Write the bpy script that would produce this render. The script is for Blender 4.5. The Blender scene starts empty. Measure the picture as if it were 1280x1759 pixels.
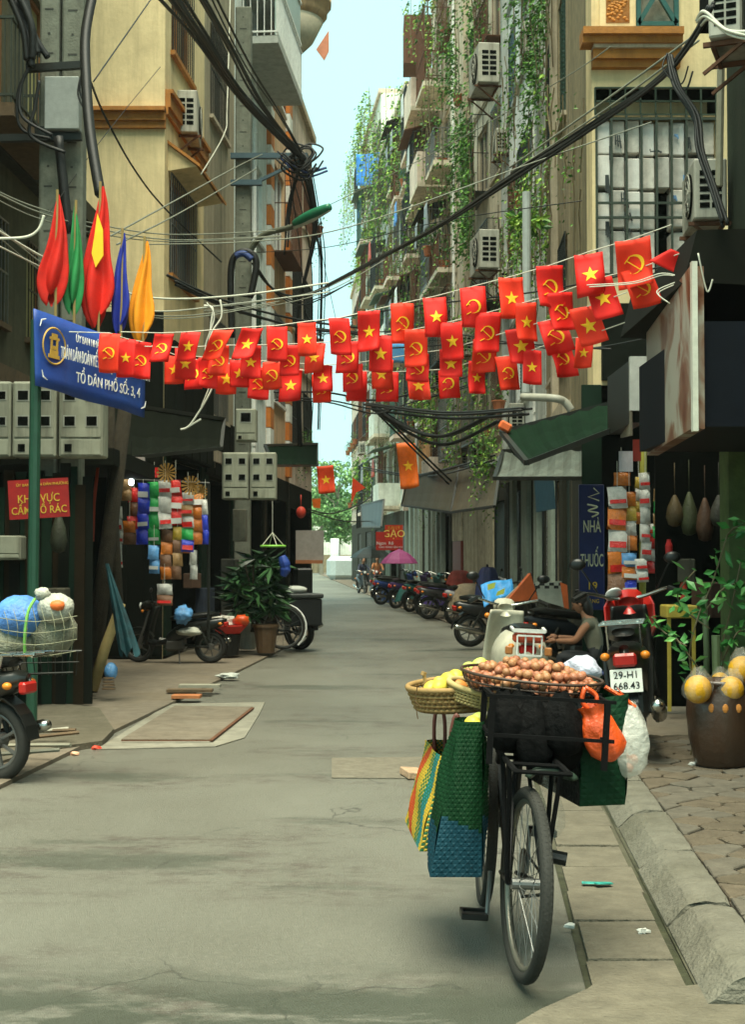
import bpy, math, random
from mathutils import Vector, Matrix, Euler
R = math.radians; PI = math.pi
rnd = random.Random(7)
sc = bpy.context.scene
COL = sc.collection
# ------------------------------------------------------------ camera, world, sun, exposure
F = 2400.0; CAMH = 1.5; PITCH = math.atan(75.5/F)
cd = bpy.data.cameras.new('camera'); cam = bpy.data.objects.new('camera', cd); COL.objects.link(cam)
cam.location = (0, 0, CAMH); cam.rotation_euler = (PI/2 + PITCH, 0, 0)
cd.sensor_fit = 'VERTICAL'; cd.sensor_height = 36; cd.sensor_width = 36; cd.lens = F/1759*36
cd.clip_start = .1; cd.clip_end = 3000
cd.dof.use_dof = True; cd.dof.focus_distance = 6.0; cd.dof.aperture_fstop = 13
sc.camera = cam
SUN_EL, SUN_ROT = R(67), R(8)
w = bpy.data.worlds.new('World'); sc.world = w; w.use_nodes = True
nt = w.node_tree; nt.nodes.clear()
out = nt.nodes.new('ShaderNodeOutputWorld')
bg = nt.nodes.new('ShaderNodeBackground'); sky = nt.nodes.new('ShaderNodeTexSky')
sky.sky_type = 'NISHITA'; sky.sun_disc = False; sky.sun_elevation = SUN_EL; sky.sun_rotation = SUN_ROT
sky.air_density = 1.0; sky.dust_density = 2.0
mixn = nt.nodes.new('ShaderNodeMix'); mixn.data_type = 'RGBA'
mixn.inputs['Factor'].default_value = .93
nt.links.new(sky.outputs[0], mixn.inputs[6]); mixn.inputs[7].default_value = (3.5, 6.1, 5.9, 1)   # thin even cloud
nt.links.new(mixn.outputs[2], bg.inputs[0]); bg.inputs[1].default_value = .10
nt.links.new(bg.outputs[0], out.inputs[0])
sd = bpy.data.lights.new('sun', 'SUN'); sun = bpy.data.objects.new('sun', sd); COL.objects.link(sun)
sd.energy = 5.0; sd.angle = R(48); sd.color = (1, .95, .74)
sdir = Vector((-.02, -.32, 1)).normalized()
sun.rotation_euler = sdir.to_track_quat('Z', 'Y').to_euler(); sun.location = (0, 0, 40)
vs = sc.view_settings; vs.view_transform = 'Standard'; vs.look = 'None'; vs.gamma = 1; vs.use_curve_mapping = False
vs.exposure = 1.06
sc.render.engine = 'CYCLES'
sc.cycles.max_bounces = 6; sc.cycles.transparent_max_bounces = 12
HAZE = .0004
# ------------------------------------------------------------ helpers
CT, ST = math.cos(PITCH), math.sin(PITCH)
def W(px, py, d):
    u = (px-640)/F; v = (879.5-py)/F
    s = d/(CT - v*ST)
    return Vector((u*s, d, CAMH + s*(ST + v*CT)))
def G(px, py, z=0.0):
    u = (px-640)/F; v = (879.5-py)/F
    s = (z-CAMH)/(ST + v*CT)
    return Vector((u*s, s*(CT - v*ST), z))
def lerp(a, b, t): return a + (b-a)*t
def tab(T, d):
    if d <= T[0][0]: a, b = T[0], T[1]
    elif d >= T[-1][0]: a, b = T[-2], T[-1]
    else:
        for a, b in zip(T, T[1:]):
            if a[0] <= d <= b[0]: break
    return a[1] + (b[1]-a[1])*(d-a[0])/(b[0]-a[0])
ROAD_L = [(0,-3.0),(9,-2.4),(20.6,-1.54),(27,-1.15),(33,-1.4),(40,-2.0),(60,-3.3),(90,-5.6),(140,-9)]
ROAD_R = [(0,.78),(9,1.45),(24.8,2.0),(31,1.75),(38,.95),(51,0.0),(70,-1.3),(90,-2.7),(140,-6)]
FAC_R = [(16,2.55),(24,3.0),(30,3.15),(38,2.5),(51,1.5),(72,-0.45),(85,-1.3)]
# materials
MC = {}
def M(name, col, rough=.7, var=.3, scale=6., bump=.1, metal=0., streak=0., dirt=(.05,.045,.03), spec=.35, alpha=1., trans=0., blotch=0., emit=0.):
    if name in MC: return MC[name]
    m = bpy.data.materials.new(name); m.use_nodes = True; MC[name] = m
    N = m.node_tree.nodes; L = m.node_tree.links; N.clear()
    o = N.new('ShaderNodeOutputMaterial'); p = N.new('ShaderNodeBsdfPrincipled'); L.new(p.outputs[0], o.inputs[0])
    tc = N.new('ShaderNodeTexCoord'); oi = N.new('ShaderNodeObjectInfo')
    ad = N.new('ShaderNodeVectorMath'); ad.operation = 'ADD'; L.new(tc.outputs['Object'], ad.inputs[0])
    ml = N.new('ShaderNodeMath'); ml.operation = 'MULTIPLY'; L.new(oi.outputs['Random'], ml.inputs[0]); ml.inputs[1].default_value = 37
    L.new(ml.outputs[0], ad.inputs[1])
    n1 = N.new('ShaderNodeTexNoise'); n1.inputs['Scale'].default_value = scale; n1.inputs['Detail'].default_value = 6; n1.inputs['Roughness'].default_value = .65
    L.new(ad.outputs[0], n1.inputs['Vector'])
    def mix(fac, a, b):
        x = N.new('ShaderNodeMix'); x.data_type = 'RGBA'
        if hasattr(fac, 'links'): L.new(fac, x.inputs[0])
        else: x.inputs[0].default_value = fac
        for i, q in ((6, a), (7, b)):
            if hasattr(q, 'links'): L.new(q, x.inputs[i])
            else: x.inputs[i].default_value = (*q, 1)
        return x.outputs[2]
    def ramp(src, a, b):
        r = N.new('ShaderNodeMapRange'); L.new(src, r.inputs[0]); r.inputs[1].default_value = a; r.inputs[2].default_value = b; return r.outputs[0]
    dark = tuple(c*(1-var) for c in col); lite = tuple(min(1, c*(1+var*.6)) for c in col)
    c = mix(ramp(n1.outputs[0], .3, .7), dark, lite)
    if streak:
        mp = N.new('ShaderNodeMapping'); L.new(ad.outputs[0], mp.inputs[0]); mp.inputs['Scale'].default_value = (3.0, 3.0, .22)
        n2 = N.new('ShaderNodeTexNoise'); n2.inputs['Scale'].default_value = 1.6; n2.inputs['Detail'].default_value = 5; n2.inputs['Roughness'].default_value = .7
        L.new(mp.outputs[0], n2.inputs['Vector'])
        mm = N.new('ShaderNodeMath'); mm.operation = 'MULTIPLY'; L.new(ramp(n2.outputs[0], .45, .68), mm.inputs[0]); mm.inputs[1].default_value = streak
        c = mix(mm.outputs[0], c, dirt)
    if blotch:
        n3 = N.new('ShaderNodeTexNoise'); n3.inputs['Scale'].default_value = .55; n3.inputs['Detail'].default_value = 8; n3.inputs['Roughness'].default_value = .72
        L.new(ad.outputs[0], n3.inputs['Vector'])
        mm = N.new('ShaderNodeMath'); mm.operation = 'MULTIPLY'; L.new(ramp(n3.outputs[0], .48, .66), mm.inputs[0]); mm.inputs[1].default_value = blotch
        c = mix(mm.outputs[0], c, dirt)
    L.new(c, p.inputs['Base Color']) if hasattr(c, 'links') else None
    p.inputs['Roughness'].default_value = rough; p.inputs['Metallic'].default_value = metal
    p.inputs['Specular IOR Level'].default_value = spec
    p.inputs['Alpha'].default_value = alpha
    p.inputs['Transmission Weight'].default_value = trans
    if emit:
        p.inputs['Emission Color'].default_value = (*col, 1); p.inputs['Emission Strength'].default_value = emit
    if bump:
        b = N.new('ShaderNodeBump'); b.inputs['Strength'].default_value = min(1, bump*2.5); b.inputs['Distance'].default_value = .02
        n4 = N.new('ShaderNodeTexNoise'); n4.inputs['Scale'].default_value = scale*6; n4.inputs['Detail'].default_value = 5
        L.new(ad.outputs[0], n4.inputs['Vector']); L.new(n4.outputs[0], b.inputs['Height']); L.new(b.outputs[0], p.inputs['Normal'])
    return m
def C(name, col, rough=.55, **k):      # plain coloured material with slight wear
    k.setdefault('var', .18); k.setdefault('bump', .03); k.setdefault('scale', 9)
    return M(name, col, rough, **k)
# mesh builder
class B:
    def __init__(s): s.v = []; s.f = []; s.m = []; s.cur = 0; s.tf = None
    def add(s, vs, fs):
        o = len(s.v)
        if s.tf is not None: vs = [s.tf @ Vector(p) for p in vs]
        s.v.extend([tuple(p) for p in vs]); s.f.extend([tuple(i+o for i in f) for f in fs]); s.m.extend([s.cur]*len(fs)); return s
    def box(s, x0, x1, y0, y1, z0, z1, bev=0):
        if bev:
            c = Vector(((x0+x1)/2, (y0+y1)/2, (z0+z1)/2)); h = Vector((abs(x1-x0)/2, abs(y1-y0)/2, abs(z1-z0)/2)); b = min(bev, min(h)*.9)
            vs = []; ids = {}
            for sx in (-1,1):
                for sy in (-1,1):
                    for sz in (-1,1):
                        for k in range(3):
                            p = [sx*h[0], sy*h[1], sz*h[2]]; sg = (sx,sy,sz)
                            for j in range(3):
                                if j != k: p[j] -= sg[j]*b
                            ids[(sx,sy,sz,k)] = len(vs); vs.append(c+Vector(p))
            fs = []
            for k in range(3):
                a, bb = [j for j in range(3) if j != k]
                for sg in (-1,1):
                    q = []
                    for (p, r) in ((-1,-1),(1,-1),(1,1),(-1,1)):
                        t = [0,0,0]; t[k] = sg; t[a] = p; t[bb] = r; q.append(ids[(*t,k)])
                    if (sg > 0) == (k != 1): fs.append(q)
                    else: fs.append(q[::-1])
            for k in range(3):      # edge chamfers along axis k
                a, bb = [j for j in range(3) if j != k]
                for p in (-1,1):
                    for r in (-1,1):
                        def I(e, kk):
                            t = [0,0,0]; t[k] = e; t[a] = p; t[bb] = r; return ids[(*t,kk)]
                        fs.append((I(-1,a), I(-1,bb), I(1,bb), I(1,a)))
            for sx in (-1,1):
                for sy in (-1,1):
                    for sz in (-1,1): fs.append((ids[(sx,sy,sz,0)], ids[(sx,sy,sz,1)], ids[(sx,sy,sz,2)]))
            return s.add(vs, fs)
        x0, x1 = sorted((x0,x1)); y0, y1 = sorted((y0,y1)); z0, z1 = sorted((z0,z1))
        return s.add([(x0,y0,z0),(x1,y0,z0),(x1,y1,z0),(x0,y1,z0),(x0,y0,z1),(x1,y0,z1),(x1,y1,z1),(x0,y1,z1)],
                     [(0,3,2,1),(4,5,6,7),(0,1,5,4),(1,2,6,5),(2,3,7,6),(3,0,4,7)])
    def obox(s, c, size, rot=(0,0,0), bev=0):
        old = s.tf; m = Matrix.Translation(c) @ Euler(rot).to_matrix().to_4x4()
        s.tf = m if old is None else old @ m
        h = [q/2 for q in size]; s.box(-h[0],h[0],-h[1],h[1],-h[2],h[2],bev); s.tf = old; return s
    def beam(s, a, b, w=.04, h=None):
        a = Vector(a); b = Vector(b); d = b-a; q = d.to_track_quat('Z', 'Y'); h = h or w
        old = s.tf; m = Matrix.Translation(a) @ q.to_matrix().to_4x4(); s.tf = m if old is None else old @ m
        s.box(-w/2,w/2,-h/2,h/2,0,d.length); s.tf = old; return s
    def tube(s, pts, r, n=6, closed=False, cap=True):
        pts = [Vector(p) for p in pts]; k = len(pts); rs = r if isinstance(r, (list,tuple)) else [r]*k
        vs = []; prev = None
        for i, p in enumerate(pts):
            if closed: t = pts[(i+1)%k]-pts[i-1]
            else: t = pts[min(i+1,k-1)]-pts[max(i-1,0)]
            if t.length < 1e-9: t = Vector((0,0,1))
            t.normalize()
            if prev is None:
                a = Vector((0,0,1)) if abs(t.z) < .9 else Vector((1,0,0)); x = t.cross(a).normalized()
            else: x = (prev - t*prev.dot(t)); x = x.normalized() if x.length > 1e-6 else t.orthogonal().normalized()
            prev = x; y = t.cross(x)
            for j in range(n):
                a = 2*PI*j/n; vs.append(p + (x*math.cos(a)+y*math.sin(a))*rs[i])
        fs = []
        for i in range(k if closed else k-1):
            for j in range(n):
                a = i*n+j; b = i*n+(j+1)%n; c = ((i+1)%k)*n+(j+1)%n; d = ((i+1)%k)*n+j; fs.append((a,b,c,d))
        if cap and not closed: fs.append(tuple(range(n-1,-1,-1))); fs.append(tuple((k-1)*n+j for j in range(n)))
        return s.add(vs, fs)
    def cyl(s, a, b, r, n=12): return s.tube([a, b], r, n)
    def lathe(s, prof, c=(0,0,0), n=20, axis='z'):
        c = Vector(c); vs = []
        for (r, z) in prof:
            for j in range(n):
                a = 2*PI*j/n; x, y = r*math.cos(a), r*math.sin(a)
                v = (x,y,z) if axis == 'z' else ((z,x,y) if axis == 'x' else (y,z,x))
                vs.append(c+Vector(v))
        fs = []
        for i in range(len(prof)-1):
            for j in range(n): fs.append((i*n+j, i*n+(j+1)%n, (i+1)*n+(j+1)%n, (i+1)*n+j))
        fs.append(tuple(range(n-1,-1,-1))); fs.append(tuple((len(prof)-1)*n+j for j in range(n)))
        return s.add(vs, fs)
    def ball(s, c, r, n=10, m=7, rot=None, lump=0):
        c = Vector(c); r = r if isinstance(r, (list,tuple,Vector)) else (r,r,r); vs = []; q = Euler(rot).to_matrix() if rot else None
        for i in range(m+1):
            t = PI*i/m
            for j in range(n):
                a = 2*PI*j/n; k = 1+ (rnd.uniform(-lump,lump) if lump and 0 < i < m else 0)
                v = Vector((r[0]*math.sin(t)*math.cos(a)*k, r[1]*math.sin(t)*math.sin(a)*k, r[2]*math.cos(t)*k))
                vs.append(c + (q@v if q else v))
        fs = []
        for i in range(m):
            for j in range(n): fs.append((i*n+j, (i+1)*n+j, (i+1)*n+(j+1)%n, i*n+(j+1)%n))
        return s.add(vs, fs)
    def torus(s, c, Rr, r, n=32, m=8, axis='x'):
        pts = []
        for i in range(n):
            a = 2*PI*i/n; x, y = Rr*math.cos(a), Rr*math.sin(a)
            pts.append(Vector(c)+Vector((0,x,y) if axis == 'x' else ((x,0,y) if axis == 'y' else (x,y,0))))
        return s.tube(pts, r, m, closed=True)
    def quad(s, a, b, c, d): return s.add([a,b,c,d], [(0,1,2,3)])
    def prism(s, pts, d, n=None):    # polygon (3D pts) extruded by vector d
        d = Vector(d); k = len(pts); pts = [Vector(p) for p in pts]
        return s.add(pts+[p+d for p in pts], [tuple(range(k-1,-1,-1)), tuple(range(k,2*k))]+[(i,(i+1)%k,k+(i+1)%k,k+i) for i in range(k)])
    def grid(s, fn, nu, nv, thick=0):
        vs = [Vector(fn(i/nu, j/nv)) for j in range(nv+1) for i in range(nu+1)]
        fs = [(j*(nu+1)+i, j*(nu+1)+i+1, (j+1)*(nu+1)+i+1, (j+1)*(nu+1)+i) for j in range(nv) for i in range(nu)]
        return s.add(vs, fs)
    def merge(s, o, mat=None):
        oo = len(s.v); s.v += [tuple(mat@Vector(p)) if mat else p for p in o.v]; s.f += [tuple(i+oo for i in f) for f in o.f]; s.m += o.m; return s
def rootmat(p):
    m = Matrix.Identity(4)
    while p is not None: m = p.matrix_basis @ m; p = p.parent
    return m
def obj(name, b, mats, parent=None, world=False, smooth=False, solid=0, loc=None):
    me = bpy.data.meshes.new(name)
    vs = b.v
    if world and parent is not None:
        inv = rootmat(parent).inverted(); vs = [tuple(inv@Vector(p)) for p in vs]
    if loc is not None: vs = [tuple(Vector(p)-Vector(loc)) for p in vs]
    me.from_pydata(vs, [], b.f)
    if not isinstance(mats, (list, tuple)): mats = [mats]
    for m in mats: me.materials.append(m)
    if len(mats) > 1: me.polygons.foreach_set('material_index', b.m)
    if smooth: me.polygons.foreach_set('use_smooth', [True]*len(me.polygons))
    me.update()
    o = bpy.data.objects.new(name, me); COL.objects.link(o)
    if loc is not None: o.location = loc
    if parent is not None: o.parent = parent
    if solid:
        md = o.modifiers.new('s', 'SOLIDIFY'); md.thickness = solid; md.offset = 0
    return o
def tag(o, label=None, cat=None, group=None, kind=None):
    if label: o['label'] = label
    if cat: o['category'] = cat
    if group: o['group'] = group
    if kind: o['kind'] = kind
    return o
def T(name, label, cat, loc=(0,0,0), rz=0, group=None, rot=None):
    o = bpy.data.objects.new(name, None); COL.objects.link(o); o.empty_display_size = .1
    o.location = loc; o.rotation_euler = rot if rot else (0,0,rz)
    return tag(o, label, cat, group)
def one(name, b, mats, label, cat, group=None, **k):   # a thing that is one mesh, origin at its own base
    zs = [p[2] for p in b.v]; xs = [p[0] for p in b.v]; ys = [p[1] for p in b.v]
    loc = ((min(xs)+max(xs))/2, (min(ys)+max(ys))/2, min(zs))
    return tag(obj(name, b, mats, loc=loc, **k), label, cat, group)
def struct(name, b, m, **k): return tag(obj(name, b, m, **k), kind='structure')
def copy_tree(o, parent=None):
    c = o.copy(); COL.objects.link(c)
    if parent is not None: c.parent = parent
    for ch in [q for q in COL.objects if q.parent == o]: copy_tree(ch, c)
    return c
FONT = None
def text(s, m, parent, loc, rot, size, sx=1.0, name='lettering', extr=.002, align='CENTER'):
    cu = bpy.data.curves.new(name, 'FONT'); cu.body = s; cu.size = size; cu.extrude = extr; cu.offset = size*.004; cu.align_x = align; cu.align_y = 'CENTER'; cu.resolution_u = 3
    t = bpy.data.objects.new('tmp', cu); COL.objects.link(t)
    dg = bpy.context.evaluated_depsgraph_get(); me = bpy.data.meshes.new_from_object(t.evaluated_get(dg))
    bpy.data.objects.remove(t); me.materials.clear(); me.materials.append(m)
    o = bpy.data.objects.new(name, me); COL.objects.link(o); o.parent = parent; o.location = loc; o.rotation_euler = rot; o.scale = (sx, 1, 1)
    return o
def sag(a, b, s, n=14, wob=0):
    a = Vector(a); b = Vector(b); ps = []
    for i in range(n+1):
        t = i/n; p = a.lerp(b, t); p.z -= 4*s*t*(1-t)
        if wob and 0 < i < n: p += Vector((rnd.uniform(-wob,wob), 0, rnd.uniform(-wob,wob)))
        ps.append(p)
    return ps
def leafcloud(b, c, r, n, size, hang=0., shell=.0, asp=.45):
    c = Vector(c); r = Vector(r)
    for _ in range(n):
        while True:
            u = Vector((rnd.uniform(-1,1), rnd.uniform(-1,1), rnd.uniform(-1,1)))
            if shell <= u.length <= 1: break
        p = c + Vector((u.x*r.x, u.y*r.y, u.z*r.z))
        leaf(b, p, size*rnd.uniform(.6,1.3), Vector((rnd.uniform(-1,1), rnd.uniform(-1,1), rnd.uniform(-1,.6)-hang)), asp)
def leaf(b, p, L, d, asp=.45):
    d = d.normalized() if d.length > 1e-3 else Vector((0,0,-1))
    x = d.cross(Vector((rnd.uniform(-1,1), rnd.uniform(-1,1), rnd.uniform(-.3,1))))
    x = x.normalized() if x.length > 1e-3 else d.orthogonal().normalized(); n = d.cross(x)
    b.cur = rnd.randrange(3)
    b.add([p, p+d*L*.45+x*L*asp*.5-n*L*.06, p+d*L, p+d*L*.45-x*L*asp*.5-n*L*.06, p+d*L*.5+n*L*.05], [(0,1,4),(1,2,4),(2,3,4),(3,0,4)])
LEAFM = [M('leaf_dark', (.022,.075,.012), .5, scale=3), M('leaf_mid', (.05,.15,.02), .5, scale=3), M('leaf_light', (.12,.27,.04), .5, scale=3)]
LEAFD = [M('leaf_deep', (.01,.032,.012), .4, scale=3), M('leaf_deep_mid', (.018,.06,.02), .4, scale=3), M('leaf_deep_light', (.04,.11,.035), .4, scale=3)]
# common materials
black = C('black_plastic', (.008,.009,.008), .35); rubber = C('tyre_rubber', (.022,.022,.018), .8, bump=.08, scale=30)
chrome = C('worn_chrome', (.5,.5,.46), .25, metal=1, var=.3); steel = C('grey_steel', (.16,.16,.15), .4, metal=.6)
dkmetal = C('dark_metal', (.02,.022,.018), .45, metal=.3); cablem = C('cable_black', (.012,.013,.012), .55)
cableg = C('cable_grey', (.22,.23,.18), .6); cablew = C('cable_pale', (.55,.55,.45), .6)
red = C('flag_red', (.72,.010,.005), .7, var=.12); yel = C('emblem_yellow', (.95,.55,.02), .7, var=.05)
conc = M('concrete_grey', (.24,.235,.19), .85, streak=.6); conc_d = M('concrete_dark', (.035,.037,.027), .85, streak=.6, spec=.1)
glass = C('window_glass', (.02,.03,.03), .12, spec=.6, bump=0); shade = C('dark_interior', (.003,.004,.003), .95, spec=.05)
white = C('white_paint', (.78,.79,.74), .5, streak=.2); grey = C('grey_paint', (.42,.44,.40), .6, streak=.3)
woodm = M('old_wood', (.13,.085,.045), .8, streak=.4, scale=12); rustm = M('rusty_iron', (.11,.045,.02), .8, scale=10)
cream = M('cream_render', (.78,.63,.35), .85, var=.12, streak=.4, scale=2, dirt=(.26,.21,.11), blotch=.3); ochre = M('orange_trim', (.42,.17,.03), .7, var=.25, streak=.35, dirt=(.12,.05,.015))
# ------------------------------------------------------------ ground and road
g = B(); g.quad((-600,-50,-.02),(600,-50,-.02),(600,1500,-.02),(-600,1500,-.02)); struct('ground', g, M('ground_dust', (.2,.19,.15), .9))
def road_mat():
    m = M('road_asphalt', (.168,.162,.122), .45, var=.25, scale=34, bump=.35, spec=.6)
    N = m.node_tree.nodes; L = m.node_tree.links
    p = [n for n in N if n.type == 'BSDF_PRINCIPLED'][0]; src = p.inputs['Base Color'].links[0].from_socket
    tc = [n for n in N if n.type == 'TEX_COORD'][0]
    def noise(scale, mp, det=7, rough=.7):
        q = N.new('ShaderNodeMapping'); q.inputs['Scale'].default_value = mp; L.new(tc.outputs['Object'], q.inputs[0])
        n = N.new('ShaderNodeTexNoise'); n.inputs['Scale'].default_value = scale; n.inputs['Detail'].default_value = det; n.inputs['Roughness'].default_value = rough; L.new(q.outputs[0], n.inputs[0]); return n.outputs[0]
    def rng(s, a, b, c=0, d=1):
        r = N.new('ShaderNodeMapRange'); L.new(s, r.inputs[0]); r.inputs[1].default_value = a; r.inputs[2].default_value = b; r.inputs[3].default_value = c; r.inputs[4].default_value = d; return r.outputs[0]
    def mul(a, b):
        q = N.new('ShaderNodeMath'); q.operation = 'MULTIPLY'; L.new(a, q.inputs[0]); L.new(b, q.inputs[1]); return q.outputs[0]
    def mix(f, a, col):
        x = N.new('ShaderNodeMix'); x.data_type = 'RGBA'; L.new(f, x.inputs[0]); L.new(a, x.inputs[6]); x.inputs[7].default_value = (*col, 1); return x.outputs[2]
    # brown scuffs: fine breakup inside a broad mask, stretched across the road
    broad = rng(noise(.9, (.5,1.1,1), 3, .5), .46, .54); fine = rng(noise(5.5, (.7,1.4,1), 9, .82), .47, .58)
    src = mix(rng(mul(broad, fine), 0, 1, 0, .9), src, (.075,.055,.038))
    # broad pale zones: sky sheen that brightens the far road, put into colour
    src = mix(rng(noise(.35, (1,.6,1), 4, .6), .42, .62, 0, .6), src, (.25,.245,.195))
    # damp dark patches
    wet = rng(noise(.75, (.5,1.3,1), 8, .62), .57, .64, 0, .75); src = mix(wet, src, (.05,.06,.035))
    grain = rng(noise(160, (1,1,1), 2, .6), .35, .65, 0, .35); src = mix(grain, src, (.10,.10,.085))
    pebble = rng(noise(60, (1,1,1), 2, .5), .64, .7, 0, .5); src = mix(pebble, src, (.30,.29,.25))
    wv = N.new('ShaderNodeTexNoise'); wv.inputs['Scale'].default_value = 1.3; wv.inputs['Detail'].default_value = 6; L.new(tc.outputs['Object'], wv.inputs[0])
    wm = N.new('ShaderNodeVectorMath'); wm.operation = 'SCALE'; L.new(wv.outputs['Color'], wm.inputs[0]); wm.inputs['Scale'].default_value = 1.1
    wa = N.new('ShaderNodeVectorMath'); wa.operation = 'ADD'; L.new(tc.outputs['Object'], wa.inputs[0]); L.new(wm.outputs[0], wa.inputs[1])
    vo = N.new('ShaderNodeTexVoronoi'); vo.feature = 'DISTANCE_TO_EDGE'; vo.inputs['Scale'].default_value = .55; L.new(wa.outputs[0], vo.inputs['Vector'])
    ck = rng(vo.outputs['Distance'], .0, .006, 1, 0); cm = rng(noise(.8, (1,1,1), 3, .5), .48, .56); src = mix(rng(mul(ck, cm), 0, 1, 0, .8), src, (.035,.033,.025))
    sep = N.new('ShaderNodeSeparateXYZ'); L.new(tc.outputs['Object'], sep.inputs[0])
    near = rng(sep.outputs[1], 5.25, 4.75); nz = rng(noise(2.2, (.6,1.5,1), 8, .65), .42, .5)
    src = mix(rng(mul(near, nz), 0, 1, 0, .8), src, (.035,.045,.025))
    L.new(src, p.inputs['Base Color']); return m
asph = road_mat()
b = B(); ds = [0,2,4,5,6,7,8,9,11,13,15,17,19,21,24,27,30,33,36,40,45,51,58,65,72,80,90,110,140]
for a, c in zip(ds, ds[1:]):
    b.quad((tab(ROAD_L,a),a,0),(tab(ROAD_R,a),a,0),(tab(ROAD_R,c),c,0),(tab(ROAD_L,c),c,0))
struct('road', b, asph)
PV = M('pavement_concrete', (.155,.13,.095), .9, var=.25, scale=7, bump=.2, blotch=.5, dirt=(.13,.1,.06))
for nm, Tb, s in (('pavement_left', ROAD_L, -1), ('pavement_right', ROAD_R, 1)):
    b = B(); z = .03 if s < 0 else .115
    for a, c in zip(ds, ds[1:]):
        o = 0 if s < 0 else (.25 if a < 9 else 0)
        if s > 0 and a < 5: continue
        xa, xc = tab(Tb,a)+s*o, tab(Tb,c)+s*o
        if s > 0 and a < 9: z2 = .09
        elif s > 0: z2 = .03
        else: z2 = z
        q = [(xa,a,z2),(xc,c,z2),(xc+s*14,c,z2),(xa+s*14,a,z2)]; r_ = [(xa,a,0),(xc,c,0),(xc,c,z2),(xa,a,z2)]
        b.quad(*(q if s < 0 else q[::-1])); b.quad(*r_)
    struct(nm, b, PV)
# left shallow ramp of concrete at the kerb with broken edge and a steel-edged cover
slabm = M('drain_slab_concrete', (.135,.12,.086), .9, var=.28, scale=9, bump=.3, blotch=.6, dirt=(.07,.06,.035))
kerbm = M('kerb_concrete', (.145,.137,.105), .85, var=.25, scale=9, bump=.3, blotch=.6, dirt=(.07,.065,.04))
mossm = M('moss_joint', (.035,.038,.018), .95, scale=9, var=.6, blotch=.8, dirt=(.11,.10,.07))
kx = lambda d: 1.13+.075*(d-4.9)
ks = tag(T('kerb_right','x','x'), kind='structure'); del ks['label']; del ks['category']
d = 4.66; k = 0
while d < 9:
    L_ = 1.0 if k else .98; a, c = d+.008, d+L_-.008; j = rnd.uniform(-.006,.006); jz = rnd.uniform(-.005,.005)
    b = B(); xa, xc = kx(a)+j, kx(c)+j
    prof = [(0,0),(0,.02),(.09,.105),(.12,.118),(.255,.12),(.255,0)]
    prof = [(0,0),(0,.02),(.03,.05),(.06,.08),(.09,.105),(.12,.117),(.16,.12),(.21,.12),(.245,.118),(.255,.11),(.255,0)]; ns = 14; np_ = len(prof); vs_ = []
    for i_ in range(ns+1):
        f_ = i_/ns; ee = 1 if i_ in (0,ns) else 0
        for (u,v) in prof:
            ch = rnd.uniform(-.004,.004)+(-.006-rnd.random()*.008)*ee*(v > .03); vs_.append((lerp(xa,xc,f_)+u+(ch*.5 if 0 < u < .25 else 0), lerp(a,c,f_)+(rnd.uniform(-.008,.008) if ee else 0), max(0, v+(jz if v > .05 else 0)+(ch if v > .03 else 0))))
    b.add(vs_, [(i_*np_+j_, i_*np_+j_+1, (i_+1)*np_+j_+1, (i_+1)*np_+j_) for i_ in range(ns) for j_ in range(np_-1)]+[tuple(range(np_)), tuple(ns*np_+j_ for j_ in range(np_))]); obj('kerb_stone', b, kerbm, ks)
    d += L_+.01; k += 1
b = B(); b.add([(kx(4.6)-.01,4.6,.012),(kx(4.6)+.26,4.6,.012),(kx(9.5)+.26,9.5,.012),(kx(9.5)-.01,9.5,.012)], [(0,1,2,3)]); tag(obj('mortar', b, mossm, ks), kind='structure')
dr = tag(T('drain_gutter','x','x'), kind='structure'); del dr['label']; del dr['category']
d = 4.62; k = 0
while d < 9.2:
    L_ = .49+rnd.uniform(-.05,.06); a, c = d+.007, d+L_-.007; b = B(); s0 = rnd.uniform(-.012,.012)
    x0, x1 = -.365+rnd.uniform(-.006,.012), -.035+rnd.uniform(-.01,.01)
    pts = [(kx(a)+x0,a+.02*rnd.random(),.004),(kx(a)+x1,a+s0,.004),(kx(c)+x1,c+s0,.004),(kx(c)+x0,c,.004)]
    b.prism(pts, (0,0,.010+rnd.uniform(0,.010))); obj('drain_slab', b, slabm, dr); d += L_
b = B(); b.add([(kx(4.5)-.39,4.5,.004),(kx(4.5)+.005,4.5,.004),(kx(9.5)+.005,9.5,.004),(kx(9.5)-.39,9.5,.004)], [(0,1,2,3)]); obj('gutter_bed', b, mossm, dr)
# flat apron of concrete at the near corner
b = B(); pts = [G(x,y,.006) for x, y in ((1010,1705),(1060,1668),(1180,1700),(1280,1690),(1500,1850),(1000,1850),(830,1800),(930,1740))]
b.prism([p for p in pts], (0,0,.014)); struct('concrete_apron', b, slabm)
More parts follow.
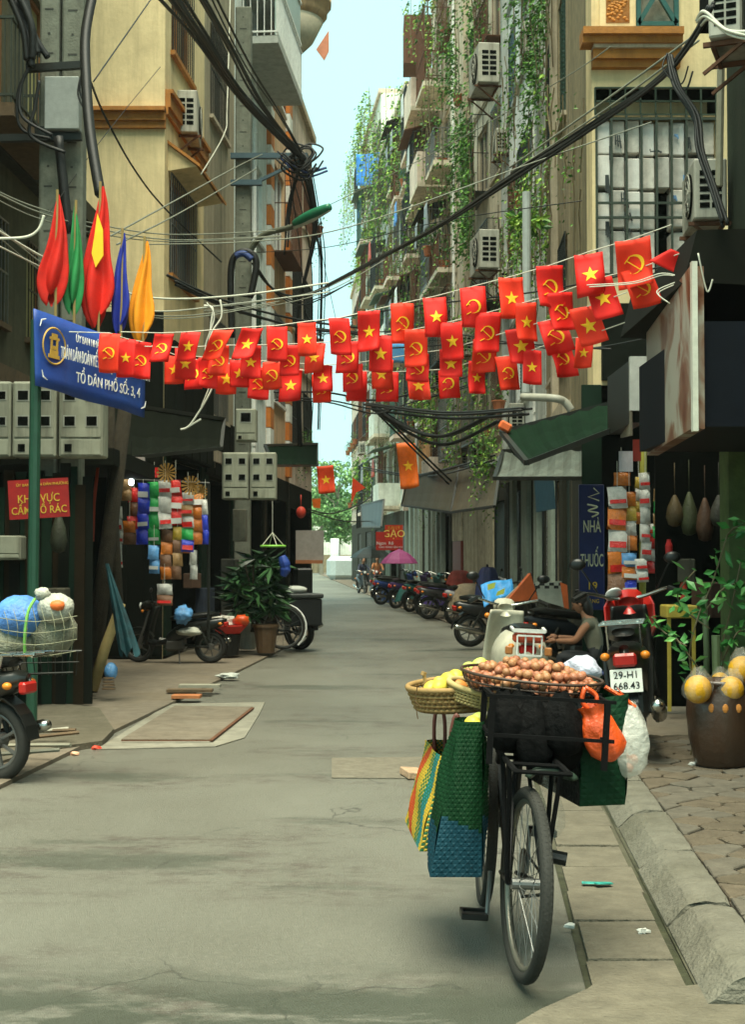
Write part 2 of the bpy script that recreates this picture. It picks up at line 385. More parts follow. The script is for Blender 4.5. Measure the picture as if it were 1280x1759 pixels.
# crazy paving of the right pavement: one object per stone
ps = tag(T('paving_right','x','x'), kind='structure'); del ps['label']; del ps['category']
stm = [M('paving_stone_warm', (.115,.092,.062), .9, var=.28, scale=10, bump=.3, blotch=.6, dirt=(.06,.05,.03)), M('paving_stone_grey', (.11,.097,.073), .9, var=.3, scale=10, bump=.2)]
pts = []
yy = 4.9; row = 0
while yy < 11.2:
    xx = kx(yy)+.27+(.13 if row%2 else .0); lim = min(3.6, (1330-640)/F*yy+.25)
    while xx < max(lim, kx(yy)+.8): pts.append((xx+rnd.uniform(-.05,.05), yy+rnd.uniform(-.04,.04))); xx += .25
    yy += .165; row += 1
def clip(poly, mx, my, nx, ny):
    o = []
    for i in range(len(poly)):
        p, q = poly[i], poly[(i+1)%len(poly)]; a = (p[0]-mx)*nx+(p[1]-my)*ny; c = (q[0]-mx)*nx+(q[1]-my)*ny
        if a <= 0: o.append(p)
        if a*c < 0: t = a/(a-c); o.append((p[0]+(q[0]-p[0])*t, p[1]+(q[1]-p[1])*t))
    return o
cnt = 0
for i, (x, y) in enumerate(pts):
    if y < 5.05 or y > 10.9: continue
    poly = [(x-.3,y-.3),(x+.3,y-.3),(x+.3,y+.3),(x-.3,y+.3)]
    for (u, v) in pts:
        if (u, v) != (x, y) and abs(u-x) < .6 and abs(v-y) < .6:
            L_ = math.hypot(u-x, v-y); nx, ny = (u-x)/L_, (v-y)/L_; poly = clip(poly, (x+u)/2-nx*.006, (y+v)/2-ny*.006, nx, ny)
            if len(poly) < 3: break
    e = kx(y)+.262; poly = clip(poly, e, y, -1, .075)
    if len(poly) < 3: continue
    cx = sum(p[0] for p in poly)/len(poly); cy = sum(p[1] for p in poly)/len(poly)
    poly = [(cx+(p[0]-cx)*.985+rnd.uniform(-.004,.004), cy+(p[1]-cy)*.985+rnd.uniform(-.003,.003)) for p in poly]
    h = .109+rnd.uniform(0,.008); b = B(); n = len(poly)
    lo = [(p[0],p[1],.088) for p in poly]; mi = [(p[0],p[1],h-.006) for p in poly]; up = [(cx+(p[0]-cx)*.93, cy+(p[1]-cy)*.93, h) for p in poly]
    b.add(lo+mi+up, [(q, (q+1)%n, n+(q+1)%n, n+q) for q in range(n)]+[(n+q, n+(q+1)%n, 2*n+(q+1)%n, 2*n+q) for q in range(n)]+[tuple(2*n+q for q in range(n))])
    o = obj('paving_stone', b, stm[rnd.random() < .4], ps); cnt += 1
print('stones', cnt)
# cover plate and concrete surround on the left, inset cover in the middle of the road
def slab(name, pix, z0, th, mat, kind='structure', **k):
    b = B(); b.prism([G(x,y,z0) for x, y in pix], (0,0,th)); return struct(name, b, mat)
palec = M('pale_concrete', (.215,.205,.16), .9, var=.3, scale=6, bump=.2, blotch=.75, dirt=(.13,.11,.075))
slab('concrete_surround', ((165,1288),(290,1210),(455,1207),(445,1228),(420,1268),(370,1283)), .003, .006, palec)
slab('drain_cover', ((208,1272),(300,1214),(434,1216),(362,1272)), .012, .012, M('cover_brown', (.15,.125,.09), .9, scale=6, bump=.25, blotch=.7, dirt=(.21,.185,.14)))
b = B(); q = [G(x,y,.024) for x, y in ((208,1272),(362,1272),(434,1216))]
b.beam(q[0], q[1], .02, .008); b.beam(q[1], q[2], .03, .012); struct('cover_edging', b, rustm)
slab('road_patch', ((570,1337),(570,1303),(735,1301),(740,1338)), .002, .006, M('patch_brown', (.15,.135,.10), .9, scale=14, bump=.2))
b = B(); p = G(705,1338); b.obox(p+Vector((0.02,0.05,.03)), (.13,.2,.05), (0.05,0.1,.3), .006); one('broken_brick', b, M('brick_pink', (.4,.27,.17), .9, scale=12, bump=.2), 'broken pinkish brick lying on the road left of the vendor bicycle', 'brick')
# broken raised pavement corner left
b = B(); q = [(60,1300),(175,1283),(195,1262),(170,1225),(95,1215),(0,1235),(0,1320)]
b.prism([G(x,y,.0) for x, y in q], (0,0,.05)); struct('pavement_corner', b, slabm)
# ------------------------------------------------------------ facades
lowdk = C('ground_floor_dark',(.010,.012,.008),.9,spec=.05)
class Fac:
    def __init__(s, name, label, p0, p1, side, H, mat, trim=None, depth=7, short='building', z0=0, cat='building'):
        s.p0 = Vector((*p0, 0)); s.p1 = Vector((*p1, 0)); s.s = side; s.H = H; s.mat = mat; s.trim = trim or mat; s.depth = depth; s.short = short
        d = s.p1-s.p0; s.U = d.length; s.a = math.atan2(d.y, d.x); s.dir = d.normalized(); s.z0 = z0
        s.nrm = Vector((-s.dir.y, s.dir.x, 0))*side; s.holes = []
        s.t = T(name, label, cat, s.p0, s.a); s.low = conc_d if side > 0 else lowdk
    def u(s, px):        # distance along the wall seen at column px
        k = (px-640)/F; dx, dy = s.dir.x, s.dir.y
        return (k*s.p0.y - s.p0.x)/(dx - k*dy)
    def z(s, px, py):
        u = s.u(px); d = (s.p0+s.dir*u).y; return W(px, py, d).z
    def rect(s, x0, x1, y0, y1):
        a, b = sorted((s.u(x0), s.u(x1))); xm = (x0+x1)/2; return a, b, s.z(xm, y1), s.z(xm, y0)
    def L(s, u, o, z): return (u, s.s*o, z)
    def bx(s, b, u0, u1, o0, o1, z0, z1, bev=0): b.box(u0, u1, *sorted((s.s*o0, s.s*o1)), z0, z1, bev); return b
    def wp(s, u, o, z): return s.p0 + s.dir*u + s.nrm*o + Vector((0,0,z))
    def win(s, u0, u1, z0, z1, style='bars', rec=.12, frame=None, pane=None):
        u0 = max(.05, u0); u1 = min(s.U-.05, u1)
        if u1-u0 < .15: return
        s.holes.append((u0,u1,z0,z1,rec)); fm = frame or s.trim
        b = B(); t = .05
        for q in ((u0,u0+t,z0,z1),(u1-t,u1,z0,z1),(u0+t,u1-t,z0,z0+t),(u0+t,u1-t,z1-t,z1)): s.bx(b, q[0],q[1],-rec+.002,-rec+.05,q[2],q[3])
        n = 2 if style != 'cage' else 3
        for i in range(1, n): s.bx(b, lerp(u0,u1,i/n)-.02, lerp(u0,u1,i/n)+.02, -rec+.002,-rec+.045,z0+t,z1-t)
        w = obj('window', b, fm, s.t)
        b = B(); s.bx(b, u0+.01,u1-.01,-rec-.02,-rec,z0+.01,z1-.01); obj('pane', b, pane or glass, w)
        b = B()
        if style in ('bars','cage'):
            o = .03 if style == 'bars' else .42
            n = max(3, int((u1-u0)/.13)); e = .0 if style == 'bars' else .08
            for i in range(n+1):
                u = lerp(u0-e,u1+e,i/n); b.beam(s.L(u,o,z0-e), s.L(u,o,z1+e), .014)
            for z in (z0-e, lerp(z0,z1,.5), z1+e): b.beam(s.L(u0-e,o,z), s.L(u1+e,o,z), .02)
            if style == 'cage':
                for z in (z0-e, lerp(z0,z1,.5), z1+e):
                    for u in (u0-e, u1+e): b.beam(s.L(u,0,z), s.L(u,o,z), .02)
                s.bx(b, u0-e,u1+e, .0,o, z0-e-.03, z0-e-.01)
                for k in range(1,3):
                    for u in (u0-e,u1+e): b.beam(s.L(u,o*k/3,z0-e), s.L(u,o*k/3,z1+e), .014)
            obj('window_bars', b, rnd.choice([dkmetal, rustm, steel]), w)
        elif style == 'shutter':
            for side in (0,1):
                a, c = (u0+.01,(u0+u1)/2-.01) if side == 0 else ((u0+u1)/2+.01,u1-.01)
                s.bx(b, a, c, -.06, -.03, z0+.03, z1-.03)
                z = z0+.08
                while z < z1-.08: s.bx(b, a+.04, c-.04, -.03, -.015, z, z+.03); z += .07
            obj('shutter', b, rnd.choice([C('shutter_green',(.03,.09,.06)), woodm, C('shutter_blue',(.06,.13,.17))]), w)
        b = B(); s.bx(b, u0-.06,u1+.06, .0,.07, z0-.07,z0-.003); obj('sill', b, s.trim, w)
        return w
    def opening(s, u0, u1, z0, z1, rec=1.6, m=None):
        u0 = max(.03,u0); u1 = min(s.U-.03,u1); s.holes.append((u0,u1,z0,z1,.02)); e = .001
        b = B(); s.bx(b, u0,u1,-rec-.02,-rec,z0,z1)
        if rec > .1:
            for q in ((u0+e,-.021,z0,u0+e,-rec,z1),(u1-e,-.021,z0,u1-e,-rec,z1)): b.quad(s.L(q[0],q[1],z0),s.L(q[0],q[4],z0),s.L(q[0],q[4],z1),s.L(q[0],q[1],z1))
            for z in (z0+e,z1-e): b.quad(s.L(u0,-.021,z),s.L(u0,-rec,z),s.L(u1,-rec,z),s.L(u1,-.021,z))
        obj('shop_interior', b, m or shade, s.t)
    def door(s, u0, u1, z0, z1, m=None, slats=True):
        s.holes.append((u0,u1,z0,z1,.1)); b = B(); s.bx(b,u0,u1,-.13,-.1,z0,z1); dd = obj('folding_door', b, m or dkmetal, s.t)
        if slats:
            u = u0+.06
            pb = B(); pb.box(-.035,.035,-.02,.02,z0+.02,z1-.02); first = obj('door_slat', pb, m or dkmetal, dd); first.location = s.L(u,-.08,0)
            while u < u1-.16:
                u += .13; c = first.copy(); COL.objects.link(c); c.location = s.L(u,-.08,0)
        return dd
    def balcony(s, u0, u1, z, o=.8, h=.9, style='bars', m=None, rm=None, roof=0):
        b = B(); s.bx(b,u0,u1,.0,o,z-.14,z); w = obj('balcony', b, m or s.trim, s.t); b = B()
        if style == 'solid': s.bx(b,u0,u1,o-.08,o-.002,z,z+h); s.bx(b,u0,u0+.08,0,o-.08,z,z+h); s.bx(b,u1-.08,u1,0,o-.08,z,z+h); obj('parapet', b, m or s.mat, w)
        else:
            hh = h if style == 'bars' else 2.2
            n = max(4, int((u1-u0)/.14))
            for i in range(n+1): b.beam(s.L(lerp(u0,u1,i/n),o-.03,z), s.L(lerp(u0,u1,i/n),o-.03,z+hh), .016)
            for k in range(1, 6):
                for u in (u0,u1): b.beam(s.L(u,o*k/6,z), s.L(u,o*k/6,z+hh), .016)
            for zz in ([z+.08,z+hh] if style == 'bars' else [z+.08,z+.9,z+hh]):
                b.beam(s.L(u0,o-.03,zz), s.L(u1,o-.03,zz), .03); b.beam(s.L(u0,0,zz), s.L(u0,o,zz), .03); b.beam(s.L(u1,0,zz), s.L(u1,o,zz), .03)
            obj('railing' if style == 'bars' else 'balcony_cage', b, rm or rnd.choice([dkmetal,rustm,steel,C('railing_green',(.05,.12,.09))]), w)
        if roof:
            b = B(); b.prism([s.L(u0-.1,0,z+2.5),s.L(u1+.1,0,z+2.5),s.L(u1+.1,o+.25,z+2.2),s.L(u0-.1,o+.25,z+2.2)],(0,0,.03)); obj('balcony_roof', b, rnd.choice([rustm,conc_d,C('tin_green',(.08,.15,.11),streak=.5)]), w)
        return w
    def band(s, z, h=.18, o=.09, m=None, u0=0, u1=None):
        b = B(); s.bx(b, u0-.02, (s.U if u1 is None else u1)+.02, 0, o, z, z+h); s.bx(b, u0-.02, (s.U if u1 is None else u1)+.02, 0, o*.6, z-h*.5, z-.001); obj('cornice', b, m or s.trim, s.t)
    def pipe(s, u, z0, z1, r=.05, o=.07, m=None):
        b = B(); b.cyl(s.L(u,o,z0), s.L(u,o,z1), r, 8); z = z0+.5
        while z < z1: b.cyl(s.L(u,o,z), s.L(u,o,z+.05), r*1.35, 8); z += 2.1
        obj('drainpipe', b, m or white, s.t, smooth=False)
    def pilaster(s, u, w=.3, o=.12, z0=0, z1=None, m=None):
        b = B(); s.bx(b, u-w/2,u+w/2, 0,o, z0, z1 or s.H-.05); obj('pilaster', b, m or s.trim, s.t)
    def done(s, wings=True):
        us = sorted({0, s.U, *[h[0] for h in s.holes], *[h[1] for h in s.holes]}); zs = sorted({s.z0, s.H, 3.3, *[h[2] for h in s.holes], *[h[3] for h in s.holes]})
        b = B()
        for a, c in zip(us, us[1:]):
            for p, q in zip(zs, zs[1:]):
                um, zm = (a+c)/2, (p+q)/2
                if any(h[0] < um < h[1] and h[2] < zm < h[3] for h in s.holes): continue
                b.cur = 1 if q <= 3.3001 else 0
                if c-a > 1e-4 and q-p > 1e-4: b.quad(s.L(a,0,p), s.L(c,0,p), s.L(c,0,q), s.L(a,0,q))
        for (a,c,p,q,r) in s.holes:
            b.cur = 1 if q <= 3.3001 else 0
            b.quad(s.L(a,0,p),s.L(a,-r,p),s.L(a,-r,q),s.L(a,0,q)); b.quad(s.L(c,0,p),s.L(c,-r,p),s.L(c,-r,q),s.L(c,0,q))
            b.quad(s.L(a,0,q),s.L(a,-r,q),s.L(c,-r,q),s.L(c,0,q)); b.quad(s.L(a,0,p),s.L(a,-r,p),s.L(c,-r,p),s.L(c,0,p))
        D = s.depth; b.cur = 0
        for u in (0, s.U): b.quad(s.L(u,0,s.z0),s.L(u,-D,s.z0),s.L(u,-D,s.H),s.L(u,0,s.H))
        b.quad(s.L(0,-D,s.z0),s.L(s.U,-D,s.z0),s.L(s.U,-D,s.H),s.L(0,-D,s.H))
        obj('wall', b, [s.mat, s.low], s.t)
        b = B(); s.bx(b, 0, s.U, -D, .12, s.H+.002, s.H+.2); obj('roof', b, s.trim, s.t)
ACN = [0]
def ac_unit(loc, rz, label, sc_=1.0, dirt=False, group='air conditioners on the walls'):
    # local: +y faces outwards (fan grille), x length .8
    t = T('air_conditioner', label, 'air conditioner', loc, rz, group); m = C('ac_casing', (.42,.41,.34), .6, streak=.6)
    b = B(); b.box(-.4*sc_,.4*sc_,0,.3*sc_,0,.56*sc_,.015); obj('casing', b, m, t)
    b = B(); b.lathe([(.21*sc_,0),(.21*sc_,.012)], (-.1*sc_, .302*sc_, .28*sc_), 20, 'y'); obj('fan_opening', b, shade, t)
    b = B()
    for r in (.07,.14,.2): b.torus((-.1*sc_,.325*sc_,.28*sc_), r*sc_, .005, 18, 4, 'y')
    for a in range(6): b.beam((-.1*sc_,.325*sc_,.28*sc_), (-.1*sc_+.21*sc_*math.cos(a*PI/3),.325*sc_,.28*sc_+.21*sc_*math.sin(a*PI/3)), .008)
    obj('fan_grille', b, m, t)
    b = B()
    for k in range(2):
        for j in range(5):
            for sx in (-1,1): b.box(sx*.4*sc_-.004, sx*.4*sc_+.004, (.05+.11*k)*sc_, (.14+.11*k)*sc_, (.1+.075*j)*sc_, (.15+.075*j)*sc_)
    obj('vent_slots', b, shade, t)['kind'] = 'stuff'
    b = B()
    for sx in (-.3,.3):
        b.beam((sx*sc_,-.05,-.025),(sx*sc_,.34*sc_,-.025),.035); b.beam((sx*sc_,-.05,-.3*sc_),(sx*sc_,.3*sc_,-.03),.025)
    b.beam((-.3*sc_,.02,-.04),(.3*sc_,.02,-.04),.03)
    obj('bracket', b, rustm, t); return t
def pot_plant(loc, label, n=90, r=(.25,.25,.3), pot=True, leaf_=.1, lm=None, cat='potted plant', potc=None, h=.25, group=None, name='potted_plant', trail=0):
    t = T(name, label, cat, loc, rnd.uniform(0,6), group)
    if pot:
        b = B(); b.lathe([(.1,0),(.15,h),(.165,h),(.165,h+.03),(.14,h+.03),(.13,h-.02)], n=10); obj('pot', b, potc or C('terracotta',(.35,.12,.05),.8), t)
    b = B(); leafcloud(b, (0,0,(h if pot else 0)+r[2]*.8), r, n, leaf_)
    for k in range(trail):
        x, y, z = rnd.uniform(-r[0],r[0]), rnd.uniform(-r[1],r[1]), h
        L_ = rnd.uniform(.5,1.6)
        for i in range(int(L_/.06)): leaf(b, Vector((x+rnd.uniform(-.07,.07), y+rnd.uniform(-.07,.07), z-i*.06)), leaf_*.8, Vector((rnd.uniform(-1,1), rnd.uniform(-1,1), -.6)))
    obj('foliage', b, lm or LEAFM, t)
    b = B()
    for k in range(5):
        a = rnd.uniform(0,6); b.tube([(0,0,h*.8 if pot else 0),(r[0]*.5*math.cos(a),r[1]*.5*math.sin(a),h+r[2]*rnd.uniform(.6,1.4))],.008,4)
    obj('stem', b, C('stem_green',(.08,.12,.04)), t); return t
def vine(f, u0, u1, z0, z1, label, dens=60, lm=None, o=.25, leaf_=.13, stems=True):
    # hanging strands of leaves on facade f
    t = T('climbing_vine', label, 'vine', f.wp((u0+u1)/2, 0, z0), f.a)
    uc = (u0+u1)/2; b = B(); st = B(); n = max(2, int((u1-u0)/.22))
    for k in range(n):
        u = lerp(u0,u1,(k+rnd.random())/n)-uc; top = z1-rnd.random()**2*(z1-z0)*.5; bot = z0+rnd.random()**1.5*(z1-z0)*.7; oo = rnd.uniform(.03,o)
        pts = []; z = top; uu = u
        while z > bot:
            pts.append((uu, f.s*oo, z-z0)); z -= .3; uu += rnd.uniform(-.07,.07); oo = max(.03,min(o,oo+rnd.uniform(-.05,.05)))
        if len(pts) > 1: st.tube(pts, .012, 3)
        dn = rnd.uniform(.2,1.6)
        for p in pts:
            m = dens*.12*dn*(.3+rnd.random())
            for _ in range(int(m)): leaf(b, Vector(p)+Vector((rnd.gauss(0,.13), f.s*abs(rnd.gauss(.05,.09)), rnd.uniform(-.2,.2))), leaf_*rnd.uniform(.6,1.3), Vector((rnd.uniform(-1,1), f.s*rnd.uniform(0,1), rnd.uniform(-1.3,.2))), .55)
    if b.v: obj('foliage', b, lm or LEAFM, t)
    if st.v: obj('stem', st, C('vine_stem',(.16,.13,.07),.9), t)
    return t
def cloth(fn, label, cat, m, name='cloth', nu=8, nv=8, group=None, th=.006):
    b = B(); b.grid(fn, nu, nv); zs = [p[2] for p in b.v]; loc = (sum(p[0] for p in b.v)/len(b.v), sum(p[1] for p in b.v)/len(b.v), min(zs))
    return tag(obj(name, b, m, smooth=True, solid=th, loc=loc), label, cat, group)
ORD = ['first','second','third','fourth','fifth','sixth','seventh','eighth','ninth','tenth']
def populate(f, z0, fl, bay, stylew, acp=.25, balp=.35, plp=.3, laundry=.15, seed=1, u_from=0.0):
    r = random.Random(seed); z = z0; k = 1; nb = max(1, int((f.U-u_from)/bay)); bw = (f.U-u_from)/nb
    while z+fl <= f.H+.5 and k < 10:
        z1 = min(z+fl, f.H)
        for i in range(nb):
            a = u_from+i*bw+.25; c = u_from+(i+1)*bw-.25
            if c-a < .4: a, c = a-.12, c+.12
            st = r.choices(list(stylew), list(stylew.values()))[0]
            if z1-z < 2: continue
            if r.random() < balp:
                f.win(a, c, z+.1, z1-.6, 'none'); f.balcony(a-.15, c+.15, z, r.uniform(.5,1.0), .9, r.choice(['bars','cage','cage','solid']), roof=r.random() < .4)
                if r.random() < plp*2: pot_plant(f.wp(r.uniform(a,c), .45, z), f'{r.choice(["bushy","leafy","sparse"])} plant on a {ORD[k]} floor balcony of the {f.short}', 70, (.35,.3,.35), group='plants on the balconies', trail=r.choice([0,4,6]))
                if r.random() < laundry*2:
                    u = r.uniform(a, c-.3); p = f.wp(u, .9, z+2.0); q = f.wp(u+.7, .9, z+2.0); mm = r.choice([C('laundry_blue',(.08,.25,.6)),C('laundry_white',(.6,.62,.6)),C('laundry_red',(.5,.08,.05)),C('laundry_grey',(.25,.27,.28))])
                    ph = r.uniform(0,6); cloth(lambda s_, t_, p=p, q=q, ph=ph: p.lerp(q, s_)+f.nrm*(.04*math.sin(s_*9+ph)*t_)+Vector((0,0,-.75*t_)), f'washing hanging on a {ORD[k]} floor balcony of the {f.short}', 'laundry', mm, 'laundry', group='washing on the balconies')
            else:
                f.win(a, c, z+.8, z1-.55, st)
                if r.random() < acp: ac_unit(f.wp(r.uniform(a+.3,c), .02, z+.1), f.a+(0 if f.s > 0 else PI), f'white air conditioner under a {ORD[k]} floor window of the {f.short}')
                elif r.random() < plp: pot_plant(f.wp((a+c)/2, .3, z+.75), f'small plant on a {ORD[k]} floor sill of the {f.short}', 45, (.25,.2,.25), group='plants on the sills', trail=3)
        if r.random() < .5: f.band(z-.05, .12, .06)
        z += fl; k += 1
# ---------------- right side
tan = M('wall_tan', (.70,.62,.47), .9, var=.12, streak=.5, scale=2.5, dirt=(.12,.10,.06), blotch=.5); pinkw = M('wall_pinkish', (.72,.60,.49), .9, var=.12, streak=.5, dirt=(.14,.11,.08), blotch=.5)
paleg = M('wall_pale_green', (.70,.74,.65), .9, var=.12, streak=.4, dirt=(.12,.12,.08), blotch=.4); whitew = M('wall_white', (.80,.84,.82), .8, var=.08, streak=.25, scale=2, dirt=(.25,.25,.2))
moss = M('wall_mossy', (.34,.27,.16), .95, var=.3, streak=.8, dirt=(.04,.045,.02)); brownc = M('column_brown', (.52,.44,.32), .9, var=.2, streak=.5, dirt=(.1,.08,.05))
orangew = M('wall_orange', (.5,.2,.04), .85, var=.2, streak=.5, dirt=(.15,.08,.03)); greenw = M('wall_green', (.018,.03,.014), .85, var=.2, streak=.3)
H0 = 20
# R1: cream house whose end wall faces the camera
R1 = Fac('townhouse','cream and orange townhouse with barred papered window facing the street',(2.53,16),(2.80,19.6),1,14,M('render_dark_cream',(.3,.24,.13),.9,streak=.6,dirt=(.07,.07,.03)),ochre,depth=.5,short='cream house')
R1.done()
FW = Fac('gable_wall_house','cream end wall with orange cornice and a tall barred window stuffed with boxes',(4.9,15.5),(2.46,15.5),1,14,cream,ochre,depth=.4,short='cream house')
# FW: x axis runs -X; outward normal: dir=(-1,0) rot90 -> (0,-1): faces camera. 
def fr(x0,x1,y0,y1): return FW.rect(x0,x1,y0,y1)
a,c,p,q = fr(1028,1236,200,478)
FW.holes.append((a,c,p,q,.35))
b = B(); FW.bx(b,a,c,-.37,-.352,p,q); obj('window_back', b, shade, FW.t)
a2,c2,p2,q2 = fr(1026,1236,152,198); FW.opening(a2,c2,p2,q2,.6)
b = B()
for i in range(9): b.beam(FW.L(lerp(a2,c2,i/8),.02,p2), FW.L(lerp(a2,c2,i/8),.02,q2), .018)
for i in range(3): b.beam(FW.L(a2,.02,lerp(p2,q2,i/2)), FW.L(c2,.02,lerp(p2,q2,i/2)), .018)
obj('transom_grid', b, C('grid_green',(.03,.05,.03)), FW.t)
b = B()
for i in range(9): b.beam(FW.L(lerp(a,c,i/8),.03,p), FW.L(lerp(a,c,i/8),.03,q), .024)
for t_ in (0.02,.37,.46,.98): b.beam(FW.L(a,.03,lerp(q,p,1-t_) if 0 else lerp(p,q,t_)), FW.L(c,.03,lerp(p,q,t_)), .026)
obj('window_bars', b, C('bar_dark_green',(.035,.05,.035)), FW.t)
# papered boxes stacked behind the bars
bi = 0
paperm = [M('newsprint', (.66,.62,.54), .9, var=.25, scale=14, bump=.05), M('newsprint_grey', (.52,.5,.44), .9, var=.3, scale=10, bump=.05), M('paper_white', (.74,.72,.66), .9, var=.12)]
inkm = C('ink', (.05,.06,.06), .9)
nn = 8
for i in range(nn):
    for j, (t0, t1) in enumerate(((.0,.30),(.31,.55),(.56,.76),(.77,.98))):
        if (i == 3 and j in (1,0)) : continue
        u0 = lerp(a,c,i/nn)+.008; u1 = lerp(a,c,(i+1)/nn)-.008; jj = rnd.uniform(-.02,.02)
        b = B(); FW.bx(b, u0,u1,-.30,-.04+rnd.uniform(-.03,.02), lerp(p,q,t0)+.01+jj, lerp(p,q,t1)-.006+jj, .01)
        bt = tag(obj('paper_bundle', b, paperm[rnd.randrange(3)], FW.t))
for (x,y,w_,h_,bl) in ((1062,232,10,22,0),(1072,330,12,26,0),(1078,365,12,14,0),(1185,235,8,22,0),(1075,392,14,8,0),(1160,335,8,10,1),(1180,300,12,30,1),(1165,230,6,8,1),(1045,300,6,34,0),(1045,380,6,30,0),(1122,258,20,4,0),(1052,250,5,30,0)):
    u0,u1,z0_,z1_ = fr(x,x+w_,y,y+h_); b = B()
    for k in range(3): b.beam(FW.L(lerp(u0,u1,k/2),-.012,z0_+.02*k), FW.L(lerp(u0,u1,(k+1)/3),-.012,z1_), .014)
    b.beam(FW.L(u0,-.012,lerp(z0_,z1_,.5)), FW.L(u1,-.012,lerp(z0_,z1_,.6)), .012)
    obj('printed_mark', b, C('print_blue',(.15,.3,.5)) if bl else inkm, FW.t)
# cornice steps, cream band, upper panel and truss window
for (y0,y1,o,m) in ((62,74,.30,ochre),(74,86,.24,ochre),(86,92,.2,brownc),(92,108,.16,ochre),(108,120,.10,ochre)):
    u0,u1,z0_,z1_ = fr(1000+ (0 if o > .2 else 20),1172,y0,y1); b = B(); FW.bx(b,u0,u1,.0,o,z0_,z1_-.001); obj('cornice', b, m, FW.t)
u0,u1,z0_,z1_ = fr(1045,1086,-40,42); b = B(); FW.bx(b,u0-.07,u1+.07,.0,.05,z0_-.09,z1_); obj('panel_frame', b, cream, FW.t); b = B()
k = 0
while k < 90:
    uu = rnd.uniform(u0+.02,u1-.02); zz = rnd.uniform(z0_+.02,z1_); b.ball(FW.L(uu,.055,zz),(.022,.012,.015),6,4); k += 1
for i in range(0): pass
o = obj('pebble_panel', b, M('pebble_orange',(.55,.22,.03),.6,var=.4,scale=20), FW.t); o['kind'] = 'stuff'
b = B(); FW.bx(b,u0,u1,.051,.056,z0_,z1_); obj('panel_ground', b, M('pebble_ground',(.3,.12,.02),.8), FW.t)
u0,u1,z0_,z1_ = fr(1102,1168,-70,58); FW.opening(u0,u1,z0_,z1_,.1,M('curtain',(.33,.33,.25),.8,scale=8)); b = B()
for (q0,q1) in (((u0,z0_),(u1,z0_)),((u0,z0_),(u0,z1_)),((u1,z0_),(u1,z1_)),((u0,lerp(z0_,z1_,.12)),((u0+u1)/2,lerp(z0_,z1_,.55))),((u1,lerp(z0_,z1_,.12)),((u0+u1)/2,lerp(z0_,z1_,.55))),(((u0+u1)/2,lerp(z0_,z1_,.55)),(u0,z1_)),(((u0+u1)/2,lerp(z0_,z1_,.55)),(u1,z1_)),((u0,lerp(z0_,z1_,.12)),(u1,lerp(z0_,z1_,.12)))):
    b.beam(FW.L(q0[0],.02,q0[1]), FW.L(q1[0],.02,q1[1]), .05)
obj('lattice_frame', b, C('lattice_green',(.02,.10,.09)), FW.t)
# shop opening below
a3,c3,p3,q3 = fr(1030,1330,640,1120); FW.opening(a3+.0,c3-.0,.1,3.4,.38); FW.done()
# small side block left of the window with stepped plinth
b = B(); z = lambda y: W(1000,y,15.9).z
for (x0,x1,y0,y1,m) in ((985,1012,88,106,0),):
    pass
R2 = Fac('townhouse','narrow mossy brown townhouse overgrown with climbing plants beside the cream house',(2.80,19.62),(3.05,24.4),1,16,moss,brownc,short='mossy brown house')
R2.door(.3,1.5,.12,2.9,C('door_dark_green',(.02,.04,.03))); R2.win(2.2,3.9,.9,2.7,'bars'); R2.win(.5,1.8,4.4,6.2,'bars'); R2.win(2.6,4.0,4.4,6.2,'shutter'); R2.win(.6,1.9,8,10,'shutter'); R2.win(2.6,4,8,10,'bars'); R2.band(3.5,.2,.12); R2.pilaster(2.3,.3,.1,3.5); R2.done()
R3 = Fac('townhouse','white painted townhouse with long drainpipes behind the flags',(3.05,24.42),(3.1,32.0),1,19,whitew,grey,short='white house')
R3.door(.4,2.0,.12,2.9,C('door_grey_green',(.08,.1,.08))); R3.opening(2.5,3.4,.12,2.9,.8); R3.door(3.9,6.8,.12,2.9,dkmetal)
R3.band(3.3,.25,.5,grey)
populate(R3,3.9,3.3,2.5,{'bars':2,'shutter':1,'none':1},.25,.0,.2,.0,5); R3.pilaster(.25,.4,.14,3.6); R3.pilaster(7.2,.4,.14,3.6); R3.pipe(.8,3.6,18,.06); R3.pipe(1.1,3.6,18,.045); R3.done()
R4 = Fac('townhouse','grey brown concrete townhouse with bare columns and hanging vines',(3.1,32.02),(2.5,38.4),1,20,tan,brownc,short='bare concrete house')
R4.door(.4,2.4,.12,2.8,C('door_bluegrey',(.06,.09,.09))); R4.opening(2.8,3.7,.12,2.8,.8); R4.door(4.0,6.0,.12,2.8,C('door_dark',(.025,.03,.025)))
populate(R4,3.6,3.1,2.0,{'bars':3,'cage':2,'none':1},.2,.15,.5,.1,11,)
R4.pilaster(5.6,1.1,.2,3.3,19.9,brownc); R4.pipe(6.1,3,19.5,.04,.3); R4.done()
R5 = Fac('townhouse','tan apartment house with caged balconies in the middle of the right side',(2.5,38.42),(1.95,45.3),1,22,pinkw,tan,short='tan apartment house')
R5.door(.5,2.6,.12,2.7,C('door_green2',(.07,.1,.07))); R5.opening(3,4.2,.12,2.7,.8); R5.door(4.4,6.4,.12,2.7,C('door_red_brown',(.14,.03,.02)))
populate(R5,3.5,3.0,2.2,{'bars':2,'cage':4,'shutter':1},.3,.55,.6,.3,12); R5.pilaster(.4,.5,.25,3.2,21.9); R5.pipe(.9,3,21,.06,.12); R5.done()
R6 = Fac('townhouse','weathered ochre townhouse with an orange painted first floor',(1.95,45.32),(1.35,53),1,17.3,tan,pinkw,short='ochre house')
b = B(); R6.bx(b,.1,3.6,.004,.05,3.2,5.6); obj('orange_panel', b, orangew, R6.t)
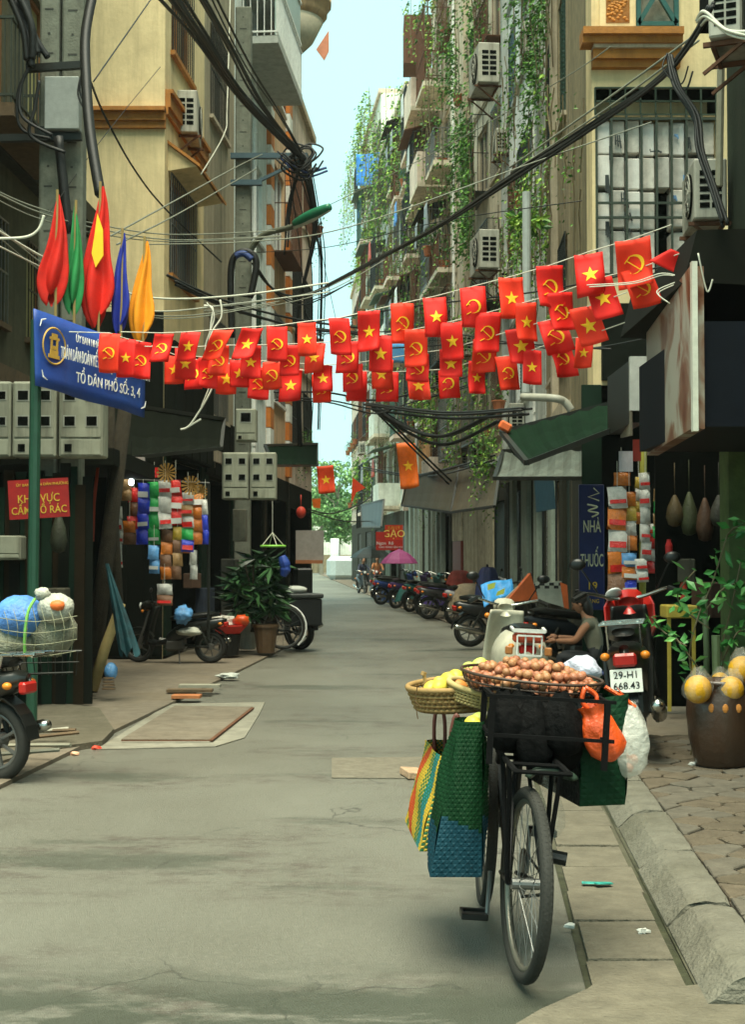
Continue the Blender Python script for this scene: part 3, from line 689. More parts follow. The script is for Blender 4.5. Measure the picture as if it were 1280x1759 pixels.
R6.door(.4,2.6,.12,2.7); R6.opening(3,5,.12,2.7,.8); R6.door(5.3,7.2,.12,2.7,C('door_bluegrey',(.06,.09,.09)))
populate(R6,5.8,3.0,1.9,{'bars':2,'cage':4},.3,.55,.6,.3,13); R6.pilaster(7.2,.4,.25,3.2,17.2); R6.done()
R7 = Fac('townhouse','pale greenish townhouse with rooftop greenery further along the right side',(1.35,53.02),(.4,63),1,19.5,paleg,tan,short='pale green house')
R7.door(.4,3,.12,2.7); R7.opening(4,6,.12,2.7,.8); R7.door(6.5,9,.12,2.7,C('door_green2',(.07,.1,.07)))
populate(R7,3.5,3.1,2.1,{'bars':2,'cage':4,'shutter':1},.3,.5,.6,.3,14); R7.done()
R8 = Fac('townhouse','last tall grey house on the right with a blue awning high up',(.4,63.02),(-.55,73),1,22.6,paleg,pinkw,short='far grey house')
R8.door(.4,3,.12,2.7); R8.door(5,8,.12,2.7)
populate(R8,3.5,3.1,2.3,{'bars':2,'cage':1,'shutter':1},.2,.2,.6,.35,15); R8.done()
R9 = Fac('townhouse','furthest narrow brownish house at the right end of the street',(-.55,73.02),(-1.25,84),1,17.0,pinkw,tan,short='furthest house')
R9.door(1,4,.12,2.7); populate(R9,3.5,3.2,2.4,{'bars':2,'shutter':1},.1,.0,.5,.3,16); R9.done()
# R0 shop at near right
R0 = Fac('shop_building','dark green shop building at the right edge behind the fruit plant',(2.85,4.0),(3.36,13.1),1,13,greenw,dkmetal,depth=2.4,short='corner shop')
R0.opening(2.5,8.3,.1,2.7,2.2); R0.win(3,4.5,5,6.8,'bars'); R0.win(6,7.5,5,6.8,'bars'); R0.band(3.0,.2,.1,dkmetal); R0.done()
# ---------------- left side
L1 = Fac('townhouse','old dark fronted townhouse at the upper left with wooden window frames',(-4.5,9.0),(-4.22,20.0),-1,15,M('wall_dark_olive',(.085,.08,.045),.9,streak=.6,dirt=(.03,.03,.015)),woodm,short='dark olive house')
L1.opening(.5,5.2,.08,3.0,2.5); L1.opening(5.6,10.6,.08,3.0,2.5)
for (z0_,z1_) in ((4.2,5.4),(6.6,8.6),(10,12)):
    for u0 in (3.2,5.6,8.2): L1.win(u0,u0+1.7,z0_,z1_,'bars' if z0_ < 6 else 'none',frame=C('frame_wood',(.22,.09,.03)),pane=C('curtain_yellow',(.3,.28,.12)))
L1.band(3.3,.3,.3,woodm); L1.band(6.2,.25,.25,conc_d); L1.balcony(5.5,8.0,6.25,.6,.9,'bars',woodm,C('lattice_dark',(.04,.05,.035))); L1.done()
L2 = Fac('cream_house','tall cream rendered house with orange cornice and hooded side window',(-3.0,20.0),(-2.8,23.0),-1,15,cream,ochre,depth=4.5,short='cream house')
LF = Fac('end_wall_house','plain cream end wall with orange cornice band behind the poles',(-3.0,19.96),(-5.2,19.96),1,15,cream,ochre,depth=.03,short='cream house')
LF.band(LF.z(200,210),.2,.12,ochre,0,2.2); b=B(); LF.bx(b,-.02,2.2,0,.2,LF.z(200,196),LF.z(200,190)); obj('cornice',b,ochre,LF.t); 
LF.opening(.3,2.0,.08,2.9,.02); LF.done()
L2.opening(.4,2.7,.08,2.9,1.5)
LF.low = dkc = lowdk; a,c,p,q = L2.rect(290,326,-60,150); L2.win(a,c,L2.z(308,118),L2.z(308,-60),'bars',frame=ochre)
a,c,p,q = L2.rect(288,332,325,490); L2.win(a,c,p,q,'bars',frame=ochre)
b = B(); zt = L2.z(310,300); b.prism([L2.L(a-.1,0,zt+.16),L2.L(a-.1,.42,zt-.16),L2.L(a-.1,0,zt-.22)],L2.L(c-a+.25,0,0)); obj('hood_body', b, cream, L2.t); b = B(); b.prism([L2.L(a-.16,0,zt+.17),L2.L(c+.2,0,zt+.17),L2.L(c+.2,.48,zt-.19),L2.L(a-.16,.48,zt-.19)],(0,0,.05)); obj('window_hood', b, ochre, L2.t)
zc = L2.z(300,214); L2.band(zc,.2,.08,ochre); b = B(); L2.bx(b,-.02,L2.U,0,.12,zc+.2,zc+.26); obj('cornice', b, ochre, L2.t)
L2.band(3.2,.2,.1,brownc); L2.done()
L3 = Fac('townhouse','bare grey brown wall between the cream house and the white house',(-2.8,23.02),(-2.6,26.0),-1,15,M('wall_grey_brown',(.36,.31,.21),.9,var=.15,streak=.5,dirt=(.09,.08,.045)),brownc,short='grey brown house')
L3.opening(.3,2.7,.08,2.8,1.2); L3.band(3.1,.2,.1); L3.win(.5,2.2,3.9,5.6,'bars'); L3.win(.5,2.2,9,10.6,'bars'); L3.done()
L4 = Fac('townhouse','white and pale blue townhouse with a grey projecting balcony high on the left',(-2.6,26.02),(-2.3,30.0),-1,17,M('wall_white_blue',(.74,.82,.78),.85,var=.12,streak=.4),grey,short='white and blue house')
L4.opening(.3,3.6,.08,2.8,1.2); L4.band(3.1,.2,.1); L4.win(.5,1.6,5,7,'none'); L4.win(2.3,3.5,5,7,'shutter'); L4.win(.4,3.4,8,9.6,'none',frame=white)
zb = L4.z(440,140); L4.balcony(.2,3.9,zb,.8,1.0,'bars',grey,white); b = B()
for k in range(3): L4.bx(b,.3,3.8,.0,.79,zb+1.1+k*.9,zb+1.16+k*.9)
obj('glazing_bars', b, white, L4.t); b = B(); L4.bx(b,.3,3.8,.72,.76,zb+.05,zb+3.6); obj('balcony_glazing', b, C('pale_glazing',(.35,.45,.42),.3), L4.t)
L4.pilaster(.3,.25,.1,3.2); L4.pipe(1.9,3.2,16); L4.done()
L5 = Fac('corner_house','orange townhouse with white quoin blocks and a round balcony on top',(-2.3,30.02),(-2.05,34.2),-1,19,M('wall_orange_tan',(.62,.42,.25),.85,var=.12,streak=.4),white,short='orange quoin house')
L5.opening(.3,3.8,.08,2.8,1.2)
z = 3.4; k = 0
while z < 18.8:
    for uu in (.3, 3.7):
        b = B(); L5.bx(b,uu-.28,uu+.28,.0,.1,z,z+.42); obj('quoin_block', b, white if k%2 else C('quoin_orange',(.6,.19,.03),streak=.3), L5.t)
    z += .44; k += 1
zr = L5.z(515,75)
b = B(); b.lathe([(.85,0),(.95,.12),(.95,.3),(1.05,.36),(1.05,.5),(.9,.5)], L5.L(4.0,0,zr-.4), 24); obj('round_balcony', b, C('balcony_tan',(.5,.33,.18),streak=.3), L5.t, smooth=True)
b = B(); b.lathe([(.85,0),(.6,-.5),(.2,-.9)], L5.L(4.0,0,zr-.42), 24); obj('balcony_corbel', b, C('corbel_cream',(.5,.45,.33)), L5.t, smooth=True)
L5.win(1.1,3.1,5,7,'bars'); L5.win(1.1,3.1,8.4,10.4,'cage'); L5.win(1.1,3.1,12,14,'bars'); L5.done()
L6 = Fac('townhouse','weathered narrow house with caged balconies at the bend on the left',(-2.05,34.22),(-1.72,39.4),-1,13.2,pinkw,brownc,short='house at the bend')
L6.opening(.3,4.8,.08,2.7,1.2); populate(L6,3.3,3.1,2.3,{'bars':3,'shutter':2},.15,.0,.5,.2,21); L6.done()
L7 = Fac('townhouse','tall plain house behind the house at the bend',(-1.9,39.42),(-2.4,48),-1,9,tan,brownc,short='set back house'); L7.opening(1,7,.08,2.7,1); L7.win(1,3,4,6,'bars'); L7.win(5,7,4,6,'bars'); L7.done()
# ------------------------------------------------------------ poles, cables, flags, signs
def cr(pts, n=6):     # Catmull-Rom through points
    P = [pts[0]]+list(pts)+[pts[-1]]; o = []
    for i in range(1, len(P)-2):
        for k in range(n):
            t = k/n; a, b_, c, d = P[i-1],P[i],P[i+1],P[i+2]
            o.append(.5*((2*b_)+(c-a)*t+(2*a-5*b_+4*c-d)*t*t+(3*b_-a-3*c+d)*t**3))
    o.append(P[-2]); return o
def wpts(pix, d0, d1):
    n = len(pix)-1; o = []
    for i, q in enumerate(pix): o.append(W(q[0], q[1], q[2] if len(q) > 2 else lerp(d0,d1,i/n)))
    return o
def bundle(name, label, cat, lines, group=None):
    # lines: (pixels, d0, d1, radius, material, copies, spread)
    allp = [wpts(l[0], l[1], l[2]) for l in lines]; base = min((p for q in allp for p in q), key=lambda p: p.z)
    t = T(name, label, cat, base, 0, group)
    for l, P in zip(lines, allp):
        cp = l[5] if len(l) > 5 else 1; sp = l[6] if len(l) > 6 else .04
        for k in range(cp):
            off = Vector((rnd.gauss(0,sp), rnd.gauss(0,sp), rnd.gauss(0,sp))) if cp > 1 else Vector((0,0,0))
            Q = [p+off*(.4+rnd.random()) if cp > 1 else p for p in P]
            b = B(); b.tube(cr(Q, 7), l[3]*(rnd.uniform(.7,1.15) if cp > 1 else 1), 5); obj('cable', b, l[4], t, world=True, smooth=True)
    return t
# concrete pole pair at left
polem = M('pole_concrete', (.17,.18,.14), .85, streak=.4, scale=8)
def cpole(cx0, cx1, d, top, label, slots=True, sq=True, bot=0):
    a, c = W(cx0,900,d), W(cx1,900,d); w_ = c.x-a.x; cx = (a.x+c.x)/2
    t = T('utility_pole', label, 'pole', (cx,d,0))
    b = B(); b.box(-w_/2,w_/2,-w_/2,w_/2,bot,top,.02); obj('shaft', b, polem, t)
    if slots:
        z = 2.5; b = B()
        while z < top-.3:
            b.box(-w_*.22,w_*.22,-w_/2-.004,-w_/2+.01,z,z+.015); b.box(-.012,.012,-w_/2-.004,-w_/2+.01,z+.2,z+.22); z += .45
        o = obj('climbing_slots', b, C('slot_dark',(.04,.04,.03)), t); o['kind'] = 'stuff'
    return t
cpole(65,98,14,9.5,'left one of the two square concrete poles by the blue banner')
cpole(104,141,14.05,9.5,'right one of the two square concrete poles by the blue banner')
P2 = cpole(403,430,24,11,'concrete pole with punched holes standing before the white and blue house')
# pole hardware
b = B(); a = W(82,140,13.85); c = W(140,230,13.85); b.box(a.x,c.x,a.y-.16,a.y,c.z,a.z,.01); one('junction_box', b, C('box_grey',(.26,.28,.26),.5), 'plain grey junction box strapped to the concrete pole pair', 'electrical box')
for (x0,y0,x1,y1) in ((45,118,140,112),(0,238,140,235),(60,225,135,222)):
    b = B(); b.beam(W(x0,y0,13.8), W(x1,y1,13.8), .07, .07); one('cross_arm', b, dkmetal, f'dark steel cross arm {"under" if y0 > 200 else "above"} the grey junction box, {"long one reaching the left edge" if x0 == 0 else "short one on the pole pair"}', 'cross arm')
for (y, x1, nm) in ((268,528,'upper'),(314,450,'lower')):
    b = B(); b.beam(W(396,y,23.8), W(x1,y,23.8), .1, .09)
    if nm == 'lower': b.beam(W(430,318,23.8), W(530,270,23.8), .07,.05)
    one('cross_arm', b, C('arm_bluegrey',(.06,.1,.12),metal=.3), f'{nm} steel cross arm on the concrete pole with punched holes', 'cross arm')
# street lamp
t = T('street_lamp', 'green tubular street lamp on a slanted arm above the flags', 'street lamp', W(430,440,23.7)); b = B()
b.tube(cr([W(425,440,23.7),W(450,405,23.5),W(500,390,23.2),W(520,380,23)]), .05, 8); obj('arm', b, C('lamp_arm',(.13,.14,.1)), t, world=True, smooth=True)
b = B(); q = [W(505,385,23.1),W(535,370,22.9),W(567,355,22.7)]; b.tube(cr(q), [.06+.04*math.sin(i/12*PI) for i in range(13)], 8); obj('lamp_housing', b, C('lamp_green',(.015,.14,.07),.35), t, world=True, smooth=True)
b = B(); q = [p+Vector((0,0,-.06)) for p in q]; b.tube(q, [.03,.06,.02], 8); obj('lamp_lens', b, C('lens',(.5,.5,.4),.2), t, world=True)
# flag cords & small flags
def strdep(px): return tab([(100,11.0),(170,11.1),(400,11.9),(640,12.0),(1180,9.6)], px)
starpts = [(math.sin(i*PI/5)*(1 if i%2 == 0 else .4), math.cos(i*PI/5)*(1 if i%2 == 0 else .4)) for i in range(10)]
def star_b(r):
    b = B(); n = 10; f = [(x*r,-.002,z*r) for x, z in starpts]; k = [(x*r,.0,z*r) for x, z in starpts]
    b.add(f+k+[(0,-.003,0)], [(i,(i+1)%n,20) for i in range(n)]+[(n+i,n+(i+1)%n,(i+1)%n,i) for i in range(n)]); return b
def hs_b(r):
    b = B(); d = (0,.003,0)
    n = 14; o = []; 
    for i in range(n+1):
        a = R(125)-R(245)*i/n; o.append((math.cos(a)*r*.95, -.002, math.sin(a)*r*.9))
    for i in range(n, -1, -1):
        a = R(125)-R(245)*i/n; k = .66+.27*abs(i/n-.42)*2.0; k = min(k,.94); o.append((math.cos(a)*r*k-.05*r, -.002, math.sin(a)*r*k*.95))
    for i in range(n):
        q = [o[i],o[i+1],o[2*n-i],o[2*n+1-i]]; b.prism(q, d)
    b.beam((-.38*r,-.003,-.72*r),(-.95*r,-.003,-1.0*r),.2*r,.006)
    b.beam((-.72*r,-.003,.42*r),(.62*r,-.003,-.72*r),.18*r,.006)     # hammer handle
    b.beam((-.92*r,-.003,.2*r),(-.4*r,-.003,.75*r),.34*r,.007)     # hammer head
    return b
SM = {}
def emblem(kind, r):
    k = (kind, round(r,3))
    if k not in SM:
        o = obj('emblem', star_b(r) if kind == 's' else hs_b(r), yel); SM[k] = o.data; bpy.data.objects.remove(o)
    o = bpy.data.objects.new('emblem', SM[k]); COL.objects.link(o); return o
def flag(x0,x1,y0,y1,kind,label,dd=0,skew=0,d=None,m=None,tilt=0,er=.30,group='small red flags strung across the street',cat='flag',name='flag'):
    d = d or strdep((x0+x1)/2)+dd; xm = (x0+x1)/2; x0 = xm-(xm-x0)*1.1; x1 = xm+(x1-xm)*1.1; y1 = y1+(y1-y0)*.07; a = W(x0,y0,d); c = W(x1,y1,d); w_ = c.x-a.x; h = a.z-c.z; ph = rnd.uniform(0,6); yaw = rnd.uniform(-.25,.25)
    t = bpy.data.objects.new(name, None); b = B(); sk = skew*w_; am = .016+rnd.random()*.022; cl = rnd.choice([-1,1])*rnd.random()*.16; amp = am*(w_/.2); cz = rnd.uniform(-.03,.03)*h
    def fn(u, v):
        k = .25+.75*v
        return ((u-.5)*w_ + sk*(.5-v), amp*math.sin(u*4.5+ph+v*2)*k + amp*.7*math.sin(v*5+ph*2), -v*h + cz*math.sin(u*PI)*(1-v) + h*abs(cl)*max(0,(u if cl > 0 else 1-u)-.45)**1.5*max(0,v-.35)*1.6)
    b.grid(fn, 8, 9)
    o = obj(name, b, m or red, None, smooth=True, solid=.0015); o.location = ((a.x+c.x)/2, d, a.z); o.rotation_euler = (0, tilt, yaw); tag(o, label, cat, group)
    if kind in 'sh':
        eb = star_b(w_*er) if kind == 's' else hs_b(w_*er); ev = []
        for (x,y,z) in eb.v:
            q = Vector(fn(.5+x/w_, .5-z/h)); ev.append((q.x, q.y+y*.5-.0035, q.z))
        eb.v = ev; obj('emblem', eb, yel, o); return o
    return o
rows = {
 'top': [(1057,1112,412,486,'h',.1,-.14),(988,1033,434,503,'s',.05,-.1),(922,966,457,522,'h',0,-.08),(858,898,476,541,'s',0,-.05),(792,832,493,557,'h',0,-.06),(729,765,510,573,'s',0,-.05),(672,709,522,584,'h',0,-.04),(615,650,535,597,'s',.1,-.03),(567,600,547,604,'h',-.1,-.03),(512,541,553,606,'s',0,-.03),(460,492,560,615,'h',0,.0),(408,441,563,612,'s',.5,0),(357,388,567,613,'h',.7,0),(308,338,571,615,'s',.3,0),(262,292,573,617,'h',.3,0)],
 'second': [(1074,1121,462,522,'h',-.2,-.18),(1010,1054,478,542,'s',-.2,-.16),(942,985,503,562,'h',-.1,-.1),(886,921,520,580,'s',-.05,-.05),(817,857,538,600,'h',.1,-.03),(759,794,553,612,'s',.0,-.03),(697,733,566,624,'h',0,0),(636,672,577,634,'s',0,0),(580,615,585,636,'h',.1,0),(525,556,590,636,'s',.1,0),(482,514,592,640,'h',.1,0),(415,446,594,645,'s',.05,0),(360,390,594,640,'h',.1,0),(302,334,598,646,'s',0,0)],
 'third': [(986,1030,528,587,'s',-.25,-.14),(930,974,548,603,'h',-.2,-.14),(872,914,565,620,'s',-.1,-.1),(812,850,583,634,'h',.1,-.03),(757,792,600,643,'s',0,-.02),(700,735,608,652,'h',0,0),(640,674,618,664,'s',0,0),(590,622,625,668,'h',0,0),(540,570,628,668,'s',0,0),(452,484,622,664,'h',0,0),(396,426,618,660,'s',0,0),(342,372,615,662,'h',0,0),(284,314,610,655,'s',0,0),(228,258,588,645,'h',0,.04),(203,231,583,642,'s',0,.04),(172,204,573,634,'h',0,.03)],
 'lowest': [(990,1018,580,627,'s',.1,.03),(946,983,583,642,'h',-.15,-.12),(901,931,602,655,'s',-.1,.05),(855,888,612,664,'h',-.2,-.06),(806,834,620,671,'s',.0,0),(754,787,635,679,'h',0,-.05),(702,736,638,682,'s',-.1,-.02),(648,683,640,685,'h',0,0),(597,629,638,684,'s',0,0),(538,568,643,686,'h',0,0),(482,516,633,685,'s',.1,0),(428,461,630,681,'h',.1,0),(373,406,625,672,'s',.1,0),(318,348,618,664,'h',.1,0)]}
big = ['first','second','third','fourth','fifth','sixth','seventh','eighth','ninth','tenth','eleventh','twelfth','thirteenth','fourteenth','fifteenth','sixteenth']
for ri, (rn, L_) in enumerate(rows.items()):
    for i, (x0,x1,y0,y1,k,sk,tl) in enumerate(L_):
        flag(x0,x1,y0,y1+2,k,f'small red flag with yellow {"star" if k == "s" else "hammer and sickle"}, {big[i]} from the right on the {rn} string',dd=.1*ri,skew=sk,tilt=tl, m=red if i%3 else C('flag_red_warm',(.8,.03,.006),.7,var=.1))
    pp = sorted([((x0+x1)/2, y0-1) for (x0,x1,y0,y1,k,sk,tl) in L_]); l0, l1 = pp[0], pp[-1]
    pp = [(l0[0]-70, l0[1]-2)]+pp+[(l1[0]+70, l1[1]-25)]
    b = B(); b.tube([W(x,y,strdep(x)+.1*ri) for x,y in pp], .004, 4); one('long_cord', b, cablew, f'thin cord carrying the {rn} row of red flags', 'cord')
flag(1133,1172,428,480,'x','red pennant end of the top string folded against the billboard',d=9.8,skew=-1.0,tilt=-.5)
# larger street flags
def bigflag(x, y0, y1, w_, d, m, label, star=False, pole_to=None, twist=.6):
    a = W(x,y0,d); c = W(x,y1,d); h = a.z-c.z; ww = w_*d/F*.84
    t = T('draped_flag', label, 'flag', (a.x,d,(W(x,pole_to or y1+60,d)).z), 0, 'coloured flags on sticks above the blue banner')
    zz = a.z-t.location.z; b = B()
    prof = [(0,.05),(.1,.24),(.3,.5),(.5,.72),(.68,.98),(.8,1.0),(.9,.8),(.97,.55),(1,.3)]; r1 = rnd.uniform(-1,1); r2 = rnd.uniform(0,6)
    def fn(u, v):
        k = tab(prof, v)*ww*.5; ph = u*2*PI
        fo = math.sin(ph*4+r2+v*2.5); return (math.cos(ph)*k*(1+.16*fo) - r1*.10*ww*(v-.5) - .18*ww*(v-.5)+.05*ww*math.sin(v*7+r2), math.sin(ph)*k*.4*(1+.9*fo), zz-.01-v*h*(1-.10*max(0,math.cos(ph+r2*.3))*v) - .02*fo*v)
    b.grid(fn, 48, 18); b.cur = 1
    o = obj('cloth', b, m, t, smooth=True)
    if star:
        b = B(); k = zz-h*.42
        b.prism([(.0,-.21*ww-.02,k+.24),(.05,-.26*ww-.02,k+.1),(.055,-.26*ww-.02,k-.12),(-.01,-.24*ww-.02,k-.22),(-.045,-.24*ww-.02,k-.1),(-.02,-.24*ww-.02,k+.06)], (0,.02,0)); obj('emblem', b, yel, t)
    b = B(); b.cyl((0,0,0),(0.01,0,zz+.03),.012,6); obj('stick', b, C('bamboo_stick',(.3,.22,.08)), t)
redb = C('flag_silk_red',(.62,.015,.006),.75,var=.3,scale=4); bigflag(96,332,520,56,11.6,redb,'long plain red flag, leftmost of the five above the banner',pole_to=560)
bigflag(128,350,535,40,11.7,C('flag_silk_green',(.02,.22,.06),.7,var=.35,scale=4),'rolled green flag between two red flags above the banner',pole_to=570)
bigflag(170,318,558,66,11.8,redb,'tall red flag showing a folded yellow star',True,pole_to=590)
bigflag(208,398,570,38,11.9,C('flag_silk_blue',(.015,.03,.3),.7,var=.35,scale=4),'dark blue flag beside the yellow one',pole_to=590)
bigflag(246,412,585,50,12.0,C('flag_silk_yellow',(.85,.3,.01),.75,var=.2,scale=4),'orange yellow flag, rightmost of the five above the banner',pole_to=600)
# blue banner on green posts
t = T('street_banner','blue banner with white Vietnamese lettering and a round golden emblem','banner',W(60,1010,11.0))
A = [W(57,530,11.0),W(250,600,12.3),W(250,717,12.3),W(60,662,11.0)]
b = B(); n_ = (A[1]-A[0]).cross(A[3]-A[0]).normalized(); 
if n_.y > 0: n_ = -n_
def bf(u, v): return A[0].lerp(A[1],u).lerp(A[3].lerp(A[2],u), v) + n_*(.015*math.sin(u*11))*(.3+v)
b.grid(bf, 24, 6); obj('banner_cloth', b, C('banner_blue',(.018,.065,.3),.5), t, world=True, smooth=True, solid=.01)
ux = (A[1]-A[0]); W_ = ux.length; ux.normalize(); uz = ((A[0]-A[3]).normalized()); Hh = (A[0]-A[3]).length
inv = Matrix.Translation(t.location).inverted()
def bplace(o, u, v, off=.03):
    p = A[0].lerp(A[1],u).lerp(A[3].lerp(A[2],u), v)+n_*off; m = Matrix((( *ux,0),(*uz,0),(*(-n_) ,0),(0,0,0,1))).transposed()
    zc_ = ux.cross(uz).normalized(); m = Matrix(((ux.x,uz.x,zc_.x,p.x),(ux.y,uz.y,zc_.y,p.y),(ux.z,uz.z,zc_.z,p.z),(0,0,0,1))); o.matrix_basis = inv @ m
wt = C('letter_white',(.75,.75,.7),.6,var=.03)
for s_, u, v, sz, sx in (('ỦY BAN NHÂN DÂN PHƯỜNG',.56,.2,.085,.62),('TOÀN DÂN ĐOÀN KẾT XÂY DỰNG ĐỜI SỐNG VĂN HÓA',.605,.44,.135,.36),('TỔ DÂN PHỐ SỐ: 3, 4',.62,.72,.12,.8)):
    o = text(s_, wt, t, (0,0,0), (0,0,0), sz, 1); bplace(o, u, v); o.matrix_basis = o.matrix_basis @ Matrix.Diagonal((sx,1,1,1))
gold = C('emblem_gold',(.5,.3,.05),.5)
b = B(); b.torus((0,0,0),.145,.008,28,4,'z'); o = obj('emblem_ring', b, gold, t); bplace(o, .14, .42)
b = B()
for q in ((-.07,.07,-.1,-.07),(-.05,.05,-.07,-.035),(-.045,-.025,-.035,.05),(.025,.045,-.035,.05),(-.06,.06,.05,.07),(-.035,.035,.07,.1),(-.02,.02,-.03,.0)): b.box(q[0],q[1],q[2],q[3],-.004,.004)
o = obj('emblem', b, gold, t); bplace(o, .14, .42)
for u, v, r_ in ((.03,.1,0),(.03,.9,1),(.97,.9,2)):
    b = B(); sx = 1 if u < .5 else -1; sy = -1 if v < .5 else 1
    for k in range(3): b.tube([(sx*.01*k,sy*(.07-.02*k),0),(sx*.015,sy*.015,0),(sx*(.07-.02*k),sy*.01*k,0)],.004,4)
    o = obj('corner_ornament', b, wt, t); bplace(o, u, v)
gp = C('post_green',(.015,.06,.035),.5)
b = B(); b.cyl(W(62,550,11.12), Vector((W(55,1000,11.12).x,11.12,0)), .045, 10); obj('post', b, gp, t, world=True)
# red sign
t = T('red_sign','red sign with yellow lettering forbidding rubbish dumping','sign',W(68,890,13.0)); zz = 0
a, c = W(18,823,13),W(120,890,13); w_ = c.x-a.x; h = a.z-c.z; b = B(); b.box(-w_/2,w_/2,-.01,.01,0,h); obj('board', b, C('sign_red',(.35,.012,.01),.5), t); t.rotation_euler = (0,-.06,.05)
ym = C('letter_yellow',(.65,.42,.04),.6)
for s_, z_, sz in (('KHU VỰC',h*.5,.105),('CẤM ĐỔ RÁC',h*.2,.098)): text(s_, ym, t, (0,-.013,z_), (PI/2,0,0), sz, .85)
text('ỦY BAN NHÂN DÂN PHƯỜNG', ym, t, (.04,-.013,h*.86), (PI/2,0,0), .035, 1)
# meter boxes
def meter(x0,x1,y0,y1,d,label,cols=2,rz=0,rows_=((.06,.2),(.4,.2)),name='meter_box'):
    a, c = W(x0,y0,d), W(x1,y1,d); w_ = c.x-a.x; h = a.z-c.z; t = T(name,label,'electric meter box',((a.x+c.x)/2,d,c.z),rz,'grey electric meter boxes')
    m = C('meter_grey',(.30,.31,.235),.7,streak=.6,scale=4); b = B(); b.box(-w_/2,w_/2,0,.28,0,h,.015); obj('cabinet', b, m, t)
    b = B(); b.box(-w_/2+.02,w_/2-.02,-.012,-.001,h*.26,h*.975,.006); obj('upper_door', b, m, t); b = B(); b.box(-w_/2+.02,w_/2-.02,-.012,-.001,.02,h*.23,.006); obj('lower_door', b, m, t)
    for i in range(cols):
        for (f0, fh) in rows_:
            x = lerp(-w_/2,w_/2,(i+.5)/cols); s_ = w_*.115*2/cols; z_ = h*(1-f0-fh*.5)-.02; b = B(); b.box(x-s_,x+s_,-.02,-.0125,z_-s_*.9,z_+s_*.9); b.box(x-s_*1.25,x+s_*1.25,-.0168,-.0122,z_-s_*1.15,z_+s_*1.15)
            wd = obj('meter_window', b, [C('meter_rim',(.3,.31,.26)),shade], t); wd.data.polygons.foreach_set('material_index', [1]*6+[0]*6)
    b = B(); b.box(-w_*.36,-w_*.2,-.018,-.0125,h*.07,h*.17); obj('meter_window', b, shade, t)
    return t
meter(381,427,777,858,20.6,'left half of the pale meter box pair above the dark leaved plant'); meter(429,474,777,858,20.55,'right half of the pale meter box pair above the dark leaved plant')
meter(404,440,702,758,21,'small meter box above the pale meter box pair',1,rows_=((.1,.25),))
meter(-45,17,655,785,13.5,'meter box cut by the left picture edge beneath the banner',2); meter(21,95,655,785,13.5,'meter box behind the green banner post',2); meter(101,176,655,785,13.5,'meter box right of the green banner post under the banner',2)
meter(-20,35,920,962,13.5,'low pale box at the left edge under the red sign',1,rows_=())
# cables
K, Gy, Pl = cablem, cableg, cablew
bundle('cable_bundle','thick black cable bundle sweeping from the upper right down to the street end','cables',[([(1225,10,9.0),(1190,70,9.3),(1130,140,9.9),(1010,222,11),(880,305,12.4),(760,385,14.5),(650,445,18),(560,492,24)],0,0,.017,K,7,.016),([(1200,60,9.4),(1060,165,10.5),(880,290,12.4)],0,0,.008,Gy,2,.03)])
bundle('cable_bundle','twisted black cable dropping down the barred window to the dark canopy','cables',[([(1150,95),(1165,150),(1195,200),(1205,260),(1225,320),(1245,385)],9.6,9.2,.013,K,4,.014),([(1155,100),(1150,130),(1175,150),(1190,120)],9.6,9.5,.008,K,2,.02)])
bundle('cable_bundle','black cables running down from the top left to the pole with punched holes','cables',[([(285,-30),(345,60),(420,170),(525,275)],13,24,.028,K,5,.06),([(330,-30),(400,90),(455,190),(530,285)],13,24,.018,K,3,.06),([(360,-30),(430,110),(480,190),(520,262)],14,24,.014,K,2,.06)])
bundle('cable_bundle','tangle of black wires hanging straight down below the hub of cables','cables',[([(520,270),(500,340),(492,420)],23.8,23.8,.02,K,3,.05),([(525,280),(545,400),(515,560),(520,770)],23.8,25,.022,K,4,.07),([(530,270),(548,380),(555,480),(548,740)],24,30,.014,K,4,.1),([(505,290),(540,420),(545,560),(540,700)],24,28,.012,K,3,.1),([(525,280),(560,470),(600,650)],24,30,.006,K)])
bundle('cable_bundle','clump of wires knotted at the hub of cables on the cross arm','cables',[([(490,262),(520,285),(545,262),(525,250),(500,275),(530,300),(548,280)],23.5,23.7,.018,K,5,.08),([(480,270),(520,300),(560,290)],23.5,23.7,.02,C('cable_blue',(.03,.06,.2)),2,.04)])
bundle('cable_bundle','sagging black wires between the left houses below the street lamp','cables',[([(435,455),(470,500),(520,515),(600,480)],23,25,.016,K,4,.06),([(300,480),(400,525),(520,555),(640,570)],18,23,.022,K,3,.05),([(350,530),(440,520),(560,495),(660,440)],18,26,.008,Gy,2,.05)])
bundle('cable_loop','coil of thick black cable hung on the punched pole','cables',[([(398,580),(396,470),(405,438),(425,432),(440,450),(432,500),(428,510)],22.5,22.5,.06,K),([(404,440),(418,436),(432,446)],22.4,22.4,.055,C('cable_blue',(.03,.06,.2))),([(402,506),(430,510)],22.5,22.5,.02,K)])
bundle('cable_bundle','pale slack wires at the left edge under the cross arm','cables',[([(-20,410),(40,408),(65,395),(75,370)],11,11,.012,Pl),([(-20,330),(60,365),(170,395),(300,412),(480,405)],11,18,.007,Gy,3,.05),([(-20,395),(70,450),(160,490),(260,520),(400,515),(560,490)],11,16,.010,Pl,2,.04),([(-20,380),(90,470),(220,535),(330,545),(480,520)],11,16,.006,Gy,2,.04)])
bundle('cable_bundle','knot of white wires dangling in front of the left flags','cables',[([(350,525),(365,530),(362,560),(355,630)],12.3,12.3,.010,Pl),([(378,515),(380,545),(362,580),(370,650),(330,725),(310,738)],12.2,12.2,.009,Pl),([(355,520),(368,545),(352,600),(366,640),(345,700)],12.2,12.2,.006,Pl),([(320,735),(345,720)],12.2,12.2,.009,Pl)])
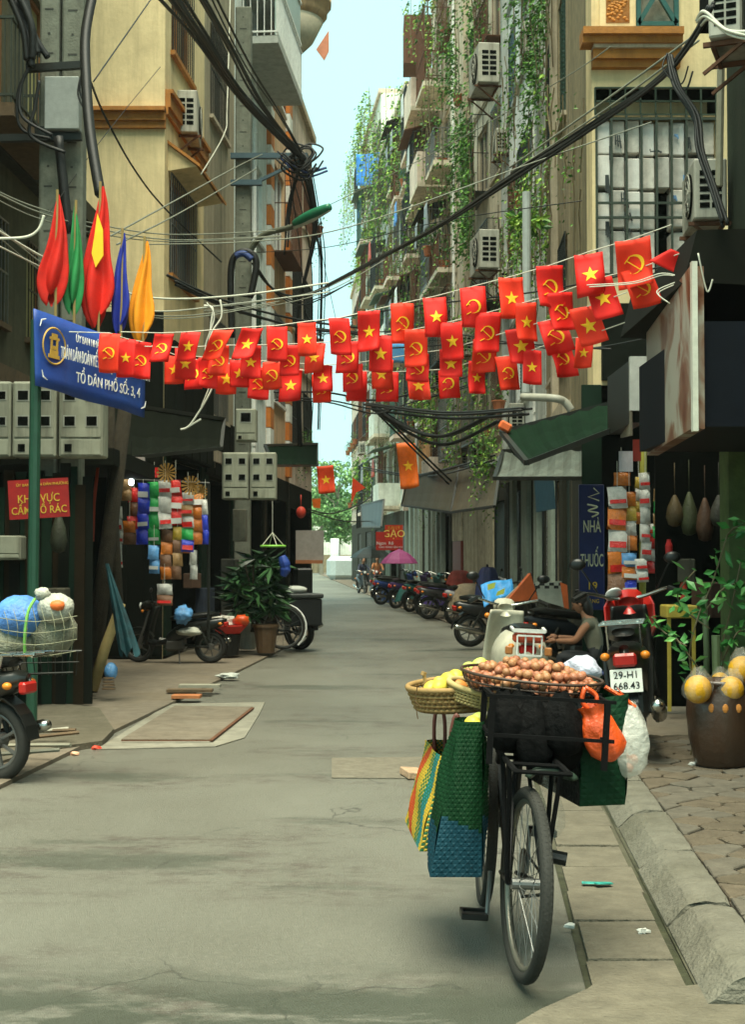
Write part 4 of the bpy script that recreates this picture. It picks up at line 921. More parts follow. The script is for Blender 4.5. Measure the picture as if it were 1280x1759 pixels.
bundle('cable_bundle','thick black cable running down in front of the concrete pole pair','cables',[([(162,-20),(147,60),(148,140),(155,230),(172,335)],12.8,12,.05,K),([(50,120),(35,160),(40,220),(90,238)],13.6,13.6,.02,K,3,.05),([(20,0),(45,60),(50,110)],13.6,13.6,.035,K,7,.08),([(140,110),(130,160),(150,200)],13.5,13.5,.012,K,2,.03),([(100,235),(118,400)],13.7,13.7,.05,K)])
bundle('cable','thin wire hanging diagonally across the cream wall','cable',[([(155,140),(180,200),(230,290),(285,360),(380,450)],13,20,.012,K)])
bundle('cable_bundle','thin wires slanting over the cream wall','cables',[([(265,-10),(160,140)],16,13,.008,K),([(275,115),(170,245),(60,400)],16,13,.004,K),([(190,405),(300,345),(400,290),(450,265)],14,22,.010,Gy),([(200,420),(310,365),(440,290)],14,22,.010,Gy),([(396,-30),(390,180),(385,230),(345,300)],20,19,.010,Pl)])
bundle('cable_bundle','thin wires crossing the street above the flags','cables',[([(250,420),(430,415),(600,390),(900,285),(1120,210)],14,11,.006,Gy),([(400,435),(560,425),(760,380),(1000,345)],20,12,.005,K),([(560,355),(760,255),(960,140),(1050,80)],23,13,.006,Gy),([(500,560),(700,528),(930,500),(1200,445)],18,10,.008,K),([(520,575),(740,570),(960,600),(1120,580)],20,12,.008,K),([(640,600),(840,590),(1050,600)],18,13,.010,K)])
bundle('cable_bundle','black cables meeting in a knot under the right end of the flags','cables',[([(470,680),(560,685),(640,700),(700,690),(830,650)],22,26,.018,K,3,.05),([(640,700),(700,740),(770,760),(860,720)],26,20,.03,K,3,.07),([(630,695),(760,712),(900,705)],26,18,.02,K,4,.06),([(645,705),(720,780),(770,830)],26,28,.02,K,2,.04)])
bundle('cable_bundle','dark wires sagging across the far end of the street','cables',[([(530,875),(570,882),(620,865),(640,850)],34,50,.022,K),([(535,880),(590,895),(640,895)],34,50,.018,K),([(620,805),(700,818),(760,815),(850,790)],45,26,.02,K,2,.04)])
bundle('cable_bundle','wires looping before the dark canopy on the right','cables',[([(1010,490),(1090,485),(1140,470),(1170,480),(1130,500),(1150,520)],10,9.5,.006,Pl,2,.02),([(1200,435),(1215,500),(1225,480)],9,9,.006,Pl),([(1200,45),(1215,35),(1250,60),(1290,70)],9,8.6,.012,Pl,3,.02)])
# roped drain at right and vertical pipes
b = B(); b.cyl(W(1240,75,12.6), W(1236,320,12.6), .035, 8); one('bamboo_pole', b, C('rope_pole',(.3,.28,.2)), 'pale ringed pole running down beside the barred window', 'pole')
b = B(); b.tube(cr([W(905,330,17.5),W(905,560,17.5),W(904,675,17.5)]), .055, 10); b.cyl(W(905,500,17.5),W(905,520,17.5),.07,10); one('drainpipe', b, C('pipe_grey',(.38,.42,.4),.5), 'grey vertical drainpipe passing behind the flags on the right', 'pipe')
b = B(); b.tube(cr([W(898,682,17.4),W(950,684,17),W(970,690,17),W(982,705,17)]), .05, 10); one('drainpipe', b, C('pipe_pale',(.36,.36,.3),.5), 'short bent pale pipe above the dark green awning', 'pipe', smooth=True)
# billboard box at right
def P3(x, y, d): return W(x, y, d)
t = T('billboard','large boxed shop billboard with a peeling brown and white picture','billboard',W(1185,770,9.0))
q = [W(1186,465,9.0),W(1111,555,11.4),W(1111,778,11.4),W(1186,742,9.0)]; zt_ = (q[0].z+q[1].z)/2; zb_ = (q[2].z+q[3].z)/2
b = B(); back = Vector((.09,.003,0)); b.prism([Vector((q[0].x,9.0,zb_)),Vector((q[1].x,11.4,zb_)),Vector((q[1].x,11.4,zt_)),Vector((q[0].x,9.0,zt_))], back)
pm = M('poster_faded', (.5,.42,.3), .5, var=.25, scale=1.1, bump=.0)
nt_ = pm.node_tree; N_ = nt_.nodes; pb_ = [n for n in N_ if n.type == 'BSDF_PRINCIPLED'][0]; tc_ = [n for n in N_ if n.type == 'TEX_COORD'][0]
no_ = N_.new('ShaderNodeTexNoise'); no_.inputs['Scale'].default_value = 1.5; no_.inputs['Detail'].default_value = 5; no_.inputs['Distortion'].default_value = 1.2; nt_.links.new(tc_.outputs['Object'], no_.inputs[0])
rp = N_.new('ShaderNodeValToRGB'); rp.color_ramp.elements[0].position = .38; rp.color_ramp.elements[0].color = (.12,.035,.012,1); rp.color_ramp.elements[1].position = .56; rp.color_ramp.elements[1].color = (.36,.34,.27,1); e = rp.color_ramp.elements.new(.47); e.color = (.2,.1,.055,1)
nt_.links.new(no_.outputs[0], rp.inputs[0]); nt_.links.new(rp.outputs[0], pb_.inputs['Base Color'])
obj('picture_panel', b, pm, t, world=True)
b = B(); b.box(q[0].x+.0,q[0].x+.035,8.94,8.998,zb_-.02,zt_+.02); obj('edge_strip', b, C('edge_aluminium',(.6,.6,.5),.4), t, world=True)
b = B(); b.prism([(q[0].x+.1,9.06,zb_+.02),(3.6,9.06,zb_+.02),(3.6,9.06,zt_-.35),(q[0].x+.1,9.06,zt_-.35)],(0,2.2,0)); obj('box_body', b, C('box_navy',(.003,.005,.009),.6,spec=.15), t, world=True)
# small light box further
t = T('light_box','small white light box hanging left of the large billboard','sign',W(1090,750,12.2)); b = B(); a,c = W(1083,612,12.2),W(1113,705,12.2); b.box(a.x,c.x,12.2,12.26,c.z,a.z); obj('front_panel', b, C('lightbox_white',(.55,.58,.54),.4), t, world=True)
b = B(); e_ = W(1066,690,13.6); b.prism([(a.x,12.2,W(1083,748,12.2).z),(e_.x,13.6,W(1066,752,13.6).z),(e_.x,13.6,W(1066,672,13.6).z),(a.x,12.2,a.z)],(.02,.01,0)); obj('side_panel', b, C('lightbox_side',(.3,.27,.2),streak=.4), t, world=True)
b = B(); b.box(a.x+.02,c.x,12.27,13.5,c.z-.1,a.z-.02); obj('casing', b, dkmetal, t, world=True)
# pharmacy sign
t = T('pharmacy_sign','tall dark blue vertical pharmacy sign with pale letters','sign',W(1018,1048,15.2)); a,c = W(998,832,15.2),W(1042,1048,15.2); w_ = c.x-a.x; h = a.z-c.z
b = B(); b.box(-w_/2,w_/2,0,.08,0,h,.008); obj('board', b, C('sign_navy',(.012,.02,.10),.4), t)
lm = C('letter_cream',(.6,.6,.42),.5)
text('NHÀ', lm, t, (.0,-.004,h*.66), (PI/2,0,0), .15, .66).scale = (.6,1.25,1); text('THUỐC', lm, t, (0.0,-.004,h*.39), (PI/2,0,0), .13, .6).scale = (.55,1.5,1); text('19', ym, t, (-.0,-.004,h*.19), (PI/2,0,0), .12, 1)
text('HÀNG', ym, t, (.0,-.004,h*.07), (PI/2,0,0), .06, .9)
b = B(); b.tube([(.02,-.004,h*.97),(.08,-.004,h*.93),(-.04,-.004,h*.9),(.08,-.004,h*.87)],.006,5); b.tube(cr([Vector((-.05,-.004,h*.84)),Vector((.06,-.004,h*.82)),Vector((-.04,-.004,h*.79)),Vector((.07,-.004,h*.77)),Vector((.0,-.004,h*.74))]),.009,5); obj('snake_emblem', b, lm, t)
# GAO sign
t = T('rice_shop_sign','red rice shop sign with yellow letters at the far right kerb','sign',W(670,945,42)); a,c = W(663,903,42),W(694,945,42); w_ = c.x-a.x; h = a.z-c.z
b = B(); b.box(-w_/2+.12,w_/2+.12,0,.06,0.02,h+.02); obj('upper_board', b, C('sign_orange_red',(.55,.04,.01)), t); b = B(); a2_ = W(646,0,42).x-t.location.x; b.box(a2_,w_/2+.12,-.04,-.002,0,h*.42); b.box(a2_,-w_/2+.115,-.04,.05,h*.425,h*.75); obj('lower_board', b, C('sign_red_dark',(.45,.02,.01)), t)
text('ĐẠI LÝ', ym, t, (.12,-.01,h*.9), (PI/2,0,0), .12, 1); text('GẠO', C('letter_bright',(.9,.7,.15)), t, (.12,-.012,h*.66), (PI/2,0,0), .3, 1.0); text('Ngon  Rẻ', wt, t, (-.15,-.05,h*.28), (PI/2,0,0), .13, 1); text('GIAO HÀNG TẬN NƠI', wt, t, (.02,-.05,h*.12), (PI/2,0,0), .07, 1)
# awnings / canopies
def awning(pix, label, m, rib=None, name='awning', th=.05, sub=None):
    P = [W(*p) for p in pix]; base = min(P, key=lambda p: p.z); t = T(name, label, 'awning', base); b = B()
    def fn(u, v): return P[0].lerp(P[1],u).lerp(P[3].lerp(P[2],u), v)+Vector((0,0,-.08*math.sin(v*PI)+.015*math.sin(u*40)))
    b.grid(fn, 24, 4); obj('canvas', b, m, t, world=True, solid=.01)
    b = B(); b.beam(P[3],P[2],th); b.beam(P[0],P[1],th); b.beam(P[1],P[2],th); b.beam(P[0],P[3],th); obj('frame', b, rib or dkmetal, t, world=True); return t
ag = C('awning_green',(.006,.018,.009),.95,spec=.05,scale=3,var=.3)
aw0 = awning([(862,742,15.2),(1062,690,15.2),(1062,735,13.4),(905,795,13.2)],'dark green folding awning with an orange corner above the pharmacy',ag)
b = B(); p = W(868,733,15.0); b.obox(p,(.14,.1,.1),(0,.5,0),.02); obj('end_cap', b, C('cap_orange',(.6,.12,.03)), aw0, world=True)
awning([(865,775,19),(1010,770,16.5),(1010,822,15.6),(850,822,18)],'grey concrete door canopy under the green awning',M('canopy_pale',(.10,.12,.10),.8,streak=.4),dkmetal)
awning([(700,822,38),(790,800,31),(775,880,30),(690,868,38)],'weathered olive awning over the shuttered doors',C('awning_olive',(.07,.065,.04),streak=.5))
awning([(790,800,31),(860,800,26),(850,870,25),(775,880,30)],'brown tattered awning beside the white house',C('awning_brown',(.10,.085,.055),streak=.5))
awning([(455,765,26),(545,762,34),(545,800,33),(470,800,25)],'dark green shop awning at the bend on the left',ag)
awning([(180,690,17.5),(385,720,21),(380,770,20.5),(190,790,17)],'sagging dark canvas awning above the left snack stall',C('awning_dark',(.010,.013,.008),.9,spec=.1))
awning([(620,868,52),(660,858,46),(655,905,45),(622,905,51)],'dark tarpaulin awning at the far right doorway',dkmetal)
# dark canopy above billboard
t = T('dark_canopy','black rusty canopy above the billboard at the right edge','canopy',W(1190,520,9.3)); b = B()
z1_ = W(1180,395,9.3).z; b.prism([(W(1172,0,9.3).x,9.3,z1_-.35),(4.2,9.3,z1_-.45),(4.2,9.3,z1_+.05),(W(1195,0,9.3).x,9.3,z1_)],(0,2.4,0)); obj('canopy_slab', b, C('canopy_black',(.006,.007,.004),.9,spec=.15), t, world=True)
b = B(); b.box(2.75,4.2,9.9,11.6,z1_+2.2,z1_+6); obj('dark_board', b, C('board_black',(.004,.005,.003),.9,spec=.1), t, world=True)
acx = ac_unit(W(1238,392,13.2), PI, 'large cream air conditioner standing right of the papered window', 1.0)
acx.rotation_euler = (0,0,PI/2-.08)
ac_unit(W(1228,90,10.5), PI+1.2, 'grey air conditioner in the top right corner behind the cables', .8)
ac_unit(W(338,232,21.0)+Vector((-.35,.3,0)), -PI/2+.06, 'boxy air conditioner on the side of the cream house', 1.15)
ac_unit(W(850,158,25.5), PI/2+.1, 'white air conditioner among vines high on the white house', 1.3)
ac_unit(W(850,470,26.5), PI/2+.1, 'stained air conditioner wrapped in plastic above the flags', 1.3)
# laundry and tarps high on the right
cloth(lambda u,v: W(612,265,66).lerp(W(672,262,62),u)+Vector((.1*math.sin(u*9),.1*math.sin(u*7),-1.5*v-.9*(u>.5)*v)),'bright blue tarpaulin hung on a high balcony of the far grey house','tarpaulin',C('tarp_blue',(.04,.25,.75),.5),'tarpaulin',14,8)
cloth(lambda u,v: W(672,590,44).lerp(W(694,590,42),u)+Vector((0,.05*math.sin(u*9),-.6*v)),'small blue checked cloth hanging behind the flags','laundry',C('cloth_blue_check',(.06,.25,.5),.7),'laundry',6,6)
# brown rooftop box
b = B(); a, c = W(694,25,45.6), W(742,108,45.6); b.box(a.x,c.x,45.6,47,c.z,a.z); one('rooftop_cabin', b, rustm, 'rusty brown boxed out balcony against the sky on the right', 'balcony cabin')
# other flags
flag(545,571,800,845,'s','red flag with yellow star hanging beyond the bend at the street end',d=30,m=C('flag_red_far',(.8,.06,.01)),group='larger flags further down the street',tilt=-.08)
flag(686,716,762,835,'s','orange red flag with star drooping before the ochre house',d=34,m=C('flag_orange',(.75,.14,.01)),group='larger flags further down the street',skew=-.2)
def pennant(pix, d, label, m):
    b = B(); P = [W(x,y,d) for x,y in pix]; b.prism(P,(0,.02,0)); one('pennant', b, m, label, 'flag', 'larger flags further down the street')
pennant([(606,820),(628,838),(612,846),(603,866)],40,'red triangular flag fluttering against the sky at the street end',C('flag_red_far',(.8,.06,.01)))
pennant([(543,85),(565,52),(565,88),(557,104)],30,'small faded red flag high beside the round balcony',C('flag_faded',(.6,.22,.12)))
pennant([(536,857),(551,856),(550,873),(538,872)],36,'small orange lantern cloth under the red flag',C('flag_orange',(.75,.14,.01)))
# ------------------------------------------------------------ vehicles
def wheel(t, name, c, r, tw, spokes=8, rimm=None, part='wheel'):
    w = bpy.data.objects.new(part, None); 
    b = B(); b.torus(c, r-tw/2, tw/2, 28, 8, 'y'); o = obj(part, b, rubber, t, smooth=True)
    b = B(); b.torus(c, r-tw*1.05, tw*.22, 28, 5, 'y'); 
    obj('rim', b, rimm or steel, o, smooth=True)
    b = B()
    for i in range(spokes):
        a = 2*PI*i/spokes; b.beam(Vector(c)+Vector((.03*math.cos(a),.0,.03*math.sin(a))), Vector(c)+Vector(((r-tw)*math.cos(a),0,(r-tw)*math.sin(a))), .018 if spokes < 12 else .004)
    b.cyl(Vector(c)+Vector((0,-.06,0)), Vector(c)+Vector((0,.06,0)), .055 if spokes < 12 else .02, 12); obj('spokes', b, rimm or steel, o); return o
def motorbike(loc, heading, label, body, seatc=None, style='cub', rack=False, plate=False, group='motorbikes parked along the street', lean=.1, dark=False, s=1.0, trim=None, mirrors=True):
    """x forward, z up; origin on the ground between the wheels"""
    t = T('motorbike', label, 'motorbike', loc, 0, group); t.rotation_euler = Euler((lean, 0, heading)); t.scale = (s,s,s)
    sm = seatc or black; bm = body; tr = trim or dkmetal
    r = .27; fx, rx = .62, -.60
    wheel(t,'w',(fx,0,r),r,.075,7); wheel(t,'w',(rx,0,r),r,.085,7)
    b = B()
    for s_ in (-.055,.055): b.tube([(fx,s_,r),(fx-.13,s_,.62),(fx-.2,s_*.7,.86)], .02, 6)
    obj('front_fork', b, steel, t)
    b = B()
    def mg(c, rr, a0, a1, wd):
        n = 10
        for i in range(n):
            a, c2 = R(lerp(a0,a1,i/n)), R(lerp(a0,a1,(i+1)/n)); b.prism([(c[0]+rr*math.cos(q),y,c[2]+rr*math.sin(q)) for q, y in ((a,-wd),(c2,-wd),(c2,wd),(a,wd))], (0,0,.012))
    mg((fx,0,r), r+.035, 20, 150, .055); obj('front_mudguard', b, bm, t); 
    b = B(); mg((rx,0,r), r+.04, 20, 175, .06); obj('rear_mudguard', b, black, t)
    # body sections lofted from elliptical rings
    def loft(rings, n=12):
        vs = []; 
        for (x,z,w_,h) in rings:
            for j in range(n): a = 2*PI*j/n; ca, sa = math.cos(a), math.sin(a); vs.append((x, w_*math.copysign(abs(ca)**.7,ca), z+h*math.copysign(abs(sa)**.7,sa)))
        k = len(rings); return vs, [(i*n+j,i*n+(j+1)%n,(i+1)*n+(j+1)%n,(i+1)*n+j) for i in range(k-1) for j in range(n)]+[tuple(range(n)),tuple((k-1)*n+j for j in range(n))]
    b = B(); b.add(*loft([(-.88,.70,.03,.03),(-.8,.68,.09,.07),(-.55,.62,.13,.11),(-.25,.56,.13,.14),(0,.46,.11,.12),(.12,.40,.08,.08)])); obj('rear_cowl', b, bm, t, smooth=True)
    if style == 'cub' or style == 'scooter':
        b = B(); w_ = .19 if style == 'scooter' else .15
        pts = [(.52,.30),(.50,.55),(.42,.82),(.37,.92)]
        def fn(u, v):
            a = (u-.5)*2; i = v*(len(pts)-1); k = min(int(i), len(pts)-2); x = lerp(pts[k][0],pts[k+1][0],i-k); z = lerp(pts[k][1],pts[k+1][1],i-k)
            return (x-.11*abs(a)**1.6, a*w_*(1-.25*v), z)
        b.grid(fn, 10, 8); obj('leg_shield', b, bm, t, smooth=True, solid=.02)
        b = B(); b.add(*loft([(.1,.36,.10,.05),(.3,.32,.11,.04),(.48,.36,.08,.05)])); obj('floorboard', b, bm if style == 'scooter' else black, t, smooth=True)
    else:
        b = B(); b.add(*loft([(-.05,.68,.08,.06),(.1,.74,.14,.11),(.3,.76,.12,.10),(.42,.74,.06,.05)])); obj('fuel_tank', b, bm, t, smooth=True)
    b = B(); b.add(*loft([(-.78,.80,.07,.025),(-.6,.80,.12,.05),(-.3,.765,.125,.05),(-.05,.74,.10,.05),(.06,.73,.05,.03)])); obj('seat', b, sm, t, smooth=True)
    b = B(); b.add(*loft([(.36,.92,.07,.06),(.44,.95,.10,.08),(.53,.92,.08,.07),(.57,.9,.03,.03)])); obj('headlight_cowl', b, bm, t, smooth=True)
    b = B(); b.lathe([(.055,0),(.06,.02),(.03,.035)], (.555,0,.93), 14, 'x'); obj('headlight', b, C('lamp_lens_clear',(.6,.62,.58),.15,spec=.8,bump=0), t, smooth=True)
    b = B(); b.tube(cr([Vector(q) for q in ((.2,-.34,.99),(.3,-.27,1.02),(.38,-.08,.97),(.38,.08,.97),(.3,.27,1.02),(.2,.34,.99))],4), .013, 6); obj('handlebar', b, chrome, t, smooth=True)
    for s_ in (-1,1):
        b = B(); b.tube([(.26,s_*.28,1.02),(.17,s_*.36,.985)], .02, 7); obj('grip', b, black, t)
        if mirrors:
            b = B(); b.tube([(.31,s_*.2,1.02),(.3,s_*.28,1.16),(.29,s_*.3,1.19)], .006, 5); b.ball((.29,s_*.32,1.22), (.02,.06,.04), 8, 6); obj('mirror', b, black, t, smooth=True)
        b = B(); b.ball((-.8,s_*.12,.66),(.035,.03,.025),8,6); b.ball((.5,s_*.14,.86),(.025,.03,.025),8,6); o = obj('indicator', b, C('indicator_orange',(.7,.22,.02),.25), t, smooth=True)
    b = B(); b.box(-.90,-.84,-.07,.07,.60,.68,.015); obj('tail_light', b, C('tail_red',(.4,.02,.015),.2), t)
    b = B(); b.obox((-.02,0,.30),(.34,.2,.2),(0,.1,0),.04); b.cyl((.05,0,.32),(.26,0,.36),.06,10); obj('engine', b, C('engine_metal',(.13,.13,.12),.45,metal=.7), t)
    b = B(); b.tube(cr([Vector(q) for q in ((.15,-.12,.25),(-.1,-.14,.2),(-.35,-.15,.24),(-.45,-.16,.27))],4), .02, 7); b.tube([(-.42,-.16,.26),(-.5,-.165,.275),(-.85,-.17,.36),(-.9,-.17,.37)], [.035,.05,.045,.03], 10); obj('exhaust', b, chrome, t, smooth=True)
    b = B(); b.tube([(-.6,.09,r),(-.2,.09,.3)],.02,6); b.tube([(-.6,.12,.3),(-.45,.14,.62)],.02,8); b.tube([(-.6,-.12,.3),(-.45,-.14,.62)],.02,8); obj('swing_arm', b, tr, t)
    b = B(); b.tube([(-.1,.1,.22),(-.15,.24,.01)],.012,6); b.tube([(.12,-.2,.24),(.12,.2,.24)],.012,6); obj('kickstand', b, tr, t)
    if rack:
        b = B()
        for s_ in (-.1,0,.1): b.tube([(-.62,s_,.85),(-1.02,s_,.87)],.009,5)
        for x in (-.65,-.85,-1.02): b.tube([(x,-.13,.86),(x,.13,.86)],.009,5)
        b.tube([(-.75,.1,.86),(-.7,.1,.7)],.009,5); b.tube([(-.75,-.1,.86),(-.7,-.1,.7)],.009,5); obj('rear_rack', b, chrome, t)
    if plate:
        p = bpy.data.objects.new('number_plate', None)
        b = B(); b.obox((-.90,0,.52),(.006,.19,.14),(0,.25,0),.002); po = obj('number_plate', b, C('plate_white',(.62,.64,.58),.4), t)
        for s_, z_ in (('29-H1',.553),('668.43',.49)): 
            o = text(s_, C('plate_ink',(.02,.02,.02)), po, (-.904-(.52-z_)*.25*-1*-1,0,z_), (0,0,0), .062, .95, extr=.0015)
            o.rotation_euler = (PI/2,0,-PI/2)
            o.location = (-.9065+(.52-z_)*-.25*-1*-1, 0, z_)
    return t
cb = lambda n, c, r=.3: C('paint_'+n, c, r, spec=.5, bump=.0, streak=.2)
# white scooter behind the fruit bicycle, seen from the rear
hp = W(882,1100,12.6)
ws = motorbike((hp.x,13.2,.0), PI/2+.06, 'cream white scooter seen from behind just beyond the fruit trays', cb('cream',(.56,.54,.42)), style='scooter', lean=.05, plate=False, rack=False, group=None)
ws.scale = (1.08,1.08,1.06)
b = B(); b.box(-.93,-.86,-.13,.13,.70,.78,.02); b.cur=1; b.box(-.95,-.9,-.19,-.13,.6,.67,.01); b.box(-.95,-.9,.13,.19,.6,.67,.01); obj('tail_light', b, [C('tail_red2',(.45,.08,.04),.2),C('tail_amber',(.4,.16,.05),.3)], ws)
b = B()
for x in (-.1,-.033,.033,.1): b.beam((-.96,x,.60),(-.95,x,.76),.012)
for z in (.60,.76): b.beam((-.96,-.1,z),(-.96,.1,z),.014)
b.beam((-.93,-.13,.80),(-.93,.13,.80),.03); b.beam((-.8,-.13,.82),(-.93,-.13,.80),.02); b.beam((-.8,.13,.82),(-.93,.13,.80),.02); obj('tail_guard', b, white, ws)
b = B(); b.ball((-.5,0,.55),(.42,.235,.27),18,12); obj('side_panel', b, cb('cream',(.5,.5,.42)), ws, smooth=True)
# black and red motorbike with number plate
p = G(1120,1292,.09)
rb = motorbike((p.x-.08,10.15,.1), PI/2-.22, 'black and red motorbike with a white number plate parked beside the fruit bags', cb('red',(.45,.015,.01)), rack=True, plate=True, lean=-.08, trim=black)
rb.scale = (1.1,1.1,1.12)
for ch in [q for q in COL.objects if q.parent == rb and q.name.split('.')[0] in ('rear_cowl','front_mudguard','leg_shield')]: ch.data.materials[0] = cb('black',(.01,.011,.011))
b = B()
for s_ in (-1,1): b.prism([(.62,s_*.02,.9),(.5,s_*.13,.98),(.36,s_*.16,.92),(.36,s_*.16,.76),(.46,s_*.13,.7),(.56,s_*.06,.76)],(0,s_*.012,0))
obj('front_fairing', b, cb('red',(.5,.02,.01)), rb)
b = B(); b.ball((.40,.1,1.0),(.09,.06,.02),14,8,(0,.5,.3)); obj('handlebar_cover', b, cb('white',(.6,.6,.58)), rb, smooth=True)
# dark scooter by the left snack stall, facing left
p = G(310,1135,.07); motorbike((p.x-.1,19.3,.03), PI-.15, 'old black scooter parked side on before the left snack stall', cb('dark',(.008,.010,.008)), style='cub', lean=-.06, s=.84)
# left near motorbike carrying a bundle
p = G(12,1352,.0)
lb = motorbike((p.x-.66,9.6,.0), PI-.45, 'black motorbike with rear carrier cut by the left picture edge', cb('black2',(.01,.012,.011)), style='sport', rack=True, lean=-.05)
# left motorbike with black box, rear wheel toward us
p = G(512,1116,.0)
lm_ = motorbike((p.x-.52,22.7,.0), PI/2+1.0, 'dark motorbike with a black delivery box at the bend by the potted shrub', cb('dark3',(.015,.016,.014)), lean=-.05); lm_.scale = (1.08,1.08,1.08)
bx0 = W(517,1050,21.9)
t = T('delivery_box','black delivery box with a lid on the rear of the motorbike at the bend','box',bx0+Vector((0.02,.0,-.22)), .35); b = B(); b.box(-.26,.26,-.22,.22,0,.42,.02); obj('case', b, C('box_black',(.01,.012,.012),.5), t); b = B(); b.box(-.28,.28,-.24,.24,.425,.5,.02); obj('lid', b, C('box_lid',(.03,.035,.033),.4), t)
b = B(); b.ball((0,0,0),(.2,.16,.07),12,8,lump=.08); o = one('crumpled_bag', B().merge(b, Matrix.Translation(bx0+Vector((-.1,0,.33)))), C('bag_pale',(.45,.47,.42)), 'pale crumpled bag on top of the black delivery box', 'bag', smooth=True)
# right row, from near to far
rows_m = [(838,1128,22.5,PI-2.9,'black',(.01,.012,.014),'scooter','black motorbike under the blue printed sheet'),
 (935,1118,17.0,PI/2-.9,'navy',(.01,.015,.02),'cub','dark motorbike standing beyond the seated person'),
 (795,1072,30,.35,'silver',(.3,.3,.3),'cub','motorbike with a silver exhaust, nearest of the parked row on the right'),
 (758,1066,32.2,.5,'graphite',(.03,.03,.03),'cub','grey motorbike, second of the parked row on the right'),
 (728,1058,34.4,.45,'red_dark',(.2,.02,.015),'scooter','dark red scooter, third of the parked row on the right'),
 (705,1052,36.6,.55,'teal',(.02,.10,.09),'cub','teal motorbike, fourth of the parked row on the right'),
 (688,1045,39.0,.5,'purple',(.05,.03,.12),'cub','purplish motorbike, fifth of the parked row on the right'),
 (672,1038,42,.6,'blue',(.02,.05,.2),'cub','blue motorbike near the rice shop sign'),
 (660,1030,46,.55,'green',(.03,.07,.04),'cub','green motorbike at the far end of the parked row')]
for (px,py,d,h,n,c,st,lab) in rows_m:
    q = G(px,py,0); motorbike((W(px,1000,d).x+.3+rnd.uniform(-.1,.15),d+rnd.uniform(0,.4),.035), h+rnd.uniform(-.35,.3), lab, cb(n,c), style=st, lean=.12, mirrors=d<31)
# ------------------------------------------------------------ people
def person(loc, rz, label, joints, edges, cloths, hairc=(.01,.008,.006), name='person', skin=(.36,.19,.11), head=None, hair_long=.0, s=1.0):
    t = T(name, label, 'person', loc, rz); t.scale = (s,s,s)
    me = bpy.data.meshes.new('body'); names = list(joints); me.from_pydata([joints[k][0] for k in names], [(names.index(a),names.index(b_)) for a,b_ in edges], [])
    o = bpy.data.objects.new('body', me); COL.objects.link(o); o.parent = t
    md = o.modifiers.new('skin','SKIN'); md.use_smooth_shade = True
    for i, k in enumerate(names):
        r = joints[k][1]; me.skin_vertices[0].data[i].radius = r if isinstance(r, tuple) else (r,r); me.skin_vertices[0].data[i].use_root = (k == 'pelvis')
    sb = o.modifiers.new('sub','SUBSURF'); sb.levels = 2; sb.render_levels = 2
    mats = [C('skin_'+name+str(len(label)), skin, .55, spec=.3)]+[c for _, c in cloths]
    # apply modifiers, then assign clothing by region test
    dg = bpy.context.evaluated_depsgraph_get(); m2 = bpy.data.meshes.new_from_object(o.evaluated_get(dg)); o.modifiers.clear(); o.data = m2; m2.materials.clear()
    for m in mats: m2.materials.append(m)
    for p_ in m2.polygons:
        c = p_.center; p_.use_smooth = True
        for i, (fn, _) in enumerate(cloths):
            if fn(c): p_.material_index = i+1; break
        else: p_.material_index = 0
    hd, hr = joints['head'][0], .098; tilt = head or (0,0,0); H = Vector(hd)
    rot = Euler(tilt).to_matrix().to_4x4(); L_ = Matrix.Translation(H) @ rot
    # head: face toward local +x
    b = B(); b.tf = L_; n, m = 16, 12; vs = []
    for i in range(m+1):
        th = PI*i/m
        for j in range(n):
            a = 2*PI*j/n; x, y, z = math.sin(th)*math.cos(a), math.sin(th)*math.sin(a), math.cos(th)
            k = 1-.22*max(0,-z)**1.5; jaw = .02*max(0,-z)*(x > 0)
            vs.append(((x*.098*k)+jaw, y*.078*k, z*.12))
    b.add(vs, [(i*n+j,(i+1)*n+j,(i+1)*n+(j+1)%n,i*n+(j+1)%n) for i in range(m) for j in range(n)])
    b.prism([(.088,-.012,.005),(.122,0,-.028),(.088,.012,.005)],(-.02,0,-.02)); b.ball((0,.08,-.01),(.02,.01,.03),6,5); b.ball((0,-.08,-.01),(.02,.01,.03),6,5)
    obj('head', b, mats[0], t, smooth=True)
    b = B(); b.tf = L_
    for y in (-.032,.032): b.ball((.088,y,.012),(.008,.014,.007),8,6)
    b.ball((.092,0,-.055),(.008,.024,.006),8,5); obj('face_features', b, C('eye_dark',(.03,.015,.012)), t, smooth=True)
    b = B(); b.tf = L_; b.ball((-.022,0,.03),(.105,.093,.112),14,10,lump=.03)
    if hair_long: b.ball((-.06,0,-.06),(.07,.085,.13),12,8,lump=.05)
    obj('hair', b, C('hair_black',hairc,.5), t, smooth=True)
    # hands with fingers
    for k in names:
        if k.startswith('wrist'):
            p_ = Vector(joints[k][0]); q_ = Vector(joints[k.replace('wrist','elbow')][0]); d = (p_-q_).normalized(); sd = d.cross(Vector((0,0,1))).normalized() if abs(d.z) < .95 else Vector((0,1,0)); up = sd.cross(d)
            b = B(); b.tube([p_, p_+d*.04, p_+d*.085], [.022,.034,.03], 8)
            for f_ in range(4):
                o_ = sd*(-.026+.0175*f_); L0 = (.06,.07,.066,.05)[f_]; b.tube([p_+d*.075+o_, p_+d*(.075+L0*.5)+o_*1.1-up*.008, p_+d*(.075+L0*.85)+o_*1.1-up*.03], [.0095,.009,.007], 6)
            b.tube([p_+d*.025+sd*-.028, p_+d*.055+sd*-.055-up*.01, p_+d*.08+sd*-.05-up*.02], [.012,.0105,.008], 6); obj('hand', b, mats[0], t, smooth=True)
    return t
def P_(x,y,z,r): return ((x,y,z), r)
